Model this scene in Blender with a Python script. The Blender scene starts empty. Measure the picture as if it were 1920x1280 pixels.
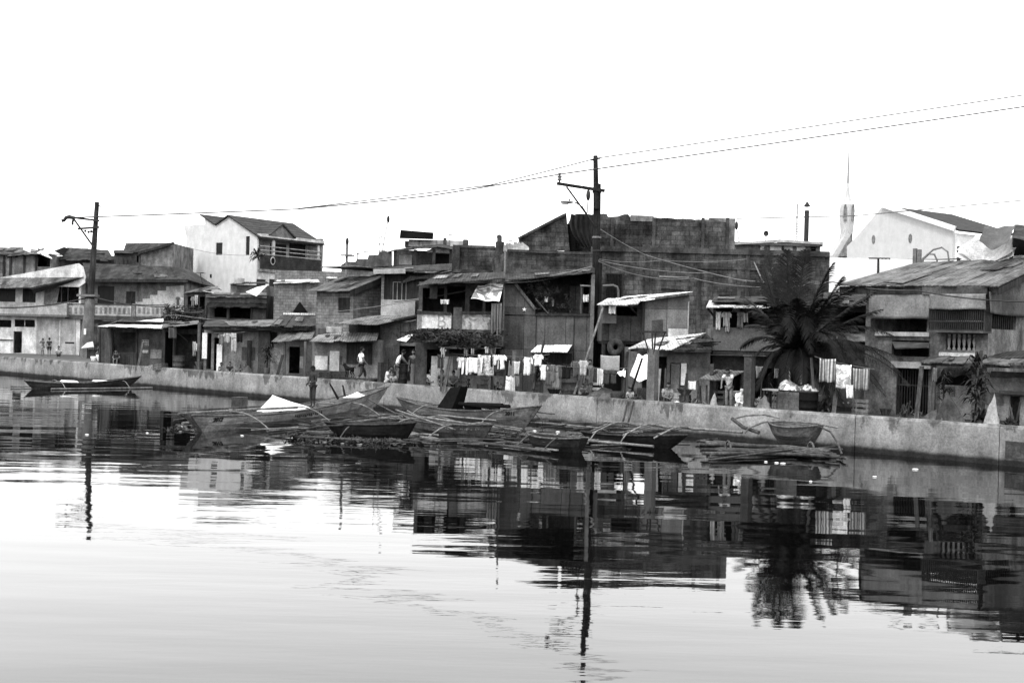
import bpy, bmesh, math, random
from mathutils import Vector, Matrix, Euler
R = random.Random(7)
SC = bpy.context.scene
COL = SC.collection
rad = math.radians
# ---------------------------------------------------------------- camera
F, CX, CY = 2200.0, 960.0, 640.0
ROLL, PITCH, H = 0.025, math.atan(10/2200.0), 3.3
GZ = 0.95
right0 = Vector((1, 0, 0)); fwd = Vector((0, math.cos(PITCH), -math.sin(PITCH))); up0 = Vector((0, math.sin(PITCH), math.cos(PITCH)))
rc = right0*math.cos(ROLL) + up0*math.sin(ROLL)
uc = -right0*math.sin(ROLL) + up0*math.cos(ROLL)
CAM = Vector((0, 0, H))
cam = bpy.data.objects.new('camera', bpy.data.cameras.new('camera')); COL.objects.link(cam)
cam.data.sensor_width = 36; cam.data.lens = F/1920*36; cam.data.clip_end = 9000; cam.data.clip_start = 0.2
cam.matrix_world = Matrix((( rc.x, uc.x, -fwd.x, 0), (rc.y, uc.y, -fwd.y, 0), (rc.z, uc.z, -fwd.z, H), (0, 0, 0, 1)))
SC.camera = cam
def ray(px, py): return fwd + rc*((px-CX)/F) + uc*((CY-py)/F)
def wz(px, py, z=0.0):
    r = ray(px, py); return CAM + r*((z-H)/r.z)
def wy(px, py, Y):
    r = ray(px, py); return CAM + r*(Y/r.y)
W0, W1 = wz(0, 700), wz(1880, 872)
T = (W1-W0).normalized(); N = Vector((-T.y, T.x, 0))
def ws(px, py, s):
    r = ray(px, py); return CAM + r*(((W0-CAM).dot(N)+s)/r.dot(N))
class Fr:
    def __init__(f, O, U):
        f.O = Vector((O.x, O.y, GZ)); f.U = U.normalized(); f.N = Vector((-f.U.y, f.U.x, 0)); f.yaw = math.atan2(f.U.y, f.U.x)
    def L(f, w):
        v = w-f.O; return Vector((v.dot(f.U), v.dot(f.N), v.z))
    def W(f, l): return f.O + f.U*l[0] + f.N*l[1] + Vector((0, 0, l[2]))
    def P(f, px, py, d=0.0):
        r = ray(px, py); k = ((f.O-CAM).dot(f.N)+d)/r.dot(f.N); return f.L(CAM+r*k)
    def S(f, px, py, u):
        r = ray(px, py); k = ((f.O-CAM).dot(f.U)+u)/r.dot(f.U); return f.L(CAM+r*k)
    def G(f, px, py, z):
        return f.L(wz(px, py, GZ+z))
    def rect(f, x0, y0, x1, y1, d=0.0):
        xm, ym = (x0+x1)/2, (y0+y1)/2
        return f.P(x0, ym, d).x, f.P(x1, ym, d).x, f.P(xm, y1, d).z, f.P(xm, y0, d).z
def FT(s, px, py=690): return Fr(ws(px, py, s), T)
def FF(Y, px, py=650, deg=0): return Fr(wy(px, py, Y), Vector((math.cos(rad(deg)), math.sin(rad(deg)), 0)))
# ---------------------------------------------------------------- mesh builder
class MB:
    def __init__(m): m.v = []; m.f = []; m.smooth = []
    def add(m, vs, fs, smooth=False):
        b = len(m.v); m.v += [tuple(v) for v in vs]; m.f += [tuple(b+i for i in f) for f in fs]; m.smooth += [smooth]*len(fs); return m
    def box(m, x0, x1, y0, y1, z0, z1):
        return m.add([(x0,y0,z0),(x1,y0,z0),(x1,y1,z0),(x0,y1,z0),(x0,y0,z1),(x1,y0,z1),(x1,y1,z1),(x0,y1,z1)],
                     [(3,2,1,0),(4,5,6,7),(0,1,5,4),(1,2,6,5),(2,3,7,6),(3,0,4,7)])
    def hexa(m, p): # 8 points like box order
        return m.add(p, [(3,2,1,0),(4,5,6,7),(0,1,5,4),(1,2,6,5),(2,3,7,6),(3,0,4,7)])
    def slab(m, p0, p1, p2, p3, th):
        p = [Vector(q) for q in (p0,p1,p2,p3)]; n = (p[2]-p[0]).cross(p[3]-p[1])
        n = n.normalized()*th if n.length > 1e-9 else Vector((0,0,th))
        return m.hexa([q-n for q in p] + p)
    def prism(m, poly, d0, d1, axis='y'):
        k = len(poly)
        mk = (lambda a, b, d: (a, d, b)) if axis == 'y' else (lambda a, b, d: (d, a, b)) if axis == 'x' else (lambda a, b, d: (a, b, d))
        vs = [mk(a, b, d0) for a, b in poly] + [mk(a, b, d1) for a, b in poly]
        return m.add(vs, [tuple(range(k)), tuple(range(2*k-1, k-1, -1))] + [(i, i+k, (i+1)%k+k, (i+1)%k) for i in range(k)])
    def tube(m, pts, r, n=7, cap=True, smooth=True):
        pts = [Vector(p) for p in pts]; k = len(pts); rr = r if isinstance(r, (list, tuple)) else [r]*k
        vs = []; prev = None
        for i, p in enumerate(pts):
            t = (pts[min(i+1,k-1)]-pts[max(i-1,0)]).normalized()
            a = prev if prev is not None else (Vector((0,0,1)) if abs(t.z) < .9 else Vector((1,0,0)))
            a = (a - t*a.dot(t))
            if a.length < 1e-6: a = Vector((1,0,0)) - t*t.x
            a.normalize(); b = t.cross(a); prev = a
            for j in range(n):
                an = 2*math.pi*j/n; vs.append(p + (a*math.cos(an)+b*math.sin(an))*rr[i])
        fs = [(i*n+j, i*n+(j+1)%n, (i+1)*n+(j+1)%n, (i+1)*n+j) for i in range(k-1) for j in range(n)]
        m.add(vs, fs, smooth)
        if cap:
            m.add(vs[:n], [tuple(range(n-1,-1,-1))]); m.add(vs[-n:], [tuple(range(n))])
        return m
    def beam(m, a, b, w, h=None):
        a, b = Vector(a), Vector(b); t = (b-a).normalized(); h = h or w
        x = Vector((0,0,1)) if abs(t.z) < .95 else Vector((1,0,0))
        y = t.cross(x).normalized(); x = y.cross(t).normalized(); x *= h/2; y *= w/2
        return m.hexa([a-x-y, a+x-y, a+x+y, a-x+y, b-x-y, b+x-y, b+x+y, b-x+y])
    def lathe(m, prof, n=14, c=(0,0,0), smooth=True):
        vs = [(c[0]+r*math.cos(2*math.pi*j/n), c[1]+r*math.sin(2*math.pi*j/n), c[2]+z) for r, z in prof for j in range(n)]
        k = len(prof)
        m.add(vs, [(i*n+j, i*n+(j+1)%n, (i+1)*n+(j+1)%n, (i+1)*n+j) for i in range(k-1) for j in range(n)], smooth)
        m.add(vs[:n], [tuple(range(n-1,-1,-1))]); return m.add(vs[-n:], [tuple(range(n))])
    def ball(m, c, r, n=10, k=7):
        rx, ry, rz = r if isinstance(r, (tuple, list)) else (r, r, r)
        vs = [(c[0]+rx*math.sin(math.pi*i/k)*math.cos(2*math.pi*j/n), c[1]+ry*math.sin(math.pi*i/k)*math.sin(2*math.pi*j/n), c[2]-rz*math.cos(math.pi*i/k)) for i in range(k+1) for j in range(n)]
        return m.add(vs, [(i*n+j, i*n+(j+1)%n, (i+1)*n+(j+1)%n, (i+1)*n+j) for i in range(k) for j in range(n)], True)
    def panel(m, u0, u1, z0, z1, d0, d1, holes=(), top=None):
        us = sorted(set([u0, u1] + [min(max(x, u0), u1) for h in holes for x in h[:2]] + ([p[0] for p in top if u0 < p[0] < u1] if top else [])))
        zs = sorted(set([z0, z1] + [min(max(x, z0), z1) for h in holes for x in h[2:]]))
        def zt(u):
            if not top: return z1
            for (a, b), (c, d) in zip(top, top[1:]):
                if a <= u <= c: return b+(d-b)*(u-a)/(c-a) if c > a else d
            return top[0][1] if u < top[0][0] else top[-1][1]
        nu, nz = len(us), len(zs)
        idx = lambda i, j, k: (i*nz+j)*2+k
        vs = []
        for i in range(nu):
            for j in range(nz):
                z = zt(us[i]) if j == nz-1 else zs[j]
                vs += [(us[i], d0, z), (us[i], d1, z)]
        fill = [[not any(h[0]-1e-6 <= (us[i]+us[i+1])/2 <= h[1]+1e-6 and h[2]-1e-6 <= (zs[j]+zs[j+1])/2 <= h[3]+1e-6 for h in holes) for j in range(nz-1)] for i in range(nu-1)]
        g = lambda i, j: 0 <= i < nu-1 and 0 <= j < nz-1 and fill[i][j]
        fs = []
        for i in range(nu-1):
            for j in range(nz-1):
                if not fill[i][j]: continue
                a, b, c, d = (i,j), (i+1,j), (i+1,j+1), (i,j+1)
                fs.append((idx(*a,0), idx(*b,0), idx(*c,0), idx(*d,0))); fs.append((idx(*d,1), idx(*c,1), idx(*b,1), idx(*a,1)))
                for (p, q), ok in (((a,b), g(i,j-1)), ((b,c), g(i+1,j)), ((c,d), g(i,j+1)), ((d,a), g(i-1,j))):
                    if not ok: fs.append((idx(*q,0), idx(*p,0), idx(*p,1), idx(*q,1)))
        return m.add(vs, fs)
    def mesh(m, name, mats):
        me = bpy.data.meshes.new(name); me.from_pydata(m.v, [], m.f)
        me.polygons.foreach_set('use_smooth', m.smooth); me.validate(); me.update()
        for x in (mats if isinstance(mats, (list, tuple)) else [mats]): me.materials.append(x)
        return me
# ---------------------------------------------------------------- object helpers
def tag(o, label=None, cat=None, group=None, kind=None):
    for k, v in (('label', label), ('category', cat), ('group', group), ('kind', kind)):
        if v: o[k] = v
    return o
def thing(name, label, cat, fr=None, loc=None, yaw=0.0, group=None):
    o = bpy.data.objects.new(name, None); COL.objects.link(o); o.empty_display_size = .2
    if fr: o.location = fr.O; o.rotation_euler = (0, 0, fr.yaw)
    else: o.location = loc; o.rotation_euler = (0, 0, yaw)
    return tag(o, label, cat, group)
def part(parent, name, mb, mat, label=None):
    me = mb.mesh(name, mat) if isinstance(mb, MB) else mb
    o = bpy.data.objects.new(name, me); COL.objects.link(o); o.parent = parent
    if label: o['label'] = label
    return o
def single(name, mb, mat, label, cat, fr=None, group=None, kind=None):
    """one-mesh thing; vertices given in frame fr (or world); origin moved to its base"""
    vs = [Vector(v) for v in mb.v]
    lo = Vector((min(v.x for v in vs)+max(v.x for v in vs), min(v.y for v in vs)+max(v.y for v in vs), 2*min(v.z for v in vs)))/2
    mb.v = [tuple(v-lo) for v in vs]
    o = bpy.data.objects.new(name, mb.mesh(name, mat)); COL.objects.link(o)
    if fr: o.location = fr.W(lo); o.rotation_euler = (0, 0, fr.yaw)
    else: o.location = lo
    return tag(o, label, cat, group, kind)
# ---------------------------------------------------------------- materials (all grey: the photograph is black and white)
MATS = {}
def M(name, v, kind='plain', rough=.9, amt=.3, sc=1.2, stk=.25, bump=.25, spec=.04, **k):
    if name in MATS: return MATS[name]
    q_ = min(1, max(0, (v-.1)/.6)); v = v*(.56+.44*q_*q_*(3-2*q_))   # contrast put into the base colours: dark tones sink, bright ones stay
    m = bpy.data.materials.new(name); MATS[name] = m; m.use_nodes = True
    nt = m.node_tree; nd = nt.nodes; lk = nt.links; b = nd['Principled BSDF']
    b.inputs['Roughness'].default_value = rough; b.inputs['Specular IOR Level'].default_value = spec
    tc = nd.new('ShaderNodeTexCoord')
    def mapped(scale, src=None):
        mp = nd.new('ShaderNodeMapping'); mp.inputs['Scale'].default_value = scale; lk.new(src or tc.outputs['Object'], mp.inputs['Vector']); return mp.outputs[0]
    def noise(scale, vec, det=5, rg=.6, dist=0):
        n = nd.new('ShaderNodeTexNoise'); n.inputs['Scale'].default_value = scale; n.inputs['Detail'].default_value = det
        n.inputs['Roughness'].default_value = rg; n.inputs['Distortion'].default_value = dist; lk.new(vec, n.inputs['Vector']); return n.outputs['Fac']
    def ma(op, a, c, d=None, clamp=False):
        n = nd.new('ShaderNodeMath'); n.operation = op; n.use_clamp = clamp
        for i, x in enumerate((a, c, d)):
            if x is None: continue
            if isinstance(x, (int, float)): n.inputs[i].default_value = x
            else: lk.new(x, n.inputs[i])
        return n.outputs[0]
    def rng(x, a, c, lo, hi, smooth=True):
        n = nd.new('ShaderNodeMapRange'); n.interpolation_type = 'SMOOTHSTEP' if smooth else 'LINEAR'
        for i, y in enumerate((a, c, lo, hi)): n.inputs[i+1].default_value = y
        lk.new(x, n.inputs[0]); return n.outputs[0]
    ob = tc.outputs['Object']
    n1 = noise(sc, ob, 6, .65); n2 = noise(sc*9, ob, 4, .6)
    val = ma('MULTIPLY', rng(n1, .3, .7, v*(1-amt), v*(1+amt)), rng(n2, .25, .75, 1-amt*.5, 1+amt*.5))
    if stk:
        n3 = noise(1.0, mapped((2.2, 2.2, .8)), 6, .65)
        val = ma('MULTIPLY', val, rng(n3, .35, .65, 1-stk*.75, 1+stk*.45))
    n6 = noise(17.0, ob, 2, .7)
    val = ma('MULTIPLY', val, rng(n6, .2, .8, .74, 1.26))
    hgt = n2
    sx = nd.new('ShaderNodeSeparateXYZ'); lk.new(ob, sx.inputs[0])
    uu = ma('ADD', sx.outputs[0], sx.outputs[1])
    cb = nd.new('ShaderNodeCombineXYZ'); lk.new(uu, cb.inputs[0]); lk.new(sx.outputs[2], cb.inputs[1])
    if kind == 'block':
        br = nd.new('ShaderNodeTexBrick'); lk.new(cb.outputs[0], br.inputs['Vector'])
        br.inputs['Scale'].default_value = 1; br.inputs['Brick Width'].default_value = k.get('bw', .4); br.inputs['Row Height'].default_value = k.get('bh', .2)
        br.inputs['Mortar Size'].default_value = .016; br.inputs['Mortar Smooth'].default_value = .3; br.inputs['Bias'].default_value = 0
        br.inputs['Color1'].default_value = (1.18,)*3+(1,); br.inputs['Color2'].default_value = (.78,)*3+(1,); br.inputs['Mortar'].default_value = (k.get('mortar', .5),)*3+(1,)
        val = ma('MULTIPLY', val, br.outputs['Color']); hgt = ma('ADD', ma('MULTIPLY', br.outputs['Fac'], -.6), n2)
        if k.get('mould'):
            n4 = noise(.35, mapped((1, 1, 1.6)), 5, .7)
            val = ma('MULTIPLY', val, rng(n4, .42, .62, 1.1, 1-k['mould']))
    elif kind == 'corr':
        w = nd.new('ShaderNodeTexWave'); w.wave_type = 'BANDS'; w.bands_direction = k.get('dir', 'X'); w.inputs['Scale'].default_value = k.get('pitch', 2.6)
        w.inputs['Distortion'].default_value = .3; w.inputs['Detail'].default_value = 1; lk.new(ob, w.inputs['Vector'])
        n4 = noise(.9, mapped((1.6, .5, .5)), 6, .75)
        val = ma('MULTIPLY', val, rng(n4, .42, .6, 1.25, k.get('rust', .5)))
        val = ma('MULTIPLY', val, rng(w.outputs['Fac'], 0, 1, .78, 1.15)); hgt = ma('MULTIPLY', w.outputs['Fac'], 1.6)
    elif kind == 'ply':
        n4 = noise(1.0, mapped((6, 6, .7)), 5, .6, .6)
        val = ma('MULTIPLY', val, rng(n4, .3, .7, .86, 1.12))
        br = nd.new('ShaderNodeTexBrick'); br.offset = 0; lk.new(cb.outputs[0], br.inputs['Vector'])
        br.inputs['Scale'].default_value = 1; br.inputs['Brick Width'].default_value = k.get('bw', .9); br.inputs['Row Height'].default_value = k.get('bh', 1.8)
        br.inputs['Mortar Size'].default_value = .012; br.inputs['Bias'].default_value = 0
        br.inputs['Color1'].default_value = (1.3,)*3+(1,); br.inputs['Color2'].default_value = (.68,)*3+(1,); br.inputs['Mortar'].default_value = (.4,)*3+(1,)
        val = ma('MULTIPLY', val, br.outputs['Color'])
    elif kind == 'wood':
        n4 = noise(1.0, mapped(k.get('grain', (12, 12, .8))), 5, .6, .5)
        val = ma('MULTIPLY', val, rng(n4, .3, .7, .6, 1.35)); hgt = n4
    elif kind == 'stripe':
        w = nd.new('ShaderNodeTexWave'); w.wave_type = 'BANDS'; w.bands_direction = k.get('dir', 'X'); w.inputs['Scale'].default_value = k.get('pitch', 4)
        lk.new(ob, w.inputs['Vector'])
        val = ma('MULTIPLY', val, rng(w.outputs['Fac'], .35, .65, k.get('lo', .35), 1.15))
    elif kind == 'print':
        n4 = noise(k.get('ps', 9), ob, 3, .5, 1.2)
        val = ma('MULTIPLY', val, rng(n4, .44, .54, k.get('lo', .35), 1.1))
    elif kind == 'tile':
        w = nd.new('ShaderNodeTexWave'); w.wave_type = 'BANDS'; w.bands_direction = 'Z'; w.inputs['Scale'].default_value = k.get('pitch', 1.0)
        lk.new(ob, w.inputs['Vector']); w2 = nd.new('ShaderNodeTexWave'); w2.bands_direction = k.get('dir', 'Y'); w2.inputs['Scale'].default_value = k.get('pitch2', 1.2); lk.new(ob, w2.inputs['Vector'])
        val = ma('MULTIPLY', val, rng(w.outputs['Fac'], 0, .5, .6, 1.1)); val = ma('MULTIPLY', val, rng(w2.outputs['Fac'], 0, .6, .75, 1.1)); hgt = w.outputs['Fac']
    elif kind == 'seawall':
        z = sx.outputs[2]
        n4 = noise(1.0, mapped((1.6, 1.6, .4)), 6, .7); n5 = noise(.5, ob, 5, .6)
        # dark weed line just above the water
        edge = ma('ADD', z, ma('MULTIPLY', ma('SUBTRACT', n4, .5), .16))
        val = ma('MULTIPLY', val, rng(edge, .12, .26, .14, 1.0)); 
        # grime that has run down from the coping in patches
        top = ma('SUBTRACT', 1.13, z); ln = ma('MULTIPLY', rng(n4, .4, .62, 0, 1), rng(n5, .42, .6, .05, .62))
        val = ma('MULTIPLY', val, ma('SUBTRACT', 1, ma('MULTIPLY', rng(ma('SUBTRACT', ln, top), -.05, .18, 0, 1), .6)))
        val = ma('MULTIPLY', val, rng(z, .2, .6, .82, 1.08))
    lk.new(val, b.inputs['Base Color'])
    if bump:
        bp = nd.new('ShaderNodeBump'); bp.inputs['Strength'].default_value = bump; bp.inputs['Distance'].default_value = .03; lk.new(hgt, bp.inputs['Height']); lk.new(bp.outputs[0], b.inputs['Normal'])
    return m
# library
m_white = M('white_paint', .64, amt=.1, stk=.1, bump=.08)
m_white_dirty = M('dirty_white_plaster', .5, amt=.3, stk=.35)
m_pale = M('pale_plaster', .37, amt=.25, stk=.3)
m_grey = M('grey_plaster', .225, amt=.42, stk=.4)
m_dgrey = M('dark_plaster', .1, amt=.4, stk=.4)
m_conc = M('raw_concrete', .19, amt=.3, stk=.3)
m_dconc = M('stained_concrete', .075, amt=.45, stk=.5)
m_block = M('hollow_block', .22, 'block', amt=.3)
m_dblock = M('mouldy_hollow_block', .11, 'block', amt=.4, mould=.6, stk=.6, bw=.5, bh=.25)
m_ply = M('weathered_plywood', .11, 'ply', amt=.3)
m_ply2 = M('grey_plywood', .18, 'ply', amt=.25)
m_wood = M('dark_timber', .05, 'wood', amt=.3)
m_wood2 = M('grey_timber', .13, 'wood', amt=.3)
m_wood3 = M('pale_timber', .3, 'wood', amt=.3)
m_corr = M('rusty_sheet_iron', .16, 'corr', amt=.35, rough=.7)
m_corrd = M('dark_sheet_iron', .055, 'corr', amt=.35, rough=.75)
m_corrp = M('pale_sheet_iron', .5, 'corr', amt=.2, rust=.55, rough=.6)
m_corrw = M('bright_sheet_iron', .7, 'corr', amt=.12, rust=.75, rough=.6)
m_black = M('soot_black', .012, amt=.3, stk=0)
m_dark = M('dark_cloth', .035, amt=.3, stk=0)
m_glass = M('dark_glass', .015, rough=.45, spec=.15, amt=.1, stk=0, bump=0)
m_metal = M('dark_metal', .05, rough=.5, amt=.3, stk=.1)
m_metal2 = M('grey_metal', .2, rough=.5, amt=.3, stk=.1)
m_bamboo = M('bamboo', .2, 'wood', amt=.35, grain=(6, 6, 6), stk=0)
m_bamboo2 = M('wet_bamboo', .085, 'wood', amt=.4, grain=(6, 6, 6), stk=0)
m_leaf = M('foliage', .04, amt=.5, stk=0, rough=.7, sc=3)
m_leaf2 = M('pale_foliage', .085, amt=.5, stk=0, rough=.7, sc=3)
m_palm = M('palm_foliage', .022, amt=.5, stk=0, rough=.55, sc=2)
m_skin = M('brown_skin', .21, rough=.6, amt=.1, stk=0, bump=0)
m_hair = M('black_hair', .012, rough=.6, amt=.1, stk=0, bump=0)
m_tarp = M('white_tarpaulin', .8, amt=.08, stk=.05, bump=.05, rough=.6)
m_tarpg = M('grey_tarpaulin', .12, amt=.25, stk=.2, rough=.6)
m_hull = M('grey_hull_paint', .1, 'wood', amt=.25, grain=(.8, 9, 9), rough=.7)
m_hull2 = M('pale_hull_paint', .2, 'wood', amt=.25, grain=(.8, 9, 9), rough=.7)
m_hulld = M('black_hull_paint', .018, 'wood', amt=.3, grain=(.8, 9, 9), rough=.6)
def cloth(v): return M('cloth_%d' % int(v*100), v, amt=.18, stk=.15, sc=4, bump=.1)
# ---------------------------------------------------------------- world, sun
w = bpy.data.worlds.new('World'); SC.world = w; w.use_nodes = True
nt = w.node_tree; bg = nt.nodes['Background']
SUN_AZ, SUN_EL = math.atan2(-.85, -.53), rad(52)   # towards the sun: behind and left of the camera
sky = nt.nodes.new('ShaderNodeTexSky'); sky.sky_type = 'NISHITA'; sky.sun_disc = False
sky.sun_elevation = SUN_EL; sky.sun_rotation = rad(212); sky.air_density = 1.0; sky.dust_density = 6.0; sky.ozone_density = 1.0
bw = nt.nodes.new('ShaderNodeRGBToBW'); nt.links.new(sky.outputs[0], bw.inputs[0])
mx = nt.nodes.new('ShaderNodeMath'); mx.operation = 'MULTIPLY_ADD'; mx.inputs[1].default_value = .45; mx.inputs[2].default_value = 11.0   # cloud veil evens the sky out
nt.links.new(bw.outputs[0], mx.inputs[0]); nt.links.new(mx.outputs[0], bg.inputs['Color']); bg.inputs['Strength'].default_value = .12
sun = bpy.data.objects.new('sun', bpy.data.lights.new('sun', 'SUN')); COL.objects.link(sun)
sun.data.energy = 1.5; sun.data.angle = rad(11); sun.data.color = (1, 1, 1)
sd = Vector((math.cos(SUN_EL)*-.53/1.0, math.cos(SUN_EL)*-.85, math.sin(SUN_EL))).normalized()
sun.rotation_euler = sd.to_track_quat('Z', 'Y').to_euler()
vs = SC.view_settings; vs.view_transform = 'Standard'; vs.look = 'None'; vs.exposure = 0.3; vs.gamma = 1.0; vs.use_curve_mapping = False
SC.render.film_transparent = False
SC.cycles.max_bounces = 6; SC.cycles.caustics_reflective = False; SC.cycles.caustics_refractive = False
# ---------------------------------------------------------------- ground, water, sea wall
def Wc(a, s, z): return W0 + T*a + N*s + Vector((0, 0, z))
g = MB(); g.add([Wc(-3000, .25, GZ), Wc(3000, .25, GZ), Wc(3000, 4000, GZ), Wc(-3000, 4000, GZ)], [(0,1,2,3)])
single('ground', g, M('packed_earth', .13, amt=.35, sc=.5, stk=0), None, None, kind='structure')
def water_material():
    m = bpy.data.materials.new('canal_water'); m.use_nodes = True; nt = m.node_tree; nd = nt.nodes; lk = nt.links; b = nd['Principled BSDF']
    b.inputs['Base Color'].default_value = (.008, .008, .008, 1); b.inputs['Roughness'].default_value = .02; b.inputs['IOR'].default_value = 1.42; b.inputs['Specular IOR Level'].default_value = .5
    tc = nd.new('ShaderNodeTexCoord')
    def nz(scale, rot, sc, det, rg=.5):
        mp = nd.new('ShaderNodeMapping'); mp.inputs['Scale'].default_value = scale; mp.inputs['Rotation'].default_value = (0, 0, rot); lk.new(tc.outputs['Object'], mp.inputs[0])
        n = nd.new('ShaderNodeTexNoise'); n.inputs['Scale'].default_value = sc; n.inputs['Detail'].default_value = det; n.inputs['Roughness'].default_value = rg; lk.new(mp.outputs[0], n.inputs[0]); return n.outputs['Fac']
    def ma(op, a, c):
        n = nd.new('ShaderNodeMath'); n.operation = op
        for i, x in enumerate((a, c)):
            if isinstance(x, (int, float)): n.inputs[i].default_value = x
            else: lk.new(x, n.inputs[i])
        return n.outputs[0]
    swell = nz((.3, 1, 1), rad(6), .5, 2); rip = nz((.3, 1.3, 1), rad(-5), 1.9, 3); fine = nz((1, 1.5, 1), 0, 9, 3, .6)
    calm = nz((1, 1, 1), 0, .09, 3, .5)
    dust = nz((.6, 1, 1), 0, 22, 2, .7); md = nd.new('ShaderNodeMapRange'); md.inputs[1].default_value = .5; md.inputs[2].default_value = .78; md.inputs[3].default_value = .001; md.inputs[4].default_value = .008; lk.new(dust, md.inputs[0]); lk.new(md.outputs[0], b.inputs['Base Color'])   # thin film of dust afloat, put into the colour for a grainy look
    mr = nd.new('ShaderNodeMapRange'); mr.inputs[1].default_value = .38; mr.inputs[2].default_value = .62; mr.inputs[3].default_value = .25; mr.inputs[4].default_value = 1.2; lk.new(calm, mr.inputs[0])
    hgt = ma('ADD', ma('ADD', ma('MULTIPLY', swell, WAVE[0]), ma('MULTIPLY', ma('MULTIPLY', rip, mr.outputs[0]), WAVE[1])), ma('MULTIPLY', fine, WAVE[2]))
    bp = nd.new('ShaderNodeBump'); bp.inputs['Strength'].default_value = 1; bp.inputs['Distance'].default_value = 1.0; lk.new(hgt, bp.inputs['Height']); lk.new(bp.outputs[0], b.inputs['Normal'])
    return m
WAVE = (.02, .0034, .00012)
wt = MB(); wt.add([Wc(-3000, .3, 0), Wc(3000, .3, 0), Wc(3000, -1500, 0), Wc(-3000, -1500, 0)], [(3,2,1,0)])
single('water', wt, water_material(), None, None, kind='structure')
# sea wall: long concrete bund of poured panels with a slightly rounded coping
m_sea = M('sea_wall_concrete', .27, 'seawall', amt=.3, sc=.8, stk=.22, bump=.3)
aa = [-90] + [ (ws(x, 760, 0)-W0).dot(T) for x in (-700, -330, 275, 720, 1120, 1605, 1876)] + [ (ws(1876, 760, 0)-W0).dot(T)+6, 140]
swt = thing('sea_wall', 'long low stained concrete sea wall running along the canal edge', 'wall', loc=W0, yaw=math.atan2(T.y, T.x))
def sea_profile(): return [(0, -.6), (-.02, .3), (0, 1.06), (.03, 1.12), (.1, 1.135), (.27, 1.13), (.3, 1.09), (.3, -.6)]
for i, (a0, a1) in enumerate(zip(aa, aa[1:])):
    mb = MB(); st = max(2, int((a1-a0)/1.0)); pr = sea_profile(); n = len(pr)
    rows = []
    for j in range(st+1):
        a = a0+.012+(a1-a0-.024)*j/st
        rows.append([(a, y+(R.uniform(-.008,.008) if z > 1 else 0)-.008*(i%2), z+(R.uniform(-.012,.012) if z > 1 else 0)) for y, z in pr])
    vsx = [p for r in rows for p in r]
    fs = [(j*n+k, (j+1)*n+k, (j+1)*n+(k+1)%n, j*n+(k+1)%n) for j in range(st) for k in range(n)] + [tuple(range(n)), tuple(st*n+k for k in range(n-1,-1,-1))]
    mb.add(vsx, fs); part(swt, 'wall_panel', mb, m_sea)
# dark recess with a drain at the near end of the wall, and the two painted slant marks
frw = Fr(Vector((W0.x, W0.y, 0)), T)
def sw(px, py, s=-.02):
    p = ws(px, py, s)-W0; return Vector((p.dot(T), s, p.z))
mb = MB(); p0, p1 = sw(1886, 826), sw(1930, 860); mb.box(p0.x, p1.x, -.05, -.022, min(p0.z, p1.z)-.02, p0.z)
part(swt, 'drain_grating', mb, m_dconc, 'dark square drain cover set low in the wall')
mx.inputs[2].default_value = 13.0; bg.inputs["Strength"].default_value = .15
# ================================================================ building helpers
def shell(fr, t, x0, yt, x1, depth, mat, holes=(), d=0.0, th=.14, back_rise=0.0, ztop2=None, zb=0.0, name='wall', ends=(1, 1), label=None):
    """hollow box of walls: front panel with real openings, two ends, a back. Pixel rectangle measured on the front plane."""
    u0, u1, _, z1 = fr.rect(x0, yt, x1, yt+10, d)
    H_ = []
    for h in holes:
        a, b, c, e = fr.rect(*h, d); H_.append((a, b, max(c, zb+.02), e))
    z2 = z1 if ztop2 is None else ztop2
    mb = MB(); mb.panel(u0, u1, zb, z1, d, d+th, H_, top=[(u0, z1), (u1, z2)] if z2 != z1 else None)
    for e, (ua, ub, zz) in zip(ends, ((u0, u0+th, z1), (u1-th, u1, z2))):
        if e: mb.prism([(d+th+.002, zb), (d+depth, zb), (d+depth, zz+back_rise), (d+th+.002, zz)], ua, ub, 'x')
    zc = min(z1, z2)+back_rise
    mb.box(u0+th, u1-th, d+depth-th, d+depth-.004, zb, zc-.02)
    mb.box(u0+th+.01, u1-th-.01, d+th+.01, d+depth-th-.01, zb-.02, zb+.02)
    mb.box(u0+th+.01, u1-th-.01, d+th+.01, d+depth-th-.01, zc-.16, zc-.1)
    p = part(t, name, mb, mat, label)
    if mat in (m_grey, m_dgrey, m_ply, m_ply2, m_wood2, m_wood) and depth < 9:      # boards and sheets nailed over the wall
        for q in range(RP.choice((1, 2, 3, 4))):
            w_, h_ = RP.uniform(.3, 1.1), RP.uniform(.3, 1.2); a = RP.uniform(u0+.1, max(u0+.11, u1-w_-.1)); c = RP.uniform(zb+.1, max(zb+.11, min(z1, z2)-h_-.25))
            if any(a < h[1]+.06 and a+w_ > h[0]-.06 and c < h[3]+.06 and c+h_ > h[2]-.06 for h in H_) or a+w_ > u1: continue
            pm = MB(); dd = .012+.006*q; pm.hexa([(a,d-dd,c),(a+w_,d-dd,c+RP.uniform(-.05,.05)),(a+w_,d-.003,c),(a,d-.003,c),(a,d-dd,c+h_),(a+w_,d-dd,c+h_+RP.uniform(-.06,.06)),(a+w_,d-.003,c+h_),(a,d-.003,c+h_)]); part(p, 'wall_patch', pm, RP.choice((m_ply, m_ply2, m_corrd, m_corr, m_dconc, m_wood2, m_dgrey)))
    return u0, u1, z1, p
RP = random.Random(77)
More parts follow.
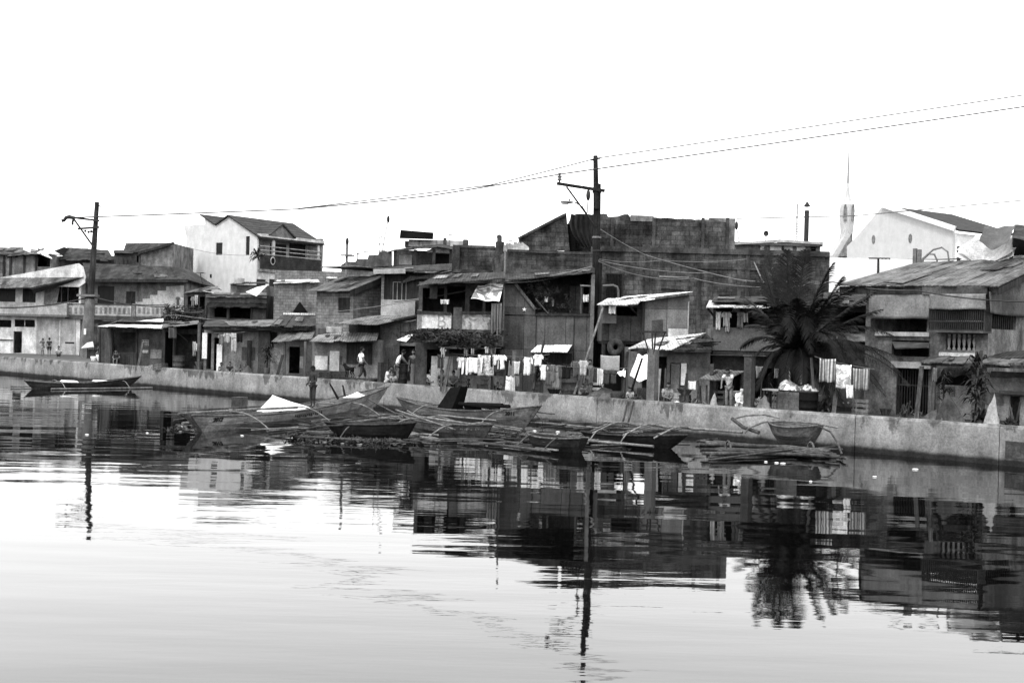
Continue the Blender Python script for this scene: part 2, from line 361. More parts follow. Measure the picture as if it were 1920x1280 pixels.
def roof(fr, t, P4, mat, th=.035, n=6, jit=.08, name='roof', label=None, rnd=None, parent=None):
    """sheet roof of n overlapping sheets; P4 = eave-left, eave-right, top-right, top-left (local vectors)"""
    r = rnd or R; a, b, c, e = [Vector(p) for p in P4]; mb = MB()
    for i in range(n):
        f0 = i/n - (.012 if i else 0); f1 = (i+1)/n+(.012 if i < n-1 else 0)
        lo0, lo1 = a.lerp(b, f0), a.lerp(b, f1); hi0, hi1 = e.lerp(c, f0), e.lerp(c, f1)
        k = r.uniform(-jit, jit); dn = (lo0-hi0)
        if dn.length > 0: dn.normalize()
        up = Vector((0, 0, .014*(i % 2)+r.uniform(0, .012)))
        sk = Vector((0, 0, r.uniform(-.02, .02)*jit*12))
        mb.slab(lo0+dn*k+up, lo1+dn*k+up+sk, hi1+up+sk*.5, hi0+up, th)
    o = part(parent or t, name, mb, mat, label)
    if n >= 4 and name == 'roof':
        for q in range(RP.choice((1, 2, 3))):   # odd patches of other sheet nailed on
            f0 = RP.uniform(.03, .8); g0 = RP.uniform(.05, .6); df, dg_ = RP.uniform(.08, .2), RP.uniform(.2, .38)
            at_ = lambda f, g_: a.lerp(b, f).lerp(e.lerp(c, f), g_)+Vector((0, 0, .075))
            pm = MB(); pm.slab(at_(f0, g0), at_(min(.98, f0+df), g0+RP.uniform(-.05, .05)), at_(min(.98, f0+df), min(.97, g0+dg_)), at_(f0+RP.uniform(-.02, .02), min(.97, g0+dg_)), .02); part(o, 'roof_patch', pm, RP.choice((m_corr, m_corrd, m_corrd, m_corr, M('worn_sheet_iron', .26, 'corr', rust=.6))))
    return o
def rpx(fr, *q): return [fr.P(*p) for p in q]
def window(fr, t, x0, y0, x1, y1, d=0.0, kind='glass', mat=None, n=3, name='window', label=None, inset=.05):
    u0, u1, z0, z1 = fr.rect(x0, y0, x1, y1, d); mat = mat or m_wood; w = .05; a = d+inset
    mb = MB()
    mb.box(u0, u1, a, a+.05, z0, z0+w); mb.box(u0, u1, a, a+.05, z1-w, z1); mb.box(u0, u0+w, a, a+.05, z0+w, z1-w); mb.box(u1-w, u1, a, a+.05, z0+w, z1-w)
    if kind == 'bars':
        for i in range(1, n*3): mb.box(u0+(u1-u0)*i/(n*3)-.012, u0+(u1-u0)*i/(n*3)+.012, a+.01, a+.03, z0+w, z1-w)
        mb.box(u0+w, u1-w, a+.008, a+.034, (z0+z1)/2-.015, (z0+z1)/2+.015)
    else:
        for i in range(1, n): mb.box(u0+(u1-u0)*i/n-.02, u0+(u1-u0)*i/n+.02, a+.006, a+.044, z0+w, z1-w)
    f = part(t, name, mb, mat, label)
    if kind == 'glass':
        g = MB(); g.box(u0+w, u1-w, a+.018, a+.03, z0+w, z1-w); part(f, 'pane', g, m_glass)
    elif kind == 'louver':
        g = MB(); k = max(4, int((z1-z0)/.09))
        for i in range(k):
            z = z0+w+(z1-z0-2*w)*(i+.5)/k; g.hexa([(u0+w,a+.05,z-.03),(u1-w,a+.05,z-.03),(u1-w,a+.058,z-.03),(u0+w,a+.058,z-.03),(u0+w,a,z+.03),(u1-w,a,z+.03),(u1-w,a+.008,z+.03),(u0+w,a+.008,z+.03)])
        part(f, 'louver', g, m_glass)
    elif kind == 'shutter':
        for i in range(n):
            g = MB(); ua, ub = u0+w+(u1-u0-2*w)*i/n+.008, u0+w+(u1-u0-2*w)*(i+1)/n-.008; g.box(ua, ub, a+.012, a+.04, z0+w, z1-w)
            g.box(ua+.05, ub-.05, a-.004, a+.012, z0+.2, z0+.28); part(f, 'shutter', g, m_wood)
    return f
def door(fr, t, x0, y0, x1, y1, d=0.0, mat=None, inset=.04, label=None, zb=None):
    u0, u1, z0, z1 = fr.rect(x0, y0, x1, y1, d); z0 = max(z0, .02) if zb is None else zb; a = d+inset
    mb = MB(); mb.box(u0+.04, u1-.04, a, a+.04, z0, z1-.03)
    for k in range(2): mb.box(u0+.14, u1-.14, a-.012, a, z0+.15+(z1-z0)*.48*k, z0+(z1-z0)*(.42+.48*k))
    o = part(t, 'door', mb, mat or m_wood, label)
    f = MB(); f.box(u0, u0+.04, a-.03, a+.06, z0, z1); f.box(u1-.04, u1, a-.03, a+.06, z0, z1); f.box(u0+.04, u1-.04, a-.03, a+.06, z1-.03, z1+.02)
    part(o, 'frame', f, m_wood2); h = MB(); h.ball((u1-.14, a-.04, (z0+z1)/2), .035, 8, 5); part(o, 'handle', h, m_metal)
    return o
def pbox(fr, t, name, x0, y0, x1, y1, d0, d1, mat, label=None, d=None, parent=None):
    u0, u1, z0, z1 = fr.rect(x0, y0, x1, y1, d0 if d is None else d); mb = MB(); mb.box(u0, u1, d0, d1, z0, z1); return part(parent or t, name, mb, mat, label)
def post(fr, t, px, yt, d=0.0, w=.1, mat=None, name='post', yb=None):
    a = fr.P(px, yt, d); z0 = 0 if yb is None else fr.P(px, yb, d).z; mb = MB(); mb.box(a.x-w/2, a.x+w/2, d-w/2, d+w/2, z0, a.z); return part(t, name, mb, mat or m_wood)
def foliage(mb, c, r, n, size, rnd, clump=9):
    cs = []
    for i in range(clump):
        while 1:
            p = Vector((rnd.uniform(-1, 1), rnd.uniform(-1, 1), rnd.uniform(-1, 1)))
            if p.length < 1: break
        cs.append((p, rnd.uniform(.25, .5)))
    for i in range(n):
        q, k = rnd.choice(cs); p = q+Vector((rnd.gauss(0, 1), rnd.gauss(0, 1), rnd.gauss(0, 1)))*k*.55
        p = Vector((c[0]+p.x*r[0], c[1]+p.y*r[1], c[2]+p.z*r[2]))
        a = Vector((rnd.gauss(0, 1), rnd.gauss(0, 1), rnd.gauss(0, 1))).normalized(); b = a.cross(Vector((rnd.gauss(0, 1), rnd.gauss(0, 1), rnd.gauss(0, 1)))).normalized()
        s = size*rnd.uniform(.6, 1.4); mb.add([p-a*s, p+b*s*.35, p+a*s, p-b*s*.35], [(0, 1, 2, 3)])
    return mb
# ---------------------------------------------------------------- garments and cloths hung up
def cloth_sheet(mb, u0, u1, z0, z1, d=0.0, fold=.045, nu=12, nz=8, rnd=R, th=.008, sag=.02, taper=0.0, poly=None, ph=None):
    ph = rnd.uniform(0, 6) if ph is None else ph; fq = rnd.uniform(7, 13); vs = []
    for k in (0, 1):
        for j in range(nz+1):
            for i in range(nu+1):
                f, g_ = i/nu, j/nz; u = u0+(u1-u0)*f; u += (.5-f)*(u1-u0)*taper*(1-g_)
                dd = math.sin(ph+f*fq+g_*1.1)*fold*(1.15-.6*g_)+math.sin(ph*2+f*23)*fold*.3*(1-g_*.6)
                z = z0+(z1-z0)*g_ - sag*math.sin(math.pi*f)*g_+math.sin(ph+f*9)*.012*(1-g_)
                vs.append((u, d+dd+k*th, z))
    n = (nu+1)*(nz+1); q = lambda i, j, k: k*n+j*(nu+1)+i
    fs = []
    for j in range(nz):
        for i in range(nu):
            fs.append((q(i,j,0), q(i+1,j,0), q(i+1,j+1,0), q(i,j+1,0))); fs.append((q(i,j+1,1), q(i+1,j+1,1), q(i+1,j,1), q(i,j,1)))
    for i in range(nu):
        fs.append((q(i+1,0,0), q(i,0,0), q(i,0,1), q(i+1,0,1))); fs.append((q(i,nz,0), q(i+1,nz,0), q(i+1,nz,1), q(i,nz,1)))
    for j in range(nz):
        fs.append((q(0,j,0), q(0,j+1,0), q(0,j+1,1), q(0,j,1))); fs.append((q(nu,j+1,0), q(nu,j,0), q(nu,j,1), q(nu,j+1,1)))
    return mb.add(vs, fs, True)
def garment(fr, kind, x0, y0, x1, y1, d, mat, label, group='laundry hung out to dry', rnd=R):
    u0, u1, z0, z1 = fr.rect(x0, y0, x1, y1, d); w = u1-u0; h = z1-z0; um = (u0+u1)/2; mb = MB()
    d += rnd.uniform(-.02, .02)
    if kind == 'shirt':
        cloth_sheet(mb, u0+w*.2, u1-w*.2, z0, z1, d, .05, 12, 8, rnd)
        for s in (-1, 1):
            a = um+s*w*.28; b = um+s*w*.5
            p = [(a, z1-.01), (b, z1-h*.2), (b-s*w*.06, z1-h*.42), (a-s*.01, z1-h*.3)]
            mb.prism(p if s < 0 else p[::-1], d-.012, d+.012)
    elif kind == 'trousers':
        cloth_sheet(mb, u0, u1, z1-h*.3, z1, d, .025, 8, 4, rnd)
        cloth_sheet(mb, u0+w*.02, um-w*.03, z0, z1-h*.3, d, .03, 5, 7, rnd, sag=0); cloth_sheet(mb, um+w*.03, u1-w*.02, z0+rnd.uniform(-.05, .05), z1-h*.3, d, .03, 5, 7, rnd, sag=0)
    else:
        cloth_sheet(mb, u0, u1, z0, z1, d, .055, 14, 8, rnd, taper=rnd.uniform(-.05, .12))
    return single(kind, mb, mat, label, {'shirt': 'shirt', 'trousers': 'trousers', 'towel': 'towel', 'sheet': 'sheet', 'rag': 'cloth', 'tarpaulin': 'tarpaulin', 'curtain': 'curtain'}[kind], fr, group)
def line_rope(fr, a, b, d, sag, label, r=.009, n=14):
    p, q = fr.P(*a, d), fr.P(*b, d); pts = [p.lerp(q, i/n)-Vector((0, 0, sag*4*(i/n)*(1-i/n))) for i in range(n+1)]
    return single('clothesline', MB().tube(pts, r, 5), m_metal2, label, 'clothesline', fr, 'washing lines')
# ================================================================ LEFT: long two-storey house on the bend, shacks behind it
fr = FF(93, 160, 640)
t = thing('white_house', 'whitewashed two-storey house at the far bend with a stepped firewall and long balcony', 'house', fr)
shell(fr, t, -70, 522, 152, 7, m_white_dirty, [(-2,541,29,566), (42,541,67,567), (105,532,148,567), (-40,598,22,614), (26,598,66,614), (25,621,41,670)])
pbox(fr, t, 'wall', 68, 594, 141, 680, -.06, -.004, m_pale, 'grey rendered lower wall')
mb = MB(); p = [fr.P(x, y, -.2) for x, y in ((-70,536),(-70,532),(45,513),(148,494),(156,500),(161,519),(161,530),(150,538))]
mb.prism([(q.x, q.z) for q in p], -.35, -.17); part(t, 'firewall', mb, m_white_dirty, 'pale sloping firewall with a rounded end')
roof(fr, t, [fr.P(-70,541,-1.6), fr.P(60,539,-1.6), fr.P(150,520,-.4), fr.P(-70,522,-.4)], m_corr, n=7)
mb = MB(); a = fr.P(58,541,-1.6); b = fr.P(156,519,-.4); mb.slab(a, b, b+Vector((0,.5,-.02)), a+Vector((0,.5,-.35)), .05); part(t, 'eave_board', mb, m_wood)
pbox(fr, t, 'balcony_wall', -70, 566, 125, 588, -.75, -.6, m_pale); pbox(fr, t, 'balcony_floor', -70, 588, 125, 592, -.75, 0, m_conc)
window(fr, t, -2,541,29,566, n=2); window(fr, t, 42,541,67,567, kind='shutter', n=2)
for k in ((-40,598,22,614), (26,598,66,614)): window(fr, t, *k, kind='louver', mat=m_white_dirty, n=2)
# propped awning shutter
mb = MB(); mb.slab(fr.P(82,570,-.9), fr.P(106,570,-.9), fr.P(112,538,-.03), fr.P(84,538,-.03), .03); part(t, 'awning_shutter', mb, m_wood2)
for x in (116, 128): post(fr, t, x, 534, -.3, .07, m_wood, 'balcony_post', 566)
for x in (0, 118): pbox(fr, t, 'pilaster', x+111-1, 600, x+113, 680, -.1, -.06, m_white_dirty)
pbox(fr, t, 'wall_vent', 122, 641, 139, 643.5, -.09, -.06, m_black); pbox(fr, t, 'pipe', -10, 636, 24, 637.5, -.1, -.03, m_metal)
# its neighbour with the long dark roof
fr = FF(94, 250, 640)
t = thing('hipped_house', 'two-storey house with long dark sheet roof and panelled white balcony', 'house', fr)
shell(fr, t, 150, 520, 349, 8, m_grey, [(183,536,214,569), (236,546,254,571)])
mb = MB(); p = [fr.P(x, y, 0) for x, y in ((255,585),(255,566),(268,566),(268,560),(282,560),(282,553),(296,553),(296,545),(312,545),(312,537),(345,535),(345,640),(255,640))]
mb.prism([(q.x, q.z) for q in p], -.08, -.005); part(t, 'whitewash', mb, m_white_dirty, 'unfinished white render stepping up like stairs')
mb = MB(); a, b, c, e = fr.P(160,523,-1.3), fr.P(352,524,-1.3), fr.P(336,501,2.5), fr.P(155,493,2.5)
roof(fr, t, [a, b, c, e], m_corrd, n=12, jit=.05)
mb = MB(); mb.slab(b, fr.P(336,501,2.5)+Vector((2.2,5.5,-1.6)), c+Vector((.02,3,-.0)), c, .04); part(t, 'roof', mb, m_corrd)
mb = MB(); mb.beam(a+Vector((0,0,-.12)), b+Vector((0,0,-.12)), .05, .2); part(t, 'eave_board', mb, m_wood)
window(fr, t, 183,536,214,569, n=3); door(fr, t, 236,546,254,571, zb=fr.P(245,571).z)
pbox(fr, t, 'balcony_floor', 122, 592, 312, 600, -1.2, -.12, m_dgrey)
for i, (x0, x1) in enumerate(((127,157), (176,246), (257,308))):
    pbox(fr, t, 'balcony_panel', x0, 573, x1, 592, -1.18, -1.08, m_pale)
    u0, u1, z0, z1 = fr.rect(x0, 573, x1, 592, -1.18); mb = MB(); k = max(2, int((u1-u0)/.35))
    for j in range(k): mb.box(u0+(j+.25)*(u1-u0)/k, u0+(j+.75)*(u1-u0)/k, -1.2, -1.183, z0+.15, z1-.15)
    part(t, 'relief', mb, m_grey)
for x in (125, 174, 251, 311): pbox(fr, t, 'balcony_post', x-3, 569, x+3, 594, -1.24, -1.04, m_grey)
mb = MB(); mb.beam(fr.P(122,569,-1.12), fr.P(312,572,-1.12), .1, .06); part(t, 'handrail', mb, m_wood)
pbox(fr, t, 'lower_wall', 140, 606, 184, 680, -.4, -.15, m_grey)
pbox(fr, t, 'gate', 143, 612, 154, 680, -.5, -.42, m_metal2); pbox(fr, t, 'gate', 158, 612, 181, 680, -.5, -.42, m_dgrey)
# rough shacks on the skyline behind
fr = FF(106, 50, 640)
t = thing('rooftop_shack', 'patched grey shack under loose bright sheets at the far end of the skyline', 'shack', fr)
shell(fr, t, -60, 478, 96, 5, m_grey, [(14,479,20,484), (28,479,33,483), (70,476,94,500)], back_rise=.3)
roof(fr, t, [fr.P(-60,474,-.6), fr.P(16,479,-.6), fr.P(48,464,2.5), fr.P(-60,463,2.5)], m_corrd, n=4, jit=.3)
roof(fr, t, [fr.P(14,480,-.8), fr.P(78,475,-.8), fr.P(82,470,2.2), fr.P(40,465,2.2)], m_corr, n=4, jit=.2)
mb = MB(); mb.slab(fr.P(70,474,-.9), fr.P(98,485,-.6), fr.P(92,478,1), fr.P(80,466,1), .03); mb.slab(fr.P(44,468,.5), fr.P(60,474,.5), fr.P(58,468,1.8), fr.P(44,463,1.8), .03); part(t, 'loose_sheet', mb, m_corrw)
mb = MB(); mb.prism([(q.x, q.z) for q in [fr.P(x, y, .4) for x, y in ((69,464),(74,467),(83,465),(81,469),(72,469))]], .4, .46); part(t, 'loose_sheet', mb, m_wood)
for x in (8, 20, 46, 68): post(fr, t, x, 478, -.06, .16, m_wood)
fr = FF(108, 150, 640)
t = thing('dark_shed', 'low shed with ragged dark sheet roof behind the first power pole', 'shed', fr)
shell(fr, t, 88, 478, 214, 5, m_dgrey, [(94,482,103,496)])
roof(fr, t, [fr.P(112,487,-1), fr.P(214,488,-1), fr.P(203,469,3), fr.P(126,464,3)], m_corrd, n=8, jit=.25)
mb = MB(); mb.slab(fr.P(102,470,-.4), fr.P(118,478,-.4), fr.P(130,466,1), fr.P(120,463,1), .05); part(t, 'loose_sheet', mb, m_black)
mb = MB(); mb.slab(fr.P(90,482,-.7), fr.P(118,480,-.7), fr.P(112,474,1), fr.P(92,471,1), .03); part(t, 'loose_sheet', mb, m_corrp)
fr = FF(112, 270, 640)
t = thing('skillion_house', 'plain grey house with dark one-way sloping roof on the skyline', 'house', fr)
u0, u1, z1, _ = shell(fr, t, 262, 477, 325, 7, m_grey, ztop2=fr.P(325,456).z)
shell(fr, t, 214, 471, 262, 5, m_dgrey, [(256,479,272,492)], d=-.3)
roof(fr, t, [fr.P(230,474,-.5), fr.P(262,474,-.5), fr.P(325,455,-.4), fr.P(236,456,3)], m_corrd, n=3, jit=.05)
mb = MB(); mb.beam(fr.P(260,475,-.45), fr.P(326,456,-.45), .3, .22); part(t, 'verge_board', mb, m_wood)
roof(fr, t, [fr.P(212,474,-1.0), fr.P(250,475,-1.0), fr.P(248,469,1), fr.P(214,469,1)], m_corrd, n=3, name='porch_roof')
# ================================================================ big white house with gable and balcony
fr = FF(115, 475, 640, -34)
def S(x, y, u): return fr.S(x, y, u)
t = thing('gabled_house', 'tall white three-storey house with dark tiled roof and recessed corner balcony', 'house', fr)
G_ = lambda x, y: fr.P(x, y, 0)
outl = [(345,640),(345,423),(374,421),(384,421),(384,407),(405,421),(430,405),(473,434),(478,437),(478,640)]
pl = [G_(*q) for q in outl]
mb = MB(); poly = [(q.x, max(q.z, 0)) for q in pl]; w1 = fr.rect(405,455,417,478); w2 = fr.rect(461,443,468,478); w3 = fr.rect(393,514,397,521)
ztop = pl[-2].z; uL, uR = pl[0].x, pl[-1].x
mb.panel(uL, uR, 0, G_(470,442).z, 0, .2, [w1, w2, w3]); 
zz = G_(470,442).z; top = [(q.x, q.z) for q in pl[1:-1]]
mb.prism([(uL, zz)]+[(x, max(z, zz)) for x, z in top]+[(uR, zz)], 0, .2)
part(t, 'gable_wall', mb, M('gable_white', .5, amt=.08, stk=.12, bump=.05))
for k in ((405,455,417,478), (461,443,468,478)): window(fr, t, *k, mat=m_wood, n=2, inset=.06)
pbox(fr, t, 'vent', 393,514,397,521, .05, .1, m_black)
D = S(598,500,uR).y; zf = S(520,481,uR).z; zbt = S(520,507,uR).z
mb = MB(); mb.box(uR-.2, uR, .21, D, 0, zbt); part(t, 'side_wall', mb, m_white_dirty)
mb = MB(); mb.box(uR-1.6, uR-1.45, .3, D-.3, zf, ztop-.1); part(t, 'balcony_back_wall', mb, m_pale)
mb = MB(); mb.box(uL, uL+.2, .21, D, 0, pl[1].z); mb.box(uL+.2, uR-.2, D-.2, D-.01, 0, ztop); part(t, 'rear_wall', mb, m_white_dirty)
mb = MB(); mb.box(uR-1.4, uR+.35, .22, D, zbt-.25, zbt); part(t, 'balcony_floor', mb, m_grey)
mb = MB(); z0 = zbt; z1_ = zf; mb.box(uR+.18, uR+.3, .22, D, z0, z1_); part(t, 'balcony_wall', mb, M('dark_balcony_brick', .06, 'block', bw=.3, bh=.1), 'dark brick balcony front')
mb = MB(); a = S(511,489,uR+.3); mb.prism([(a.y+.55*math.cos(k*math.pi/8)*.55, a.z+.4*math.sin(k*math.pi/8)) for k in range(16)], uR+.3, uR+.36, 'x'); part(t, 'round_window', mb, m_white_dirty)
mb = MB(); mb.prism([(a.y+.44*math.cos(k*math.pi/8)*.55, a.z+.32*math.sin(k*math.pi/8)) for k in range(16)], uR+.361, uR+.37, 'x'); part(t, 'round_pane', mb, m_black)
for i, dz in enumerate((.06, .45, .85)):
    mb = MB(); mb.box(uR+.2, uR+.28, .22, D, zf+dz, zf+dz+.07); part(t, 'balcony_rail', mb, m_pale)
for k in (.2, .98):
    mb = MB(); y = .25+(D-.5)*k; mb.box(uR+.02, uR+.17, y, y+.35, z0, ztop-.35); part(t, 'balcony_column', mb, m_white_dirty)
for a, b in ((507,536), (543,572)):
    q0, q1 = S(a,456,uR-1.42), S(b,478,uR-1.42); mb = MB(); mb.box(uR-1.44, uR-1.4, q0.y, q1.y, zf-.1, q0.z); f = part(t, 'balcony_door', mb, m_wood)
    g = MB(); 
    for j in range(7): y = q0.y+(q1.y-q0.y)*(j+.5)/7; g.box(uR-1.4, uR-1.385, y-.03, y+.03, zf, q0.z-.1)
    part(f, 'grille', g, m_metal)
mb = MB(); mb.box(uR-1.4, uR+.5, .1, D+.2, ztop-.35, ztop-.06); part(t, 'soffit', mb, m_white_dirty)
for k in range(2):
    q0, q1 = S(481+24*k,523,uR), S(497+24*k,540,uR); mb = MB(); mb.box(uR+.004, uR+.05, q0.y, q1.y, q1.z-.4, q0.z); part(t, 'lower_window', mb, m_glass)
# tiled roof: ridge runs back from the gable, hip at the far end, small cross gable over the balcony
m_tile = M('dark_roof_tiles', .075, 'tile', amt=.25, stk=.1, pitch=1.1, dir='Y', pitch2=1.4)
rid = G_(430,404); ridz = rid.z; ry2 = fr.S(550,412,rid.x).y
ks = (G_(473,434).z-ridz)/(G_(473,434).x-rid.x); ze = ridz+ks*(uR+.5-rid.x)+.05; e0 = Vector((uR+.5, -.25, ze)); e1 = Vector((uR+.5, D+.3, ze)); r0 = Vector((rid.x, -.25, ridz+.05)); r1 = Vector((rid.x, ry2, ridz+.05))
wv = G_(405,421); l0 = Vector((wv.x, -.2, wv.z+.03)); l1 = Vector((wv.x, D, wv.z+.03))
mb = MB(); mb.slab(e0, e1, r1, r0, .12); mb.slab(r0, r1, l1, l0, .12); mb.slab(e1, Vector((wv.x, D+.3, wv.z)), r1+Vector((-.01,.01,0)), r1, .12); part(t, 'roof', mb, m_tile)
q = G_(384,406); mb = MB(); mb.slab(l0+Vector((-.02,0,.02)), l1+Vector((-.02,0,.02)), Vector((q.x-.5, D, q.z+.25)), Vector((q.x-.5, -.2, q.z+.25)), .12); part(t, 'roof', mb, m_tile)
gp = S(531,419,uR+.7); ga, gb = S(506,438,uR+.7), S(556,440,uR+.7); gz = ztop-.1
mb = MB(); back = Vector((rid.x+.6, gp.y, gp.z-.02)); hh = uR+.7
mb.slab(Vector((hh, ga.y, gz)), Vector((hh, gp.y, gp.z)), back, Vector((rid.x+3.2, ga.y, gz+.1)), .12); mb.slab(Vector((hh, gp.y, gp.z)), Vector((hh, gb.y, gz)), Vector((rid.x+3.2, gb.y, gz+.1)), back, .12); part(t, 'porch_gable', mb, m_tile)
mb = MB(); mb.prism([(ga.y+.1, gz-.1), (gp.y, gp.z-.12), (gb.y-.1, gz-.1)], uR+.45, uR+.52, 'x'); part(t, 'gable_infill', mb, m_grey)
mb = MB(); q = S(596,480,uR); mb.box(uR-1, uR+.2, D+.01, D+.35, 0, S(597,447,uR).z); part(t, 'party_wall', mb, m_grey)
# ================================================================ middle layer, left
fr = FF(86, 450, 640)
t = thing('terrace_shack', 'dark open shack of old boards and tarpaper on a terrace below the white gable', 'shack', fr)
shell(fr, t, 385, 552, 500, 5, m_dgrey, [(402,572,425,595), (430,573,470,597)])
roof(fr, t, [fr.P(388,575,-.7), fr.P(500,577,-.7), fr.P(500,553,1.4), fr.P(390,553,1.4)], M('tarpaper', .03, 'corr', amt=.4, dir='Z', pitch=2), n=7, jit=.15)
roof(fr, t, [fr.P(386,556,-.3), fr.P(500,558,-.3), fr.P(500,549,2.5), fr.P(400,549,2.5)], m_corr, n=6, jit=.2)
mb = MB(); mb.slab(fr.P(461,547,-.6), fr.P(481,555,-.9), fr.P(502,534,.6), fr.P(482,538,.6), .02); part(t, 'loose_sheet', mb, m_corrw, 'bright white sheet lying tilted on the roof')
for x in (388, 428, 472, 498): post(fr, t, x, 572, -.4, .1)
fr = FF(92, 430, 640)
t = thing('lean_to', 'small lean-to with thin dark roof against the white gable wall', 'shed', fr)
shell(fr, t, 347, 548, 410, 3, m_dgrey, [(352,556,372,580), (374,556,384,580)])
roof(fr, t, [fr.P(345,549,-.6), fr.P(410,541,-.6), fr.P(408,536,1.5), fr.P(352,544,1.5)], m_corr, n=4, jit=.1)
mb = MB(); mb.slab(fr.P(380,545,-.7), fr.P(402,549,-.8), fr.P(392,545,.3), fr.P(384,543,.3), .02); part(t, 'loose_sheet', mb, m_corrw)
shell(fr, t, 432, 534, 500, 3, m_grey, d=.6, name='loft_wall')
roof(fr, t, [fr.P(430,533,0), fr.P(505,531,0), fr.P(500,528,2), fr.P(440,530,2)], m_corrd, n=4, jit=.1)
pbox(fr, t, 'water_tank', 439, 521, 453, 532, .8, 1.8, m_pale)
fr = FT(11, 560)
t = thing('block_house', 'unplastered grey hollow block house half hidden behind low shack roofs', 'house', fr)
fr2 = FF(84, 560, 640); t.location = fr2.O; t.rotation_euler = (0, 0, 0); fr = fr2
shell(fr, t, 514, 528, 597, 6, m_block)
roof(fr, t, [fr.P(512,531,-.4), fr.P(600,529,-.4), fr.P(596,524,2), fr.P(520,525,2)], m_corrp, n=5, jit=.1)
mb = MB(); mb.prism([(q.x, q.z) for q in [fr.P(x, y, -.2) for x, y in ((549,585),(562,566),(576,585))]], -.3, -.02); part(t, 'dormer', mb, m_black)
shell(fr, t, 515, 508, 645, 4, m_block, d=6.4, name='parapet')
pbox(fr, t, 'loose_sheet', 612, 519, 632, 522, 6.0, 6.35, m_corrw)
# terrace planting left of it
rn = random.Random(3)
fr = FF(84, 345, 640)
mb = MB(); c = fr.P(345,592,0)
for x, y, w_, h_, n in ((330,592,.9,.7,500), (352,598,1.1,.6,600), (370,592,.8,.6,450), (318,590,.5,.8,300), (345,578,1.2,.4,350)):
    foliage(mb, fr.P(x, y, rn.uniform(-.4, .4)), (w_, .6, h_), n, .1, rn)
p1_ = mb; mb = MB(); 
tt = thing('terrace_shrub', 'dark leafy shrubs crowded along the terrace edge above the fluttering pale lean-to', 'shrub', fr)
part(tt, 'foliage', p1_, m_leaf)
for x in (322, 340, 358, 372): a = fr.P(x, 612, 0); part(tt, 'stem', MB().tube([a-Vector((0,0,1.2)), a, a+Vector((rn.uniform(-.2,.2), 0, .9))], [.05, .04, .02], 6), m_wood)
fr = FF(85, 345, 640); t = thing('terrace_platform', 'concrete terrace platform carrying shrubs and washing', 'platform', fr)
pbox(fr, t, 'slab', 306, 612, 388, 618, -1, 3, m_dconc); pbox(fr, t, 'support_wall', 306, 618, 388, 690, -.6, 3, m_dgrey)
# ================================================================ front row, left: low shacks on the quay
fr = FF(70, 245, 650)
t = thing('pale_roof_shack', 'low street shack with pale patched sheet roof and a plank front', 'shack', fr)
shell(fr, t, 186, 614, 306, 4, m_wood2, [(211,622,256,676)], back_rise=.5)
roof(fr, t, [fr.P(184,611,-1.0), fr.P(306,615,-1.0), fr.P(306,597,3.4), fr.P(240,604,3.4)], m_corrw, n=7, jit=.06)
mb = MB(); mb.beam(fr.P(187,613,-.8), fr.P(304,617,-.8), .06, .12); part(t, 'eave_board', mb, m_wood)
pbox(fr, t, 'counter', 211, 660, 256, 684, -.5, -.4, m_wood); pbox(fr, t, 'inner_wall', 212, 620, 256, 684, 1.4, 1.45, m_dgrey)
pbox(fr, t, 'front_panel', 257, 622, 306, 690, -.12, -.005, m_dgrey, 'dark painted board front')
for k, (x0, y0, x1, y1) in enumerate(((266,637,279,648), (266,656,278,662))):
    s = pbox(fr, t, 'sign_board', x0, y0, x1, y1, -.16, -.121, m_pale, 'small pale sign on the board front'); u0, u1, z0, z1 = fr.rect(x0, y0, x1, y1, -.16); mb = MB()
    for j in range(3 if k == 0 else 1):
        for i in range(4): mb.box(u0+(i+.15)*(u1-u0)/4, u0+(i+.7)*(u1-u0)/4, -.168, -.161, z0+(j+.2)*(z1-z0)/3, z0+(j+.75)*(z1-z0)/3)
    part(s, 'marking', mb, m_dark)
pbox(fr, t, 'window_board', 282, 655, 304, 672, -.15, -.121, m_grey)
for x in (188, 210, 257, 306): post(fr, t, x, 615, -.2, .1)
mb = MB()
for x, y in ((279,610), (291,608), (262,609)): mb.box(fr.P(x,y,1).x-.15, fr.P(x,y,1).x+.15, .6, 1.0, fr.P(x,y,1).z-.05, fr.P(x,y,1).z+.06)
fr = FF(66, 345, 650)
t = thing('ragged_lean_to', 'dark open lean-to under a ragged white-edged roof', 'shack', fr)
shell(fr, t, 304, 616, 384, 4, m_wood, [(308,622,326,690), (329,626,372,690)], back_rise=.4)
roof(fr, t, [fr.P(302,614,-1.1), fr.P(374,607,-1.1), fr.P(372,601,2.5), fr.P(306,607,2.5)], m_corr, n=6, jit=.15)
pbox(fr, t, 'inner_wall', 329, 620, 373, 690, 2.0, 2.05, m_dgrey)
for x in (309, 327, 376): post(fr, t, x, 612, -.5, .1)
mb = MB(); mb.beam(fr.P(330,622,-.8), fr.P(352,640,-.3), .05); part(t, 'brace', mb, m_wood)
mb = MB(); cloth_sheet(mb, fr.P(318,616,-1).x, fr.P(332,616,-1).x, fr.P(325,634,-1).z, fr.P(325,614,-1).z, -1.15, .08); part(t, 'torn_awning', mb, m_tarpg)
fr = FT(4.2, 480)
t = thing('long_roof_house', 'long low plastered house under a broad dark sagging sheet roof', 'house', fr)
fr = FF(63, 480, 650); t.location = fr.O; t.rotation_euler = (0, 0, 0)
shell(fr, t, 383, 612, 592, 5, m_grey, [(387,624,396,692), (401,633,413,695), (505,622,520,652), (542,650,562,700)])
roof(fr, t, [fr.P(380,612,-.9), fr.P(592,614,-.9), fr.P(592,597,3.4), fr.P(386,602,3.4)], m_corrd, n=13, jit=.12)
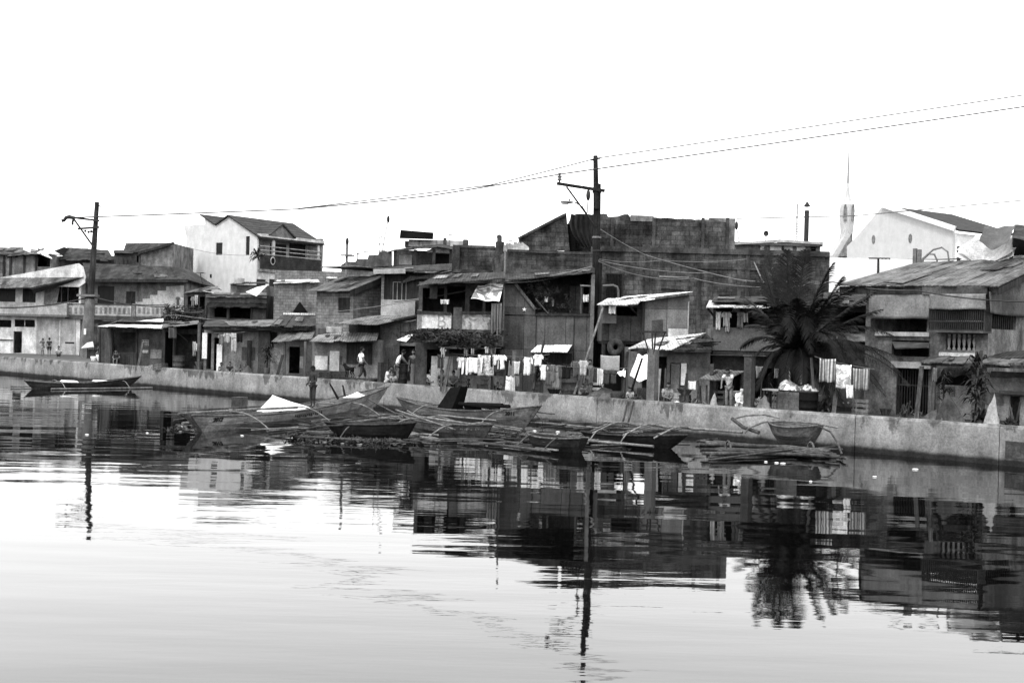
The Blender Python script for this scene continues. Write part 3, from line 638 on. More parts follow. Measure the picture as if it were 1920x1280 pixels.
roof(fr, t, [fr.P(432,611,-1.0), fr.P(505,611,-1.0), fr.P(530,599,2), fr.P(420,602,2)], m_corr, n=5, jit=.2, label='lighter worn sheets laid over the roof, paled to look brightly lit')  # paler sheets put the bright light on this roof into its colour
roof(fr, t, [fr.P(506,611,-1.05), fr.P(592,612,-1.05), fr.P(592,588,3.0), fr.P(532,588,2.6)], m_corrd, n=6, jit=.2)
mb = MB(); mb.beam(fr.P(532,588,2.4), fr.P(592,589,2.4), .3, .1); part(t, 'ridge_cap', mb, m_corrp)
mb = MB(); mb.beam(fr.P(382,616,-.8), fr.P(592,617,-.8), .06, .14); part(t, 'eave_board', mb, m_wood)
pbox(fr, t, 'door_leaf', 379, 624, 388, 672, -.14, -.05, m_white, 'bright white door leaf'); pbox(fr, t, 'door_leaf', 406, 645, 416, 698, -.16, -.05, m_white, 'bright white door standing ajar')
pbox(fr, t, 'down_pipe', 463, 638, 470, 690, -.2, -.02, m_wood); pbox(fr, t, 'wall_patch', 484, 615, 506, 700, -.05, -.003, m_dgrey, 'darker wall bay')
window(fr, t, 505,622,520,652, kind='bars', n=2)
roof(fr, t, [fr.P(508,641,-2.6), fr.P(585,636,-2.6), fr.P(592,618,-.1), fr.P(530,622,-.1)], m_corr, n=6, jit=.15, name='porch_roof')
for x in (534, 573): post(fr, t, x, 640, -2.4, .12, m_wood2, 'porch_post')
pbox(fr, t, 'porch_wall', 513, 644, 535, 705, -2.3, -2.2, m_grey); pbox(fr, t, 'door_leaf', 562, 668, 568, 690, -1.2, -1.1, m_pale)
for x in (374,): post(fr, t, x, 604, -1, .14, m_wood2)
# ================================================================ centre left
fr = FT(4, 600)
t = thing('shutter_house', 'low grey house with two pale boards, an awning and a shuttered window', 'house', fr)
fr = FF(56, 650, 660); t.location = fr.O; t.rotation_euler = (0, 0, 0)
shell(fr, t, 586, 636, 714, 5, m_grey, [(650,642,698,682)], th=.14)
pbox(fr, t, 'wall_board', 590, 667, 614, 693, -.06, -.004, m_white_dirty, 'square pale wall board'); pbox(fr, t, 'wall_board', 618, 658, 636, 697, -.06, -.004, m_white_dirty, 'tall pale wall board')
pbox(fr, t, 'plinth', 586, 695, 650, 730, -.1, -.005, m_dgrey)
window(fr, t, 650,642,698,682, kind='shutter', n=3, inset=-.06)
roof(fr, t, [fr.P(580,640,-.9), fr.P(655,640,-.9), fr.P(655,622,1.2), fr.P(596,628,1.2)], M('worn_sheet_iron', .26, 'corr', rust=.6), n=5, jit=.12)
roof(fr, t, [fr.P(648,640,-.9), fr.P(706,638,-.9), fr.P(710,624,.3), fr.P(652,624,.3)], m_corr, n=3, jit=.04, name='awning')
shell(fr, t, 654, 606, 712, 4, m_wood, d=1.2, name='upper_wall')
roof(fr, t, [fr.P(628,606,-.6), fr.P(706,609,-.6), fr.P(782,592,2.6), fr.P(690,592,2.6)], m_corr, n=6, jit=.05, name='upper_roof')
mb = MB(); cloth_sheet(mb, fr.P(608,620,0).x, fr.P(640,620,0).x, fr.P(620,624,.6).z, fr.P(620,612,.6).z, .5, .1); part(t, 'roof_cover', mb, m_pale, 'crumpled pale cover on the roof')
fr = FF(57.5, 750, 660)
t = thing('plain_wall_house', 'tall plain grey rendered house wall under a rising dark roof edge', 'house', fr)
shell(fr, t, 712, 604, 786, 5, m_grey, [(748,648,778,720)], ztop2=fr.P(786,592).z, th=.14)
pbox(fr, t, 'inner_wall', 746, 645, 780, 725, 1.2, 1.25, m_dgrey)
mb = MB(); mb.beam(fr.P(706,608,-.35), fr.P(784,591,-.35), .7, .09); part(t, 'verge_board', mb, m_wood)
for x in (750, 768): pbox(fr, t, 'panel_strip', x, 606, x+1.2, 646, -.03, -.003, m_dgrey)
pbox(fr, t, 'panel_strip', 750, 622, 786, 623.2, -.03, -.003, m_dgrey)
# block house with rising roof
fr = FT(13, 628, 600)
t = thing('lean_roof_house', 'small grey block house with one shuttered window and a lean roof', 'house', fr)
u0, u1, z1, _ = shell(fr, t, 594, 543, 663, 6, m_block, [(634,558,656,586)], back_rise=1.6)
window(fr, t, 634,558,656,586, kind='shutter', n=2, mat=m_wood)
bk = fr.S(716, 517, u1)
roof(fr, t, [Vector((u0-.3,-.7,z1-.12)), Vector((u1+.45,-.7,z1-.12)), Vector((u1+.45,bk.y,bk.z)), Vector((u0-.3,bk.y,bk.z))], m_corr, n=4, jit=.08)
mb = MB(); mb.beam(Vector((u1+.42,-.6,z1-.3)), Vector((u1+.42,bk.y,bk.z-.2)), .06, .3); part(t, 'verge_board', mb, m_wood)
fr = FF(73, 750, 600)
t = thing('timber_upper_house', 'upper storey of dark boards with a tall window above a pale ledge', 'house', fr)
shell(fr, t, 718, 511, 850, 5, m_wood, [(736,528,762,566)])
window(fr, t, 736,528,762,566, kind='shutter', n=3, mat=m_pale)
pbox(fr, t, 'ledge_wall', 714, 562, 778, 592, -.3, -.005, m_pale, 'pale rendered ledge wall'); pbox(fr, t, 'corner_post', 715, 512, 720, 562, -.2, -.01, m_block)
roof(fr, t, [fr.P(700,511,-.8), fr.P(852,506,-.8), fr.P(850,494,3), fr.P(715,502,3)], m_corrd, n=9, jit=.06)
mb = MB(); mb.beam(fr.P(700,509,-.9), fr.P(760,508,-.9), .06, .3); mb2 = mb; part(t, 'eave_board', mb2, m_pale)
mb = MB()
for k in range(5): mb.beam(fr.P(752+k*4,530-k*3,-.25), fr.P(850,503+k*6,-.3), .05, .1)
part(t, 'roof_batten', mb, m_wood2)
# skyline terraces behind the centre
fr = FF(90, 780, 600)
t = thing('rooftop_terrace', 'stepped rooftop terrace with open pergola roof and a long pale tank', 'rooftop', fr)
shell(fr, t, 640, 498, 850, 6, m_block)
mb = MB(); mb.prism([(q.x, q.z) for q in [fr.P(x, y, -.1) for x, y in ((638,500),(650,491),(668,491),(670,486),(690,486),(692,479),(710,478),(712,472),(735,472),(735,500))]], -.4, -.05); part(t, 'parapet_step', mb, m_dgrey)
roof(fr, t, [fr.P(726,472,-.8), fr.P(822,463,-.8), fr.P(824,458,2.5), fr.P(740,468,2.5)], m_corrd, n=6, jit=.1)
roof(fr, t, [fr.P(820,462,-.9), fr.P(852,468,-.9), fr.P(852,463,2.5), fr.P(824,457,2.5)], m_corrd, n=3, jit=.1)
mb = MB(); mb.prism([(q.x, q.z) for q in [fr.P(x, y, -.5) for x, y in ((800,470),(822,461),(850,468),(850,475),(800,473))]], -.5, -.42); part(t, 'gable_board', mb, m_grey)
for x in (741, 779, 814, 846): post(fr, t, x, 468, -.5, .22, m_wood, yb=500)
pbox(fr, t, 'pale_sheet', 748, 478, 772, 496, 1, 1.1, m_white_dirty); pbox(fr, t, 'back_wall', 738, 470, 852, 500, 4.2, 4.3, m_dgrey); pbox(fr, t, 'dark_board', 812, 476, 842, 496, .6, .7, m_black); pbox(fr, t, 'dark_board', 784, 480, 806, 496, .6, .7, m_dgrey)
pbox(fr, t, 'long_tank', 766, 450, 868, 463, 3, 5, m_pale); pbox(fr, t, 'tank_end', 868, 449, 877, 463, 3.2, 5, m_dgrey); pbox(fr, t, 'tank_end', 759, 452, 766, 463, 3.2, 5, m_dgrey)
for x in (785, 792, 818, 842): pbox(fr, t, 'tank_strap', x, 450, x+1.5, 463, 2.95, 2.995, m_grey)
mb = MB(); mb.hexa([fr.P(749,447,2.2), fr.P(812,449,2.2), fr.P(812,449,4), fr.P(749,447,4), fr.P(751,431,2.2), fr.P(813,436,2.2), fr.P(813,436,4), fr.P(751,431,4)]); part(t, 'water_box', mb, m_black)
pbox(fr, t, 'stack_pipe', 831, 446, 837, 464, 2.5, 2.8, m_dgrey)
fr = FF(66, 900, 600)
t = thing('parapet_house', 'dark block parapet between two stout soot stained corner pillars', 'house', fr)
shell(fr, t, 848, 463, 958, 6, m_dblock)
pbox(fr, t, 'pillar', 848, 459, 861, 560, -.25, .4, m_dconc); pbox(fr, t, 'pillar', 928, 453, 944, 560, -.25, .4, m_dconc); pbox(fr, t, 'pillar_cap', 932, 443, 941, 454, -.1, .25, m_dconc)
mb = MB(); a = fr.P(934,452,0); mb.ball((a.x+.05, .06, fr.P(936,444,0).z), .14, 8, 6); part(t, 'finial', mb, m_dconc)
pbox(fr, t, 'coping', 861, 460, 928, 465, -.08, .3, m_dgrey)
pbox(fr, t, 'dark_ledge', 850, 506, 958, 512, -.5, 0, m_dconc)
# ================================================================ terrace house with painted panels and planted awning
fr = FT(4.4, 860)
t = thing('panel_terrace_house', 'open fronted house with white painted balcony panels above a weedy awning', 'house', fr)
fr = FF(50, 865, 660); t.location = fr.O; t.rotation_euler = (0, 0, 0)
shell(fr, t, 780, 622, 946, 4, m_dgrey, [(800,655,836,720), (842,640,938,664)])
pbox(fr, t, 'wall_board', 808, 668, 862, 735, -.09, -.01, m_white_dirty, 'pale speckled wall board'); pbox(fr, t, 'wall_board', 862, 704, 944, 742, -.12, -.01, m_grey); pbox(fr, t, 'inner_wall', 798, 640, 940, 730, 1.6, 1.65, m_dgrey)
pbox(fr, t, 'terrace_slab', 780, 617, 946, 622, -.5, 4, m_dconc)
pbox(fr, t, 'balcony_panel', 790, 587, 846, 618, -.5, -.38, m_white_dirty, 'white painted balcony panel with a faint drawn letter'); q = pbox(fr, t, 'balcony_panel', 866, 588, 920, 618, -.5, -.38, M('patchy_white_panel', .34, 'print', ps=2.2, lo=.5), 'patchy whitewashed balcony panel')
pbox(fr, t, 'balcony_post', 782, 580, 790, 620, -.55, -.3, m_grey); pbox(fr, t, 'balcony_post', 850, 576, 866, 620, -.55, -.3, m_dgrey); pbox(fr, t, 'balcony_post', 921, 580, 932, 620, -.55, -.3, m_dgrey)
mb = MB(); mb.beam(fr.P(782,585,-.45), fr.P(846,588,-.45), .3, .12); mb.beam(fr.P(866,586,-.45), fr.P(930,586,-.45), .3, .1); part(t, 'handrail', mb, m_wood)
cu = bpy.data.curves.new('letter', 'FONT'); cu.body = 'B'; cu.size = .75; cu.extrude = .006
tmp = bpy.data.objects.new('letter', cu); dg = bpy.context.evaluated_depsgraph_get(); COL.objects.link(tmp); bpy.context.view_layer.update()
me = bpy.data.meshes.new_from_object(tmp.evaluated_get(bpy.context.evaluated_depsgraph_get())); bpy.data.objects.remove(tmp); me.materials.clear(); me.materials.append(cloth(.36))
a = fr.P(818,613,-.51); o = part(t, 'drawn_letter', me, cloth(.36)); o.location = (a.x, -.508, a.z); o.rotation_euler = (rad(90), 0, 0)
shell(fr, t, 786, 530, 946, 3, m_dgrey, [(792,540,832,590), (838,534,872,590), (880,555,905,590), (910,562,930,590)], d=1.0, zb=fr.P(860,620,1).z, name='upper_wall')
roof(fr, t, [fr.P(782,535,-.6), fr.P(946,522,-.6), fr.P(946,510,3), fr.P(820,515,3)], m_corrd, n=8, jit=.1)
pbox(fr, t, 'frame_panel', 806, 530, 820, 560, .8, .86, m_dgrey)
roof(fr, t, [fr.P(752,640,-1.6), fr.P(840,640,-1.6), fr.P(850,622,-.4), fr.P(786,622,-.4)], m_corrd, n=4, jit=.1, name='awning')
roof(fr, t, [fr.P(834,652,-1.6), fr.P(944,648,-1.6), fr.P(944,624,-.4), fr.P(840,624,-.4)], m_corrd, n=5, jit=.1, name='awning')
mb = MB(); mb.slab(fr.P(744,637,-1.7), fr.P(762,640,-1.75), fr.P(776,626,-.9), fr.P(772,625,-.9), .02); part(t, 'loose_sheet', mb, m_corrw, 'folded bright sheet end of the awning')
for x in (829, 886, 926): post(fr, t, x, 645, -1.4, .09, m_wood2)
rn = random.Random(11)
c = thing('creeper', 'matted dead and living creeper heaped along the awning under painted panels', 'creeper', fr)
mb = MB()
for x, y, w_, h_, n in ((800,628,.9,.22,300), (850,634,.9,.35,500), (880,638,.9,.42,600), (905,640,.8,.4,500), (925,642,.6,.4,400), (820,622,1.2,.16,300)): foliage(mb, fr.P(x, y, -1.3), (w_, .5, h_), n, .085, rn)
part(c, 'foliage', mb, m_leaf)
mb = MB()
for i in range(40):
    a = fr.P(rn.uniform(790, 935), rn.uniform(620, 642), -1.3+rn.uniform(-.5, .3)); b_ = a+Vector((rn.uniform(-.7, .7), rn.uniform(-.2, .2), rn.uniform(-.35, .12))); mb.tube([a, a.lerp(b_, .5)+Vector((0, 0, .1)), b_], [.018, .014, .006], 4)
part(c, 'dead_vines', mb, m_wood2)['kind'] = 'stuff'
mb = MB(); pq = [fr.P(*q) for q in ((883,562,-.7), (908,566,-.75), (935,567,-.7), (944,530,.2), (905,530,.2))]
# printed banner slung over the terrace
bn = MB(); a, b_, c_, e_ = fr.P(883,560,-.9), fr.P(936,566,-.9), fr.P(945,529,.3), fr.P(896,536,.3); vs = []; K = 12
for k in (0, 1):
    for j in range(K+1):
        for i in range(K+1):
            f, g_ = i/K, j/K; p = a.lerp(b_, f).lerp(e_.lerp(c_, f), g_); vs.append(p+Vector((0, 0, -.12*math.sin(math.pi*f)*math.sin(math.pi*g_)+.03*math.sin(9*f+3*g_)+k*.01)))
n_ = (K+1)**2; q_ = lambda i, j, k: k*n_+j*(K+1)+i
bn.add(vs, [(q_(i,j,0), q_(i,j+1,0), q_(i+1,j+1,0), q_(i+1,j,0)) for i in range(K) for j in range(K)]+[(q_(i,j,1), q_(i+1,j,1), q_(i+1,j+1,1), q_(i,j+1,1)) for i in range(K) for j in range(K)], True)
single('tarpaulin', bn, M('printed_banner', .72, 'print', ps=1.5, lo=.25, amt=.1, stk=0), 'white printed tarpaulin slung as a shade over the terrace', 'tarpaulin', fr)
for i, (x0, x1, yb) in enumerate(((921,924,628), (926,929,622), (931,934,634), (936,939,626))): garment(fr, 'rag', x0, 568, x1+1, yb, -.7, cloth(.3), 'long thin pale rag hanging in a bunch below the printed tarpaulin', 'rags hanging below the tarpaulin')
for x0, x1, lab in ((826,832,'small white rag drying on the terrace sill'), (833,842,'white towel drying on the terrace sill beside a dark doorway')): garment(fr, 'rag' if x0 < 830 else 'towel', x0, 561, x1, 570, -.4, cloth(.6), lab)
# ================================================================ plywood house with junk balcony
fr = FF(50.5, 1020, 680)
t = thing('plywood_house', 'tall house clad in weathered plywood with a stepped corner and junk filled balcony', 'house', fr)
z_ = lambda x, y: fr.P(x, y, 0).z
u0, u1, _, zt = fr.rect(944, 592, 1112, 740)
u0 = fr.P(944,650,0).x; uc_ = fr.P(1003,600,0).x; u1 = fr.P(1112,650,0).x
hw = fr.rect(1020, 662, 1072, 684)
mb = MB(); mb.panel(u0, u1, 0, z_(1050,592), 0, .12, [hw])
mb.prism([(u0, z_(950,592)+.001), (u0, z_(946,534)), (fr.P(966,534,0).x, z_(966,534)), (uc_, z_(1003,578)), (uc_, z_(1003,592)+.001)], 0, .12)
mb.box(u0, u0+.12, .13, 4.5, 0, z_(946,534)); mb.box(u1-.12, u1, .13, 4.5, 0, z_(1050,500)); mb.box(u0+.13, u1-.13, 4.3, 4.45, 0, z_(1050,505)); part(t, 'wall', mb, m_ply)
mb = MB(); mb.beam(fr.P(966,532,-.05), fr.P(1004,580,-.05), .14, .12); part(t, 'stair_string', mb, m_wood2)
pbox(fr, t, 'balcony_floor', 946, 586, 1112, 591, .13, 4.2, m_wood); mb = MB(); mb.beam(fr.P(1003,590,-.04), fr.P(1110,591,-.04), .1, .07); part(t, 'handrail', mb, m_wood)
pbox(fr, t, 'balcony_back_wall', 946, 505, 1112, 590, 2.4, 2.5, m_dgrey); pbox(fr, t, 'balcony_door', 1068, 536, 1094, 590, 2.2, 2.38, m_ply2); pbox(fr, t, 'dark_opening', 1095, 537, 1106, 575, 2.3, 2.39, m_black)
post(fr, t, 1112, 515, -.05, .16, m_conc); post(fr, t, 1090, 538, .2, .08, m_wood2, yb=590); post(fr, t, 947, 470, -.1, .08, m_metal2)
mb = MB(); mb.beam(fr.P(1088,535,.1), fr.P(1110,536,.1), .06); part(t, 'rail', mb, m_pale)
roof(fr, t, [fr.P(945,526,-.5), fr.P(1112,511,-.5), fr.P(1112,505,3), fr.P(945,512,3)], m_corrd, n=8, jit=.05)
roof(fr, t, [fr.P(995,659,-.75), fr.P(1064,660,-.75), fr.P(1073,647,-.02), fr.P(1008,647,-.02)], m_corrw, n=2, jit=.02, name='awning', label='bright white hinged awning sheet')
window(fr, t, 1020,662,1072,684, kind='shutter', n=4, mat=m_wood)
for a, b_ in (((998,662,-.7),(1022,684,-.02)), ((1064,662,-.7),(1072,690,-.02))):
    mb = MB(); mb.beam(fr.P(*a), fr.P(*b_), .04); part(t, 'awning_strut', mb, m_wood)
pbox(fr, t, 'base_wall', 1018, 706, 1075, 745, -.3, -.01, m_dgrey)
for x in (1004, 1075): pbox(fr, t, 'cover_strip', x-.8, 592, x+.8, 740, -.03, -.003, m_wood)
mb = MB()
for k in range(8): a_ = math.pi*k/4; mb.box(0,0,0,0,0,0) if 0 else None
q = fr.P(983,580,-.02); mb.prism([(q.x+(.1 if i % 2 == 0 else .04)*math.sin(i*math.pi/5), q.z+(.1 if i % 2 == 0 else .04)*math.cos(i*math.pi/5)) for i in range(10)], -.04, -.004); part(t, 'star_ornament', mb, m_white)
rn = random.Random(5)
mb = MB()
for x, y in ((996,545), (1006,540), (1017,556), (1028,538), (1040,575), (1058,570)): foliage(mb, fr.P(x, y, .7), (.45, .3, .4), 110, .1, rn, 5)
o = single('balcony_plant', mb, m_leaf2, 'straggly potted greenery filling the dark plywood balcony', 'plant', fr)
mb = MB(); mb.tube([fr.P(1004,560,.1), fr.P(1028,588,.1)], .03, 5); single('broom', mb, m_wood2, 'thin pole slanting across the junk balcony rail', 'pole', fr)
for nme, x0, y0, x1, y1, mt, lb in (('bucket', 1020,556,1028,566,m_white_dirty,'small pale bucket among plants on the balcony'), ('bucket', 1034,560,1039,574,m_grey,'grey bucket standing right of the pale one on the balcony')):
    a = fr.P((x0+x1)/2, y1, .5); r_ = (fr.P(x1,y1,.5).x-fr.P(x0,y1,.5).x)/2; hh = fr.P(x0,y0,.5).z-a.z; single(nme, MB().lathe([(r_*.75,0),(r_,hh),(r_*.88,hh),(r_*.7,.03)], 12, a), mt, lb, 'bucket', fr)
garment(fr, 'towel', 1093, 552, 1104, 566, .15, cloth(.7), 'white towel hung by the balcony doorway of the plywood house')
# ================================================================ big block building behind
fr = FF(60, 1030, 600, 8)
t = thing('block_warehouse', 'large unplastered dark block building with raised gable and long stained flank', 'building', fr)
fr2 = FF(63, 1300, 600)
u0, u1, z1, _ = shell(fr, t, 952, 474, 1112, 8, m_dblock)
pbox(fr, t, 'coping', 952, 470, 1112, 475, -.08, .2, m_dconc)
t2 = thing('block_building', 'large dark hollow block building with ragged parapet and stained flank', 'building', fr2); f2 = fr2
t.name = 'front_block_annex'; t['label'] = 'lower block annex with plain parapet in front of the draped gable'; t['category'] = 'annex'
shell(f2, t2, 1108, 468, 1556, 9, m_dblock, [(1134,512,1168,562), (1348,553,1368,565), (1438,546,1450,550)])
mb = MB(); pts = [(975,470),(972,445),(1040,411),(1062,402),(1068,470)]; mb.prism([(q.x, q.z) for q in [f2.P(x, y, .6) for x, y in pts]], .5, .75); part(t2, 'gable_wall', mb, m_dblock)
mb = MB(); mb.prism([(q.x, q.z) for q in [f2.P(x, y, .6) for x, y in ((971,446),(1040,410),(1056,402),(1062,400),(1062,404),(1044,413),(974,449))]], .3, 1.0); part(t2, 'coping', mb, m_dconc)
rn = random.Random(2)
def ragged(x0, x1, y0, y1, step=7, amp=1.5): 
    k = int((x1-x0)/step); return [(x0+(x1-x0)*i/k, y0+(y1-y0)*i/k+rn.choice((-1, 0, 0, 1))*amp*rn.random()) for i in range(k+1)]
top = [(1056,402),(1068,400)]+ragged(1072,1138,401,402)+[(1140,407),(1158,406),(1170,402)]+[(1178,402)]+ragged(1180,1330,406,412)
mb = MB(); mb.prism([(q.x, q.z) for q in [f2.P(x, y, .6) for x, y in [(1100,468)]+top[3:]+[(1366,418),(1366,468)]]], .5, .75); part(t2, 'upper_wall', mb, m_dblock)
shell(f2, t2, 1068, 416, 1378, 6, m_dblock, d=1.3, name='upper_shell', ends=(1, 1))
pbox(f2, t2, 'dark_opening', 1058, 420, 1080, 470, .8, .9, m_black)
pbox(f2, t2, 'pale_patch', 1182, 404, 1226, 415, .45, .495, m_grey); pbox(f2, t2, 'end_wall', 1330, 409, 1378, 470, .9, 1.25, m_grey, 'lighter rendered end wall')
for x in (1148, 1226, 1318, 1364): pbox(f2, t2, 'pilaster', x-3, 408, x+3, 468, .4, .498, m_dconc)
for x in (1212, 1310, 1400, 1385): pbox(f2, t2, 'pilaster', x-4, 474, x+4, 660, -.06, -.003, m_dconc)
pbox(f2, t2, 'floor_band', 1112, 466, 1556, 476, -.12, -.003, m_dconc); pbox(f2, t2, 'floor_band', 1300, 502, 1500, 506, -.08, -.003, m_dconc)
window(f2, t2, 1134,512,1168,562, kind='bars', n=4, mat=m_metal, inset=-.05); pbox(f2, t2, 'vent', 1348,553,1368,565, .06, .1, m_black); pbox(f2, t2, 'vent', 1438,546,1450,550, .06, .1, m_black)
mb = MB(); mb.tube([f2.P(1130,536,-.3), f2.P(1150,535,-.3), f2.P(1157,538,-.3), f2.P(1159,545,-.3), f2.P(1159,562,-.3)], .07, 8); part(t2, 'drain_pipe', mb, m_metal2)
mb = MB(); mb.tube([f2.P(1236,519,-.1), f2.P(1292,521,-.1)], .06, 6); part(t2, 'conduit', mb, m_metal2); mb = MB(); mb.tube([f2.P(1240,541,-.1), f2.P(1282,543,-.1)], .05, 6); part(t2, 'conduit', mb, m_wood)
for a, b_ in (((1244,433),(1234,468)), ((1316,434),(1306,470)), ((1328,435),(1326,470))):
    mb = MB(); mb.tube([f2.P(*a,.35), f2.P(*b_,.35)], .03, 5); part(t2, 'rusted_rod', mb, m_metal)
mb = MB(); 
for x0, x1, y in ((1205,1216,462), (1218,1232,464), (1300,1318,468)): q = f2.P(x0, y, -.05); mb.box(q.x, f2.P(x1,y,-.05).x, -.05, .3, q.z-.12, q.z+.1)
part(t2, 'rubble', mb, m_dgrey)
# draped net on the gable
mb = MB(); vs = []; K, J = 22, 12
a, b_, c_, e_ = f2.P(1070,402,.2), f2.P(1120,404,.2), f2.P(1122,466,.2), f2.P(1092,464,.2)
for k in (0, 1):
    for j in range(J+1):
        for i in range(K+1):
            f, g_ = i/K, j/J; p = a.lerp(b_, f).lerp(e_.lerp(c_, f), g_); vs.append(p+Vector((-.3*math.sin(math.pi*g_)*(1-f), -.1-.13*math.sin(f*34+g_*2)*(1-.4*f)+k*.012, .0)))
n_ = (K+1)*(J+1); q_ = lambda i, j, k: k*n_+j*(K+1)+i
mb.add(vs, [(q_(i,j,0), q_(i,j+1,0), q_(i+1,j+1,0), q_(i+1,j,0)) for i in range(K) for j in range(J)]+[(q_(i,j,1), q_(i+1,j,1), q_(i+1,j+1,1), q_(i,j+1,1)) for i in range(K) for j in range(J)], True)
single('fishing_net', mb, M('draped_net', .03, amt=.4, stk=.4), 'dark net draped in folds over the ragged gable beside the pole', 'net', f2)
# ================================================================ raised plywood box house right of the pole
fr = FT(5.5, 1180, 620)
t = thing('plywood_box_house', 'raised grey plywood box house with bright white awning roofs', 'house', fr)
fr = FF(47.5, 1208, 620); t.location = fr.O; t.rotation_euler = (0, 0, 0)
zl = fr.P(1240,652,0).z
shell(fr, t, 1206, 563, 1292, 3.6, m_ply2, ztop2=fr.P(1290,551).z, zb=zl-.3)
shell(fr, t, 1130, 568, 1206, 3.4, m_ply, [(1140,572,1195,592)], d=.5, zb=fr.P(1160,640,.5).z)
roof(fr, t, [fr.P(1138,567,-.5), fr.P(1212,563,-.5), fr.P(1300,547,.6), fr.P(1170,556,2.5)], m_corrw, n=5, jit=.08)
roof(fr, t, [fr.P(1118,571,-1.4), fr.P(1196,570,-1.4), fr.P(1206,558,.3), fr.P(1140,559,.3)], m_corrp, n=4, jit=.1, name='awning')
mb = MB(); mb.beam(fr.P(1206,562,-.15), fr.P(1300,549,-.15), .3, .1); part(t, 'verge_board', mb, m_wood2)
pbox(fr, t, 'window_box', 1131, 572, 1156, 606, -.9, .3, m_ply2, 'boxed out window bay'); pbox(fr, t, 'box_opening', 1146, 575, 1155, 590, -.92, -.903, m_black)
for a, b_ in (((1178,571,-1.2),(1194,590,.48)),): mb = MB(); mb.beam(fr.P(*a), fr.P(*b_), .05); part(t, 'awning_strut', mb, m_wood)
for x in (1207, 1290): pbox(fr, t, 'corner_strip', x-1, 565, x+1.4, 652, -.04, -.003, m_pale if x > 1250 else m_wood)
pbox(fr, t, 'pale_board', 1253, 616, 1290, 632, -.12, -.05, m_white_dirty, 'ragged pale board along the wall foot')
for x in (1132, 1170, 1206, 1250, 1290): post(fr, t, x, 640, .6, .14, m_wood)
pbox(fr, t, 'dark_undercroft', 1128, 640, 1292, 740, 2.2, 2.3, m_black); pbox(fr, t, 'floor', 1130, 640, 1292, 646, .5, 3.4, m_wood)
garment(fr, 'towel', 1141, 573, 1155, 588, -1.0, cloth(.8), 'white towel pegged beneath the bright awning of the plywood box')
# ================================================================ low shack with loaded roof, white tarp in front
fr = FF(45.2, 1260, 690)
t = thing('loaded_roof_shack', 'low shack whose pale roof is weighted down with tyres and planks', 'shack', fr)
shell(fr, t, 1184, 653, 1332, 3.4, m_grey, [(1204,668,1250,750), (1256,680,1276,742)])
roof(fr, t, [fr.P(1180,652,-.9), fr.P(1262,655,-.9), fr.P(1324,624,1.6), fr.P(1214,636,1.6)], m_corrp, n=7, jit=.15)
roof(fr, t, [fr.P(1240,656,-.8), fr.P(1334,656,-.8), fr.P(1334,626,2.2), fr.P(1300,627,2.2)], m_corrd, n=6, jit=.12)
mb = MB(); mb.beam(fr.P(1182,656,-.8), fr.P(1334,658,-.8), .06, .1); part(t, 'eave_board', mb, m_wood)
rn = random.Random(8)
for i in range(12):
    a = fr.P(rn.uniform(1262,1325), rn.uniform(632,648), .2+rn.uniform(-.5,.8)); mb = MB(); mb.beam(a, a+Vector((rn.uniform(.4,1.0), rn.uniform(-.2,.2), rn.uniform(-.05,.08))), .16, .05); part(t, 'roof_plank', mb, rn.choice((m_wood, m_wood2)))
pbox(fr, t, 'door_leaf', 1258, 682, 1274, 740, -.1, .0, m_grey); pbox(fr, t, 'pale_curtain', 1277, 681, 1287, 722, -.14, -.05, m_white); pbox(fr, t, 'inner_wall', 1200, 665, 1256, 750, 1.5, 1.55, m_dgrey)
pbox(fr, t, 'counter', 1195, 728, 1254, 750, -.4, -.2, m_dgrey)
# white tarpaulin slung below its eave
def sling(fr, name, P4, mat, label, sagv, cat='tarpaulin', K=12, rip=.03):
    a, b_, c_, e_ = [fr.P(*p) for p in P4]; mb = MB(); vs = []
    for k in (0, 1):
        for j in range(K+1):
            for i in range(K+1):
                f, g_ = i/K, j/K; p = a.lerp(b_, f).lerp(e_.lerp(c_, f), g_)
                vs.append(p+Vector((0, k*.012, -sagv*math.sin(math.pi*f)*(1-g_*.8)+rip*math.sin(f*11+g_*7))))
    n_ = (K+1)**2; q_ = lambda i, j, k: k*n_+j*(K+1)+i
    fs = []
    for i in range(K):
        for j in range(K): fs += [(q_(i,j,0), q_(i+1,j,0), q_(i+1,j+1,0), q_(i,j+1,0)), (q_(i,j+1,1), q_(i+1,j+1,1), q_(i+1,j,1), q_(i,j,1))]
    mb.add(vs, fs, True)
    return single(name, mb, mat, label, cat, fr)
sling(fr, 'tarpaulin', ((1181,704,-2.2), (1220,706,-2.2), (1220,664,-.9), (1196,664,-.9)), m_tarp, 'brilliant white tarpaulin slung below the loaded shack roof', .18)
sling(fr, 'tarpaulin', ((1156,700,-1.8), (1172,706,-1.8), (1174,690,-1.4), (1172,690,-1.4)), m_tarp, 'small white tarpaulin corner poking out left of the big white one', .02)
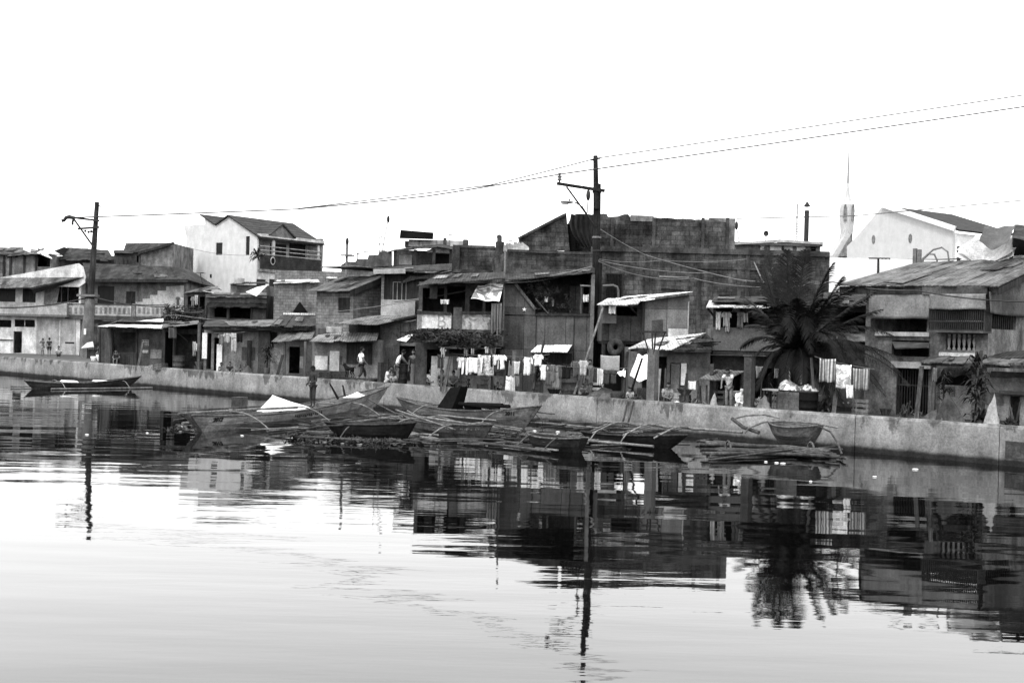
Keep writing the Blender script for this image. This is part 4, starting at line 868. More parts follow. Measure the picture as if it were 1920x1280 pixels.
# ================================================================ upper balcony house with plain parapet
fr = FF(46, 1400, 640)
t = thing('balcony_house', 'two-storey shack with a plain grey boxed balcony and open washing loft', 'house', fr)
shell(fr, t, 1336, 668, 1480, 3.4, m_dgrey, [(1345,700,1390,760), (1412,690,1470,760)], d=.5)
pbox(fr, t, 'balcony_wall', 1336, 615, 1480, 658, -.1, .0, M('balcony_board', .17, amt=.15, stk=.12), 'plain grey balcony board'); pbox(fr, t, 'balcony_floor', 1336, 660, 1480, 666, -.2, 3.2, m_wood)
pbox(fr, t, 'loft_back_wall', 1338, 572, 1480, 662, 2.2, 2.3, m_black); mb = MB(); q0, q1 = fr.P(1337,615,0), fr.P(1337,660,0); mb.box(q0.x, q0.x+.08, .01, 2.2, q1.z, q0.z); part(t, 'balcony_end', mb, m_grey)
for x in (1340, 1402, 1476): post(fr, t, x, 574, 0.1, .1, m_wood, yb=660)
roof(fr, t, [fr.P(1324,576,-.8), fr.P(1484,577,-.8), fr.P(1480,563,2), fr.P(1330,563,2)], m_corrp, n=6, jit=.08)
roof(fr, t, [fr.P(1334,566,-.2), fr.P(1484,566,-.2), fr.P(1480,556,2.6), fr.P(1340,556,2.6)], m_corrd, n=6, jit=.08)
mb = MB(); mb.beam(fr.P(1327,578,-.6), fr.P(1342,597,0), .06); part(t, 'brace', mb, m_wood)
pbox(fr, t, 'window_frame', 1374, 577, 1388, 583, .1, .16, m_pale)
# small awning in the lane below it
fr = FF(43.5, 1355, 700)
t = thing('lane_awning', 'low sloping sheet awning on thin posts over the lane, woman beneath', 'awning', fr)
roof(fr, t, [fr.P(1310,710,-.9), fr.P(1362,713,-.9), fr.P(1397,696,1.1), fr.P(1342,692,1.1)], m_corr, n=4, jit=.04)
for x, d in ((1345, -.3), (1372, .5), (1390, .9)): post(fr, t, x, 706, d, .07, m_wood)
# ================================================================ shack behind the palm
fr = FF(45, 1530, 690)
t = thing('palm_shade_shack', 'dark low shack in the shade of the coconut palm', 'shack', fr)
shell(fr, t, 1478, 640, 1640, 4, m_dgrey, [(1486,668,1520,760), (1568,660,1600,690)], d=.8)
roof(fr, t, [fr.P(1470,640,-.3), fr.P(1650,640,-.3), fr.P(1650,612,3), fr.P(1480,612,3)], m_corr, n=9, jit=.15)
shell(fr, t, 1540, 570, 1650, 3, m_dgrey, [(1575,585,1630,632)], d=1.6, name='upper_wall')
roof(fr, t, [fr.P(1540,575,.6), fr.P(1650,572,.6), fr.P(1650,548,3), fr.P(1545,548,3)], m_corrd, n=6, jit=.1)
pbox(fr, t, 'pale_board', 1572, 640, 1592, 662, .6, .7, m_pale); pbox(fr, t, 'pale_board', 1480, 695, 1504, 720, .6, .7, m_pale, 'pale board leaning behind heaped cloth')
# sheet wall with washing in front
fr = FF(41.3, 1600, 730)
t = thing('sheet_fence', 'grey flat sheet fence behind the striped washing', 'fence', fr)
pbox(fr, t, 'sheet', 1556, 700, 1632, 772, 0, .05, m_grey); pbox(fr, t, 'base_board', 1556, 763, 1645, 780, -.04, -.003, m_dgrey); pbox(fr, t, 'sheet', 1644, 640, 1690, 782, .3, .36, m_dgrey, 'tall dark sheet'); pbox(fr, t, 'fence_post', 1641, 640, 1645, 784, -.05, .1, m_wood)
pbox(fr, t, 'white_strip', 1634, 706, 1642, 752, -.1, -.06, m_white, 'narrow white painted strip')
for x in (1581, 1590.5, 1600): a = fr.P(x, 755, -.01); mb = MB(); mb.ball((a.x, -.012, a.z), .035, 8, 5); part(t, 'white_knob', mb, m_white)
pbox(fr, t, 'concrete_post', 1681, 706, 1692, 784, -.25, .05, m_conc)
# ================================================================ right hand house
fr = FT(4.6, 1740, 700)
m_housem = M('stained_grey_render', .2, amt=.5, stk=.5)
t = thing('grille_house', 'two-storey grey house with barred balcony, canvas awnings and turned balusters', 'house', fr)
u0 = fr.P(1622,650,0).x; u1 = fr.P(1852,650,0).x; z1 = fr.P(1740,538,0).z
H1 = [fr.rect(*k) for k in ((1742,580,1846,622), (1632,598,1738,622), (1672,638,1742,668), (1680,690,1740,790), (1760,708,1850,722))]
hb = fr.rect(1773, 626, 1830, 656)
mb = MB(); mb.panel(u0, u1, 0, z1, 0, .18, H1+[hb]); part(t, 'front_wall', mb, m_housem)
Dp = 11.0; hs = fr.S(1872,592,u1); he = fr.S(1902,616,u1)
mb = MB(); zs0, zs1 = fr.S(1886,618,u1).z, fr.S(1886,575,u1).z
y0_, y1_ = fr.S(1858,600,u1).y, fr.S(1905,600,u1).y
for (a, b_, c_, e_) in ((.19, y0_, 0, z1), (y1_, Dp, 0, z1), (y0_, y1_, 0, zs0), (y0_, y1_, zs1, z1)): mb.box(u1-.18, u1, a, b_, c_, e_)
mb.prism([(.19, z1), (Dp, z1), (Dp, z1+2.2)], u1-.18, u1, 'x'); mb.box(u0, u0+.18, .19, Dp, 0, z1); mb.box(u0+.18, u1-.18, Dp-.2, Dp-.01, 0, z1+1.8)
part(t, 'side_wall', mb, m_housem)
mb = MB()
for i in range(12): y = y0_+(y1_-y0_)*(i+.5)/12; mb.box(u1-.1, u1-.07, y-.014, y+.014, zs0, zs1)
part(t, 'window_grille', mb, m_metal)
zf = fr.P(1740,626,0).z; mb = MB(); mb.box(u0+.19, u1-.19, .2, Dp-.3, zf-.15, zf-.04); part(t, 'upper_floor', mb, m_conc)
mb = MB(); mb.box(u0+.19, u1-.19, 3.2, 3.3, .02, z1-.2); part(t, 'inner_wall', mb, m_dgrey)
rf = [Vector((u0-.9,-.6,fr.P(1600,534,-.6).z)), Vector((u1+.5,-.6,fr.P(1852,537,-.6).z)), None, None]
bk = fr.S(1985, 482, u1+.5); rf[2] = bk; rf[3] = fr.P(1722,492,bk.y*.8)
roof(fr, t, rf, m_corr, n=16, jit=.06)
mb = MB(); mb.beam(Vector((u1+.46,-.5,rf[1].z-.16)), Vector((u1+.46,bk.y,bk.z-.16)), .08, .22); part(t, 'verge_board', mb, m_wood)
pbox(fr, t, 'fascia', 1574, 536, 1730, 551, -.5, -.42, m_wood, d=-.5); pbox(fr, t, 'fascia', 1730, 536, 1851, 552, -.55, -.47, m_dgrey, d=-.5)
# barred box balcony
q0, q1, za, zb_ = fr.rect(1742, 578, 1845, 620, -.7); mb = MB(); k = 26
for i in range(k+1): u = q0+(q1-q0)*i/k; mb.box(u-.014, u+.014, -.71, -.685, za, zb_)
for z in (za, za+.28, zb_-.03): mb.box(q0, q1, -.72, -.675, z, z+.04)
for i in range(7): y = -.68+.68*i/7; mb.box(q1-.014, q1+.014, y, y+.025, za, zb_); mb.box(q0-.014, q0+.014, y, y+.025, za, zb_)
part(t, 'balcony_grille', mb, m_metal); mb = MB(); mb.box(q0, q1, -.72, -.01, za-.06, za); part(t, 'balcony_floor', mb, m_dgrey)
mb = MB(); mb.box(q0+.5, q1-.1, -.62, -.55, za+.28, za+.34); part(t, 'handrail', mb, m_pale)
for i in range(6):
    u = hb[0]+(hb[1]-hb[0])*(i+.5)/6; hz = hb[3]-hb[2]; b_ = MB().lathe([(.055,0),(.055,.06),(.03,.09),(.05,.2),(.062,.3),(.04,.45),(.028,hz-.15),(.05,hz-.08),(.05,hz-.002)], 10, (u, .09, hb[2]+.001)); part(t, 'baluster', b_, m_pale)
pbox(fr, t, 'sill', 1760, 661, 1838, 668, -.16, -.003, m_white_dirty); pbox(fr, t, 'ledge', 1640, 622, 1742, 630, -.14, -.003, m_pale)
# louvre slats left part and doorway gate
q0, q1, za, zb_ = fr.rect(1680, 690, 1740, 790, 0); mb = MB()
for i in range(13): u = q0+(q1-q0)*i/12; mb.box(u-.013, u+.013, .05, .08, .02, zb_)
mb.box(q0, q1, .045, .085, 1.0, 1.05); part(t, 'gate', mb, m_metal)
pbox(fr, t, 'lintel', 1670, 678, 1745, 690, -.25, -.003, m_pale)
mb = MB(); a = fr.P(1690,640,-.5); mb.slab(fr.P(1678,652,-.6), fr.P(1742,650,-.6), fr.P(1742,642,-.02), fr.P(1672,640,-.02), .04); part(t, 'awning', mb, m_dgrey)
def canvas(x0, y0, x1, y1, mat, label, d=-.45, dtop=-.25, top=None):
    u0_, u1_, z0_, z1_ = fr.rect(x0, y0, x1, y1, d); mb = MB(); cloth_sheet(mb, u0_, u1_, z0_, z1_, d, .045, 16, 8, R, sag=0); return part(t, 'canvas_awning', mb, mat, label)
m_canvas = M('canvas', .26, amt=.2, stk=.25)
canvas(1628, 551, 1744, 597, m_canvas, 'long faded canvas blind'); canvas(1742, 551, 1848, 580, m_canvas, 'short canvas blind over the barred balcony', d=-.85)
mb = MB(); ya, yb = fr.S(1853,560,u1+.2).y, fr.S(1960,560,u1+.2).y; vs = []
zA, zB = fr.S(1880,590,u1+.2).z, fr.S(1880,550,u1+.2).z
cloth_sheet(mb, ya, yb, zA, zB, 0, .06, 20, 8, R); mb.v = [(u1+.2+v[1], v[0], v[2]) for v in mb.v]; part(t, 'canvas_awning', mb, M('dirty_canvas', .15, amt=.3, stk=.3), 'dirty sagging canvas on the end wall')
# arched fanlights and white door leaf with emblem
for i, x in enumerate((1774, 1806)):
    q = fr.P(x, 722, 0); mb = MB(); mb.prism([(q.x+.36*math.cos(math.pi*k/10), q.z-.02+.36*math.sin(math.pi*k/10)) for k in range(11)], -.05, -.004); part(t, 'fanlight', mb, m_black)
pbox(fr, t, 'pale_wall', 1762, 722, 1824, 790, -.06, -.004, m_pale, 'pale rendered bay'); pbox(fr, t, 'wall_plaque', 1770, 724, 1790, 743, -.09, -.061, m_grey, 'small framed plaque with a plant emblem')
q = fr.P(1780,736,-.095); mb = MB()
for k in range(5): an = rad(30+30*k); mb.prism([(q.x, q.z), (q.x+.13*math.cos(an)-.02*math.sin(an), q.z+.13*math.sin(an)+.02*math.cos(an)), (q.x+.17*math.cos(an), q.z+.15*math.sin(an)), (q.x+.13*math.cos(an)+.02*math.sin(an), q.z+.13*math.sin(an)-.02*math.cos(an))][::-1], -.1, -.091)
mb.box(q.x-.012, q.x+.012, -.1, -.091, q.z-.16, q.z); part(t, 'emblem', mb, m_dark)
# ground-floor shed roof with clutter in front of it
fr3 = FT(3.2, 1840, 720)
t = thing('quay_porch', 'long low porch roof of buckled sheets in front of the barred house', 'porch', fr3)
roof(fr3, t, [fr3.P(1726,679,-.8), fr3.P(1826,680,-.8), fr3.P(1838,668,1.1), fr3.P(1745,668,1.1)], m_corr, n=5, jit=.12)
roof(fr3, t, [fr3.P(1822,680,-.8), fr3.P(1990,686,-.8), fr3.P(1990,672,1.1), fr3.P(1836,666,1.1)], m_corr, n=7, jit=.15)
mb = MB(); a, b_ = fr3.P(1838,672,.4), fr3.P(1990,668,.4)
mb.slab(a, b_, b_+Vector((0,.9,.25)), a+Vector((.5,.9,.25)), .04); part(t, 'buckled_sheet', mb, m_corrd)
mb = MB(); mb.beam(fr3.P(1728,682,-.7), fr3.P(1990,690,-.7), .06, .1); part(t, 'eave_board', mb, m_wood)
for x in (1752, 1845, 1935): post(fr3, t, x, 684, -.6, .1, m_wood2)
shell(fr3, t, 1822, 700, 1992, 1.2, m_grey, [(1892,742,1912,800), (1855,695,1900,708)], name='side_wall')
pbox(fr3, t, 'ledge', 1873, 735, 1990, 741, -.25, -.003, m_dgrey); pbox(fr3, t, 'dark_band', 1858, 698, 1990, 708, -.05, -.003, m_dgrey)
fr = FT(9.5, 1880, 520)
t = thing('roof_lookout', 'rickety rooftop shelter of grey and white tarpaulins above the barred house', 'shelter', fr)
zz = fr.P(1850,498,0).z
for x, yt in ((1798,462), (1842,440), (1897,440), (1930,430)):
    post(fr, t, x, yt, .7, .1, m_wood, yb=505)
def tarp(P4, mat, sagv, label):
    o = sling(fr, 'sheet', P4, mat, label, sagv, K=14, rip=.03); o.parent = t; o.location = (o.matrix_basis.translation-fr.O); v = o.location; o.location = (v.dot(fr.U), v.dot(fr.N), v.z); o.rotation_euler = (0, 0, 0)
    for k in ('category',): del o[k]
    o.name = 'tarpaulin'; return o
tarp(((1794,468,-.4), (1898,470,-.9), (1898,440,.6), (1832,440,.6)), m_white_dirty, .5, 'pale tarpaulin slung low')
tarp(((1790,480,-.5), (1900,478,-.9), (1905,462,.2), (1800,466,.2)), M('bleached_tarp', .55, amt=.15, stk=.2), .35, 'bleached tarpaulin hem')
tarp(((1836,452,-1.9), (1892,450,-1.9), (1904,421,.0), (1846,425,.0)), m_tarpg, .3, 'dark grey tarpaulin folded over the ridge')
tarp(((1898,446,-1.0), (1990,430,-1.0), (1990,418,.6), (1902,422,.6)), m_dgrey, .25, 'dark tarpaulin at the near end')
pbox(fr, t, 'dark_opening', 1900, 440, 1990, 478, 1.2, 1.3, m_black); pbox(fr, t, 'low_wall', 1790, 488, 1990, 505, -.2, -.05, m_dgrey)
for pts in (((1728,500),(1732,485),(1742,476),(1752,477),(1757,488),(1758,500)), ((1722,500),(1730,485),(1750,468),(1766,464),(1777,472),(1779,487),(1777,497))):
    mb = MB(); mb.tube([fr.P(x, y, 0) for x, y in pts], .035, 6); part(t, 'bent_hoop', mb, m_metal2)
for x, yt in ((1716,466), (1724,468)): post(fr, t, x, yt, 0, .13, m_metal2, yb=505)
pbox(fr, t, 'roof_box', 1836, 493, 1862, 503, -1.2, -.7, m_black); pbox(fr, t, 'rubbish_heap', 1728, 496, 1800, 504, -.3, .1, m_dgrey)
# ================================================================ church and skyline on the right
fr = FF(125, 1690, 600, -56)
t = thing('church', 'large white gabled church hall with dark tiled roof and thin steeple behind', 'church', fr)
z1 = 0; pts = [(1588,640),(1588,462),(1600,450),(1656,385),(1786,428),(1786,640)]
mb = MB(); pp = [fr.P(x, y, 0) for x, y in pts]; mb.prism([(q.x, max(q.z, 0)) for q in pp], 0, .4); part(t, 'gable_wall', mb, M('church_white', .48, amt=.06, stk=.06, bump=.05))
ur = pp[4].x; zr = pp[4].z; ap = pp[3]
rb = fr.S(1785,397,ap.x)
mb = MB(); e = Vector((ur+.5,.42,zr-.12)); mb.slab(e, e+Vector((0,rb.y,0)), Vector((ap.x,rb.y,ap.z-.02)), Vector((ap.x,.42,ap.z-.02)), .2); el = Vector((pp[1].x-.1,.42,pp[1].z-.2)); mb.slab(Vector((ap.x,.42,ap.z-.02)), Vector((ap.x,rb.y,ap.z-.02)), el+Vector((0,rb.y,0)), el, .2); part(t, 'roof', mb, m_tile)
mb = MB(); mb.beam(Vector((ap.x,-.42,ap.z+.05)), Vector((ur+.6,-.42,zr-.12)), .2, .5); part(t, 'barge_board', mb, m_white)
mb = MB(); mb.box(ur-.4, ur, .41, rb.y, 0, zr-.45); mb.box(pp[1].x, ur-.4, rb.y-.4, rb.y-.01, 0, zr-.3); part(t, 'side_wall', mb, m_white)
for x in (1638, 1707): q = fr.P(x, 449 if x < 1650 else 447, 0); mb = MB(); mb.prism([(q.x+.22*math.cos(k*math.pi/5), q.z+.5*math.sin(k*math.pi/5)) for k in range(10)], -.05, -.003); part(t, 'vent', mb, m_grey)
fr = FF(98, 1640, 600)
t = thing('churchyard_wall', 'long white boundary wall with posts below the church gable', 'wall', fr)
pbox(fr, t, 'wall_body', 1548, 486, 1830, 640, 0, .3, m_white)
for x in (1646, 1720): pbox(fr, t, 'wire_post', x-1, 484, x+1, 530, -.4, -.3, m_metal)
fr = FF(150, 1590, 600)
t = thing('steeple', 'slender white concrete steeple with flared open base and needle spire', 'steeple', fr)
c = fr.P(1591,300,0); sc_ = lambda y: fr.P(1591,y,0).z; wpx = fr.P(1592,400,0).x-fr.P(1591,400,0).x
prof = [(12.5,470),(11.5,440),(13.5,420),(14.5,395),(13.5,384),(9,378),(5.5,370),(3,356),(2.0,340),(1.2,300),(.7,281)]
mb = MB(); mb.lathe([(w_*wpx, sc_(y)) for w_, y in prof], 8, (c.x, 0, 0), smooth=False); part(t, 'spire', mb, M('steeple_concrete', .46, amt=.1, stk=.1))
part(t, 'needle', MB().tube([(c.x, 0, sc_(360)), (c.x, 0, sc_(281))], [2.6*wpx, .8*wpx], 8), M('needle_grey', .3, amt=.1, stk=0))
for sx in (-1, 1):
    mb = MB(); mb.prism([(c.x+sx*7.5*wpx+2.6*wpx*math.cos(k*math.pi/6)*(1 if k < 7 else 1), sc_(398)+(sc_(384)-sc_(398))*max(0, math.sin(k*math.pi/6))) for k in range(7)]+[(c.x+sx*7.5*wpx-2.6*wpx, sc_(415)), (c.x+sx*7.5*wpx+2.6*wpx, sc_(415))], -14.6*wpx, -12.6*wpx); part(t, 'arched_opening', mb, m_grey)
mb = MB(); L_ = [(1582,430),(1578,445),(1568,462),(1556,480),(1556,640),(1576,640),(1588,486),(1590,450)]; mb.prism([(q.x, q.z) for q in [fr.P(x, y, 0) for x, y in L_]], -1.2, 1.2); part(t, 'flared_buttress', mb, M('steeple_concrete', .5))
mb = MB(); mb.prism([(q.x, q.z) for q in [fr.P(x, y, 0) for x, y in ((1591,440),(1566,482),(1590,482))]], -1.7, -1.21); part(t, 'painted_buttress_shade', mb, m_grey)  # grey panel paints the shade of the open triangle in the base
fr = FF(88, 1450, 600)
t = thing('cornice_building', 'old building with a heavy pale cornice showing above the block flank', 'building', fr)
shell(fr, t, 1380, 461, 1538, 6, m_grey, [(1520,463,1530,478), (1466,464,1478,480), (1430,466,1434,480)], zb=0)
for x0, x1, y0, y1 in ((1376,1464,454,459), (1464,1543,453,461)): pbox(fr, t, 'cornice', x0, y0, x1, y1, -.6, 6, m_conc)
mb = MB(); mb.prism([(q.x, q.z) for q in [fr.P(x, y, -.6) for x, y in ((1376,456),(1462,449),(1543,455),(1540,459),(1462,454),(1376,459))]], -.75, -.61); part(t, 'pediment', mb, m_pale)
for i, (x0, x1) in enumerate(((1426,1433), (1444,1465), (1470,1486), (1494,1510))): pbox(fr, t, 'pale_panel', x0, 460, x1, 475, -.12, -.005, m_white_dirty)
fr = FF(100, 1512, 600)
t = thing('smokestack', 'tall dark cylindrical smokestack with a little rain cap', 'chimney', fr)
a = fr.P(1513,395,0); r_ = fr.P(1517.5,420,0).x-fr.P(1513,420,0).x
part(t, 'stack', MB().lathe([(r_*1.05,0),(r_,a.z)], 14, (a.x,0,0)), m_metal); part(t, 'rain_cap', MB().lathe([(r_*1.4,a.z+.35),(r_*1.3,a.z+.42),(.05,a.z+.75)], 14, (a.x,0,0)), m_metal)
mb = MB(); 
for k in range(4): an = k*math.pi/2; mb.beam(Vector((a.x+r_*.8*math.cos(an), r_*.8*math.sin(an), a.z-.02)), Vector((a.x+r_*.8*math.cos(an), r_*.8*math.sin(an), a.z+.37)), .04)
part(t, 'cap_stay', mb, m_metal)
# ================================================================ power poles and wires
def wyP(px, py, Y): return wy(px, py, Y)
YP = 51.5
fr = FF(YP, 1112, 700)
t = thing('power_pole', 'tall dark power pole with one crossarm rising in front of the block building', 'power pole', fr)
m_pole = M('creosoted_timber', .028, 'wood', amt=.3)
base = fr.P(1111, 745, 0); b0 = Vector((base.x, 0, 0))
def pp(px, py, d=0): return fr.P(px, py, d)
part(t, 'pole_shaft', MB().tube([b0, pp(1117,560), pp(1120,345)], [.2, .18, .16], 12), m_pole)
part(t, 'upper_shaft', MB().tube([pp(1118,392,-.2), pp(1116.5,292,-.2)], [.13, .1], 10), m_pole)
part(t, 'conduit', MB().tube([b0+Vector((.28,-.1,0)), pp(1125,480,-.1)], .09, 8), m_pole); part(t, 'conduit', MB().tube([b0+Vector((-.24,-.1,0)), pp(1110,500,-.1)], .07, 8), m_conc)
mb = MB(); mb.beam(pp(1044,344,-.3), pp(1134,358,-.3), .1, .13); part(t, 'crossarm', mb, m_pole)
mb = MB(); mb.beam(pp(1062,350,-.36), pp(1116,424,-.22), .05, .07); part(t, 'arm_brace', mb, m_pole)
a = pp(1049,343,-.3); o = part(t, 'insulator', MB().lathe([(.03,0),(.05,.1),(.13,.14),(.05,.2),(.12,.26),(.04,.33),(.09,.38),(.05,.44)], 10, a), m_metal2)
mb = MB(); mb.beam(pp(1108,301,-.2), pp(1126,297,-.2), .05); part(t, 'top_pin', mb, m_metal)
for y in (360, 445, 470): mb = MB(); q = pp(1119,y); mb.lathe([(.2,-.04),(.2,.04)], 12, q); part(t, 'steel_band', mb, m_metal2 if y == 445 else m_metal)
t = thing('street_lamp', 'old street lamp on a slanting bracket beside the power pole crossarm', 'street lamp', fr)
part(t, 'arm', MB().tube([pp(1112,420,-.4), pp(1092,388,-.6), pp(1078,379,-.8)], .03, 6), m_metal); mb = MB(); c = pp(1063,379,-.9); mb.ball(c, (.3,.14,.07), 12, 7); part(t, 'lamp_head', mb, m_metal2)
mb = MB(); mb.ball(c-Vector((.08,0,.06)), (.17,.1,.06), 10, 6); part(t, 'lamp_glass', mb, m_white_dirty); mb = MB(); mb.lathe([(.03,0),(.04,.08)], 8, c+Vector((.12,0,.06))); part(t, 'photocell', mb, m_metal)
fr = FF(87, 165, 650)
t = thing('power_pole', 'far power pole with two crossarms leaning above the hipped house roof', 'power pole', fr)
bq = fr.P(160,672,0); b0 = Vector((bq.x, 0, 0))
part(t, 'pole_shaft', MB().tube([b0, fr.P(171,545,0), fr.P(182,379,0)], [.4, .24, .16], 12), M('grey_pole', .05, 'wood', amt=.3))
part(t, 'pole_sleeve', MB().tube([b0+Vector((.02,0,0)), fr.P(169,560,0)], [.5, .34], 12), m_conc, 'pale concrete sleeve round the foot')
for a_, b_ in (((137,408),(186,414)), ((146,429),(186,426))):
    mb = MB(); mb.beam(fr.P(*a_,-.25), fr.P(*b_,-.25), .12, .14); part(t, 'crossarm', mb, m_metal)
mb = MB(); mb.beam(fr.P(138,410,-.3), fr.P(176,464,-.2), .09, .12); part(t, 'arm_brace', mb, m_metal)
part(t, 'dropper_cable', MB().tube([fr.P(x,y,-.3) for x,y in ((140,409),(130,407),(124,408),(120,413),(116,414))], [.12,.16,.14,.12,.13], 7), m_metal); part(t, 'dropper_cable', MB().tube([fr.P(x,y,-.3) for x,y in ((138,411),(136,416),(136,422))], .09, 6), m_metal)
for x, y in ((160,433), (166,435), (171,434)): mb = MB(); mb.ball(fr.P(x,y,-.25), .1, 8, 6); part(t, 'fuse', mb, m_metal)
mb = MB(); mb.beam(fr.P(183,384,0), fr.P(193,390,0), .06); part(t, 'top_hook', mb, m_metal)
pbox(fr, t, 'number_plate', 157, 616, 161, 627, -.62, -.56, m_white); mb = MB(); mb.box(fr.P(148,554,0).x, fr.P(182,554,0).x, -.5, .5, fr.P(165,556,0).z, fr.P(165,552,0).z); part(t, 'platform', mb, m_conc)
def wire(pts, label, r=.02, sag=0.0, n=16, group='overhead wires', mat=None, r_y=0):
    P_ = []
    for (a, b) in zip(pts, pts[1:]):
        A, B = wy(*a), wy(*b)
        if r_y and a[0] > 1900: A = B+(A-B)*1.9
        P_ += [A.lerp(B, i/n)-Vector((0, 0, sag*4*(i/n)*(1-i/n))) for i in range(n+(b is pts[-1]))]
    return single('power_line', MB().tube(P_, [max(r, r_y*p.y) for p in P_] if r_y else r, 5), mat or m_metal, label, 'wire', None, group)
wire([(1980,190,30), (1049,327,51), (800,368,62), (560,392,75), (140,408,87)], 'lower long power line running over both poles', .012, .02, mat=m_metal, r_y=.00056)
wire([(1980,168,30), (1118,297,51), (920,347,57), (560,391,76)], 'upper long power line meeting the main pole top', .01, .02, mat=m_metal, r_y=.00048)
wire([(1380,410,100), (1600,405,100), (1980,370,100)], 'thin wire crossing in front of the church gable', .02, 0, mat=m_metal2, r_y=.00048)
wire([(1110,500,51), (948,527,50), (740,566,54)], 'bundled service cable from the main pole leftward to the timber house', .035, .1, mat=m_metal2)
wire([(1110,503,51), (950,530,50), (590,588,60)], 'second service cable below the bundled one', .018, .15, mat=m_metal2)
wire([(1122,488,51), (1330,512,52), (1480,528,50)], 'service cable from the main pole to the palm', .02, .15, mat=m_metal2)
wire([(1122,490,51), (1300,522,52), (1560,528,46)], 'service cable sagging across the block flank', .02, .3, mat=m_metal2)
wire([(1126,430,51), (1210,478,52), (1400,528,50)], 'stay wire slanting down from the main pole', .02, .05, mat=m_metal2)
wire([(1124,486,51), (1240,488,52), (1400,486,60)], 'nearly level service wire over the block flank', .015, .1, mat=m_metal2)
wire([(1560,528,46), (1720,545,34), (1980,566,30)], 'service cable along the canvas awnings of the barred house', .02, .1)
wire([(172,556,87), (-60,572,85)], 'thick cable drooping left from the far pole', .05, .45)
wire([(172,556,87), (310,575,84), (380,585,80)], 'thick cable drooping right from the far pole', .045, .2)
wire([(172,575,87), (330,590,80), (594,596,66), (780,600,56)], 'low cable crossing the block houses', .02, .3, mat=m_metal2)
wire([(1560,488,100), (1700,487,100), (1880,480,100)], 'black wire strung along the churchyard wall', .05, .1); wire([(1560,503,100), (1700,505,100), (1800,500,100)], 'lower wire strung along the churchyard wall', .03, .1)
wire([(345,462,108), (480,478,105)], 'cable sagging across the white gable wall', .02, .3, mat=m_metal2)
# ---------------------------------------------------------------- antennas
def antenna(x0, y0, x1, y1, Y, label, r=.03, bars=(), bulb=False, mat=None):
    fr = FF(Y, x0, y0); t = thing('antenna_mast', label, 'antenna', fr); A, B = fr.P(x0, y0), fr.P(x1, y1); mt = mat or m_metal2
    part(t, 'mast', MB().tube([A, B], r, 6), mt)
    for (f, ln) in bars:
        c = A.lerp(B, f); mb = MB(); mb.beam(c-Vector((ln/2,.2,0)), c+Vector((ln/2,-.2,.03)), r*1.2); 
        for k in range(4): q = c.lerp(c+Vector((ln/2,-.2,0)), k/3); mb.beam(q-Vector((.1,.3,0)), q+Vector((.1,.3,0)), r)
        part(t, 'crossbar', mb, mt)
    if bulb: mb = MB(); mb.ball(B, (.12,.12,.3), 8, 6); part(t, 'tip', mb, m_metal)
antenna(649,522,651,453,84, 'pale pole with dark bulb tip beside the block parapet', .09, ((.62,.8),), True)
antenna(716,474,728,411,92, 'thin slanting mast leaning right above the stepped terrace', .035, ((.05,.5),), True)
antenna(711,478,712,445,93, 'short upright mast just left of the slanting mast', .03, ((.6,.6),(1,.5)))
antenna(670,492,670,474,93, 'tiny mast on the stepped terrace edge', .04, ((.9,.3),)); antenna(684,488,684,470,93, 'small mast with crossbar on the terrace step', .03, ((.9,.7),))
antenna(842,462,842,441,95, 'thin mast with a short crossbar over the long tank', .03, ((1,.5),)); antenna(884,462,884,445,95, 'faint mast right of the long tank', .02, ((1,.5),), mat=m_pale); antenna(918,458,918,444,95, 'faint short mast near the pillar with the finial', .02, mat=m_pale)
antenna(952,470,955,447,68, 'wiry mast by the rubbish left of the draped gable', .015, ((.8,.4),), mat=m_pale)
antenna(1386,455,1381,423,80, 'bent thin mast beside the block building end', .03, (), True); antenna(1101,400,1103,366,62, 'short mast between lamp bracket and main pole', .03, (), True)
antenna(380,532,375,511,95, 'small mast with crossbar against the white gable', .03, ((.95,.7),), mat=m_metal); antenna(1647,520,1647,484,90, 'dark post with crossbar before the churchyard wall', .08, ((.97,1.6),), mat=m_metal)
antenna(1672,520,1672,510,90, 'stub post right of the dark crossbar post', .12, mat=m_metal); antenna(1693,512,1691,502,90, 'thin stub wire post near the two hoops', .05, mat=m_metal); antenna(1106,403,1106,398,62,'tiny stub on the ragged parapet', .05, mat=m_metal) if 0 else None
fr = FF(88, 1436, 445); t = thing('satellite_dish', 'small dark dish on a thin stalk above the cornice', 'dish', fr); c = fr.P(1436,438); mb = MB(); mb.lathe([(.02,-.05),(.14,0),(.2,.1),(.18,.1),(.1,.02)], 10, (0,0,0)); mb.v = [(v[0]+c.x, -v[2]+c.y, v[1]*1.1+c.z) for v in mb.v]; part(t, 'dish', mb, m_metal); part(t, 'stalk', MB().tube([fr.P(1435,455), c], .03, 5), m_metal)
fr = FF(190, 1495, 600); t = thing('radio_mast', 'faint tall lattice mast far behind the smokestack', 'mast', fr); mb = MB(); bb, tt = fr.P(1494,450), fr.P(1495,382)
for s in (-1, 1): mb.beam(Vector((bb.x+s*.3, 0, 0)), Vector((tt.x+s*.06, 0, tt.z)), .12)
for i in range(14): z0 = bb.z-3+(tt.z-bb.z)*i/14; w_ = .3-.24*i/14; mb.beam(Vector((bb.x-w_, 0, z0)), Vector((bb.x+w_, 0, z0+.6)), .07)
part(t, 'lattice', mb, m_pale)
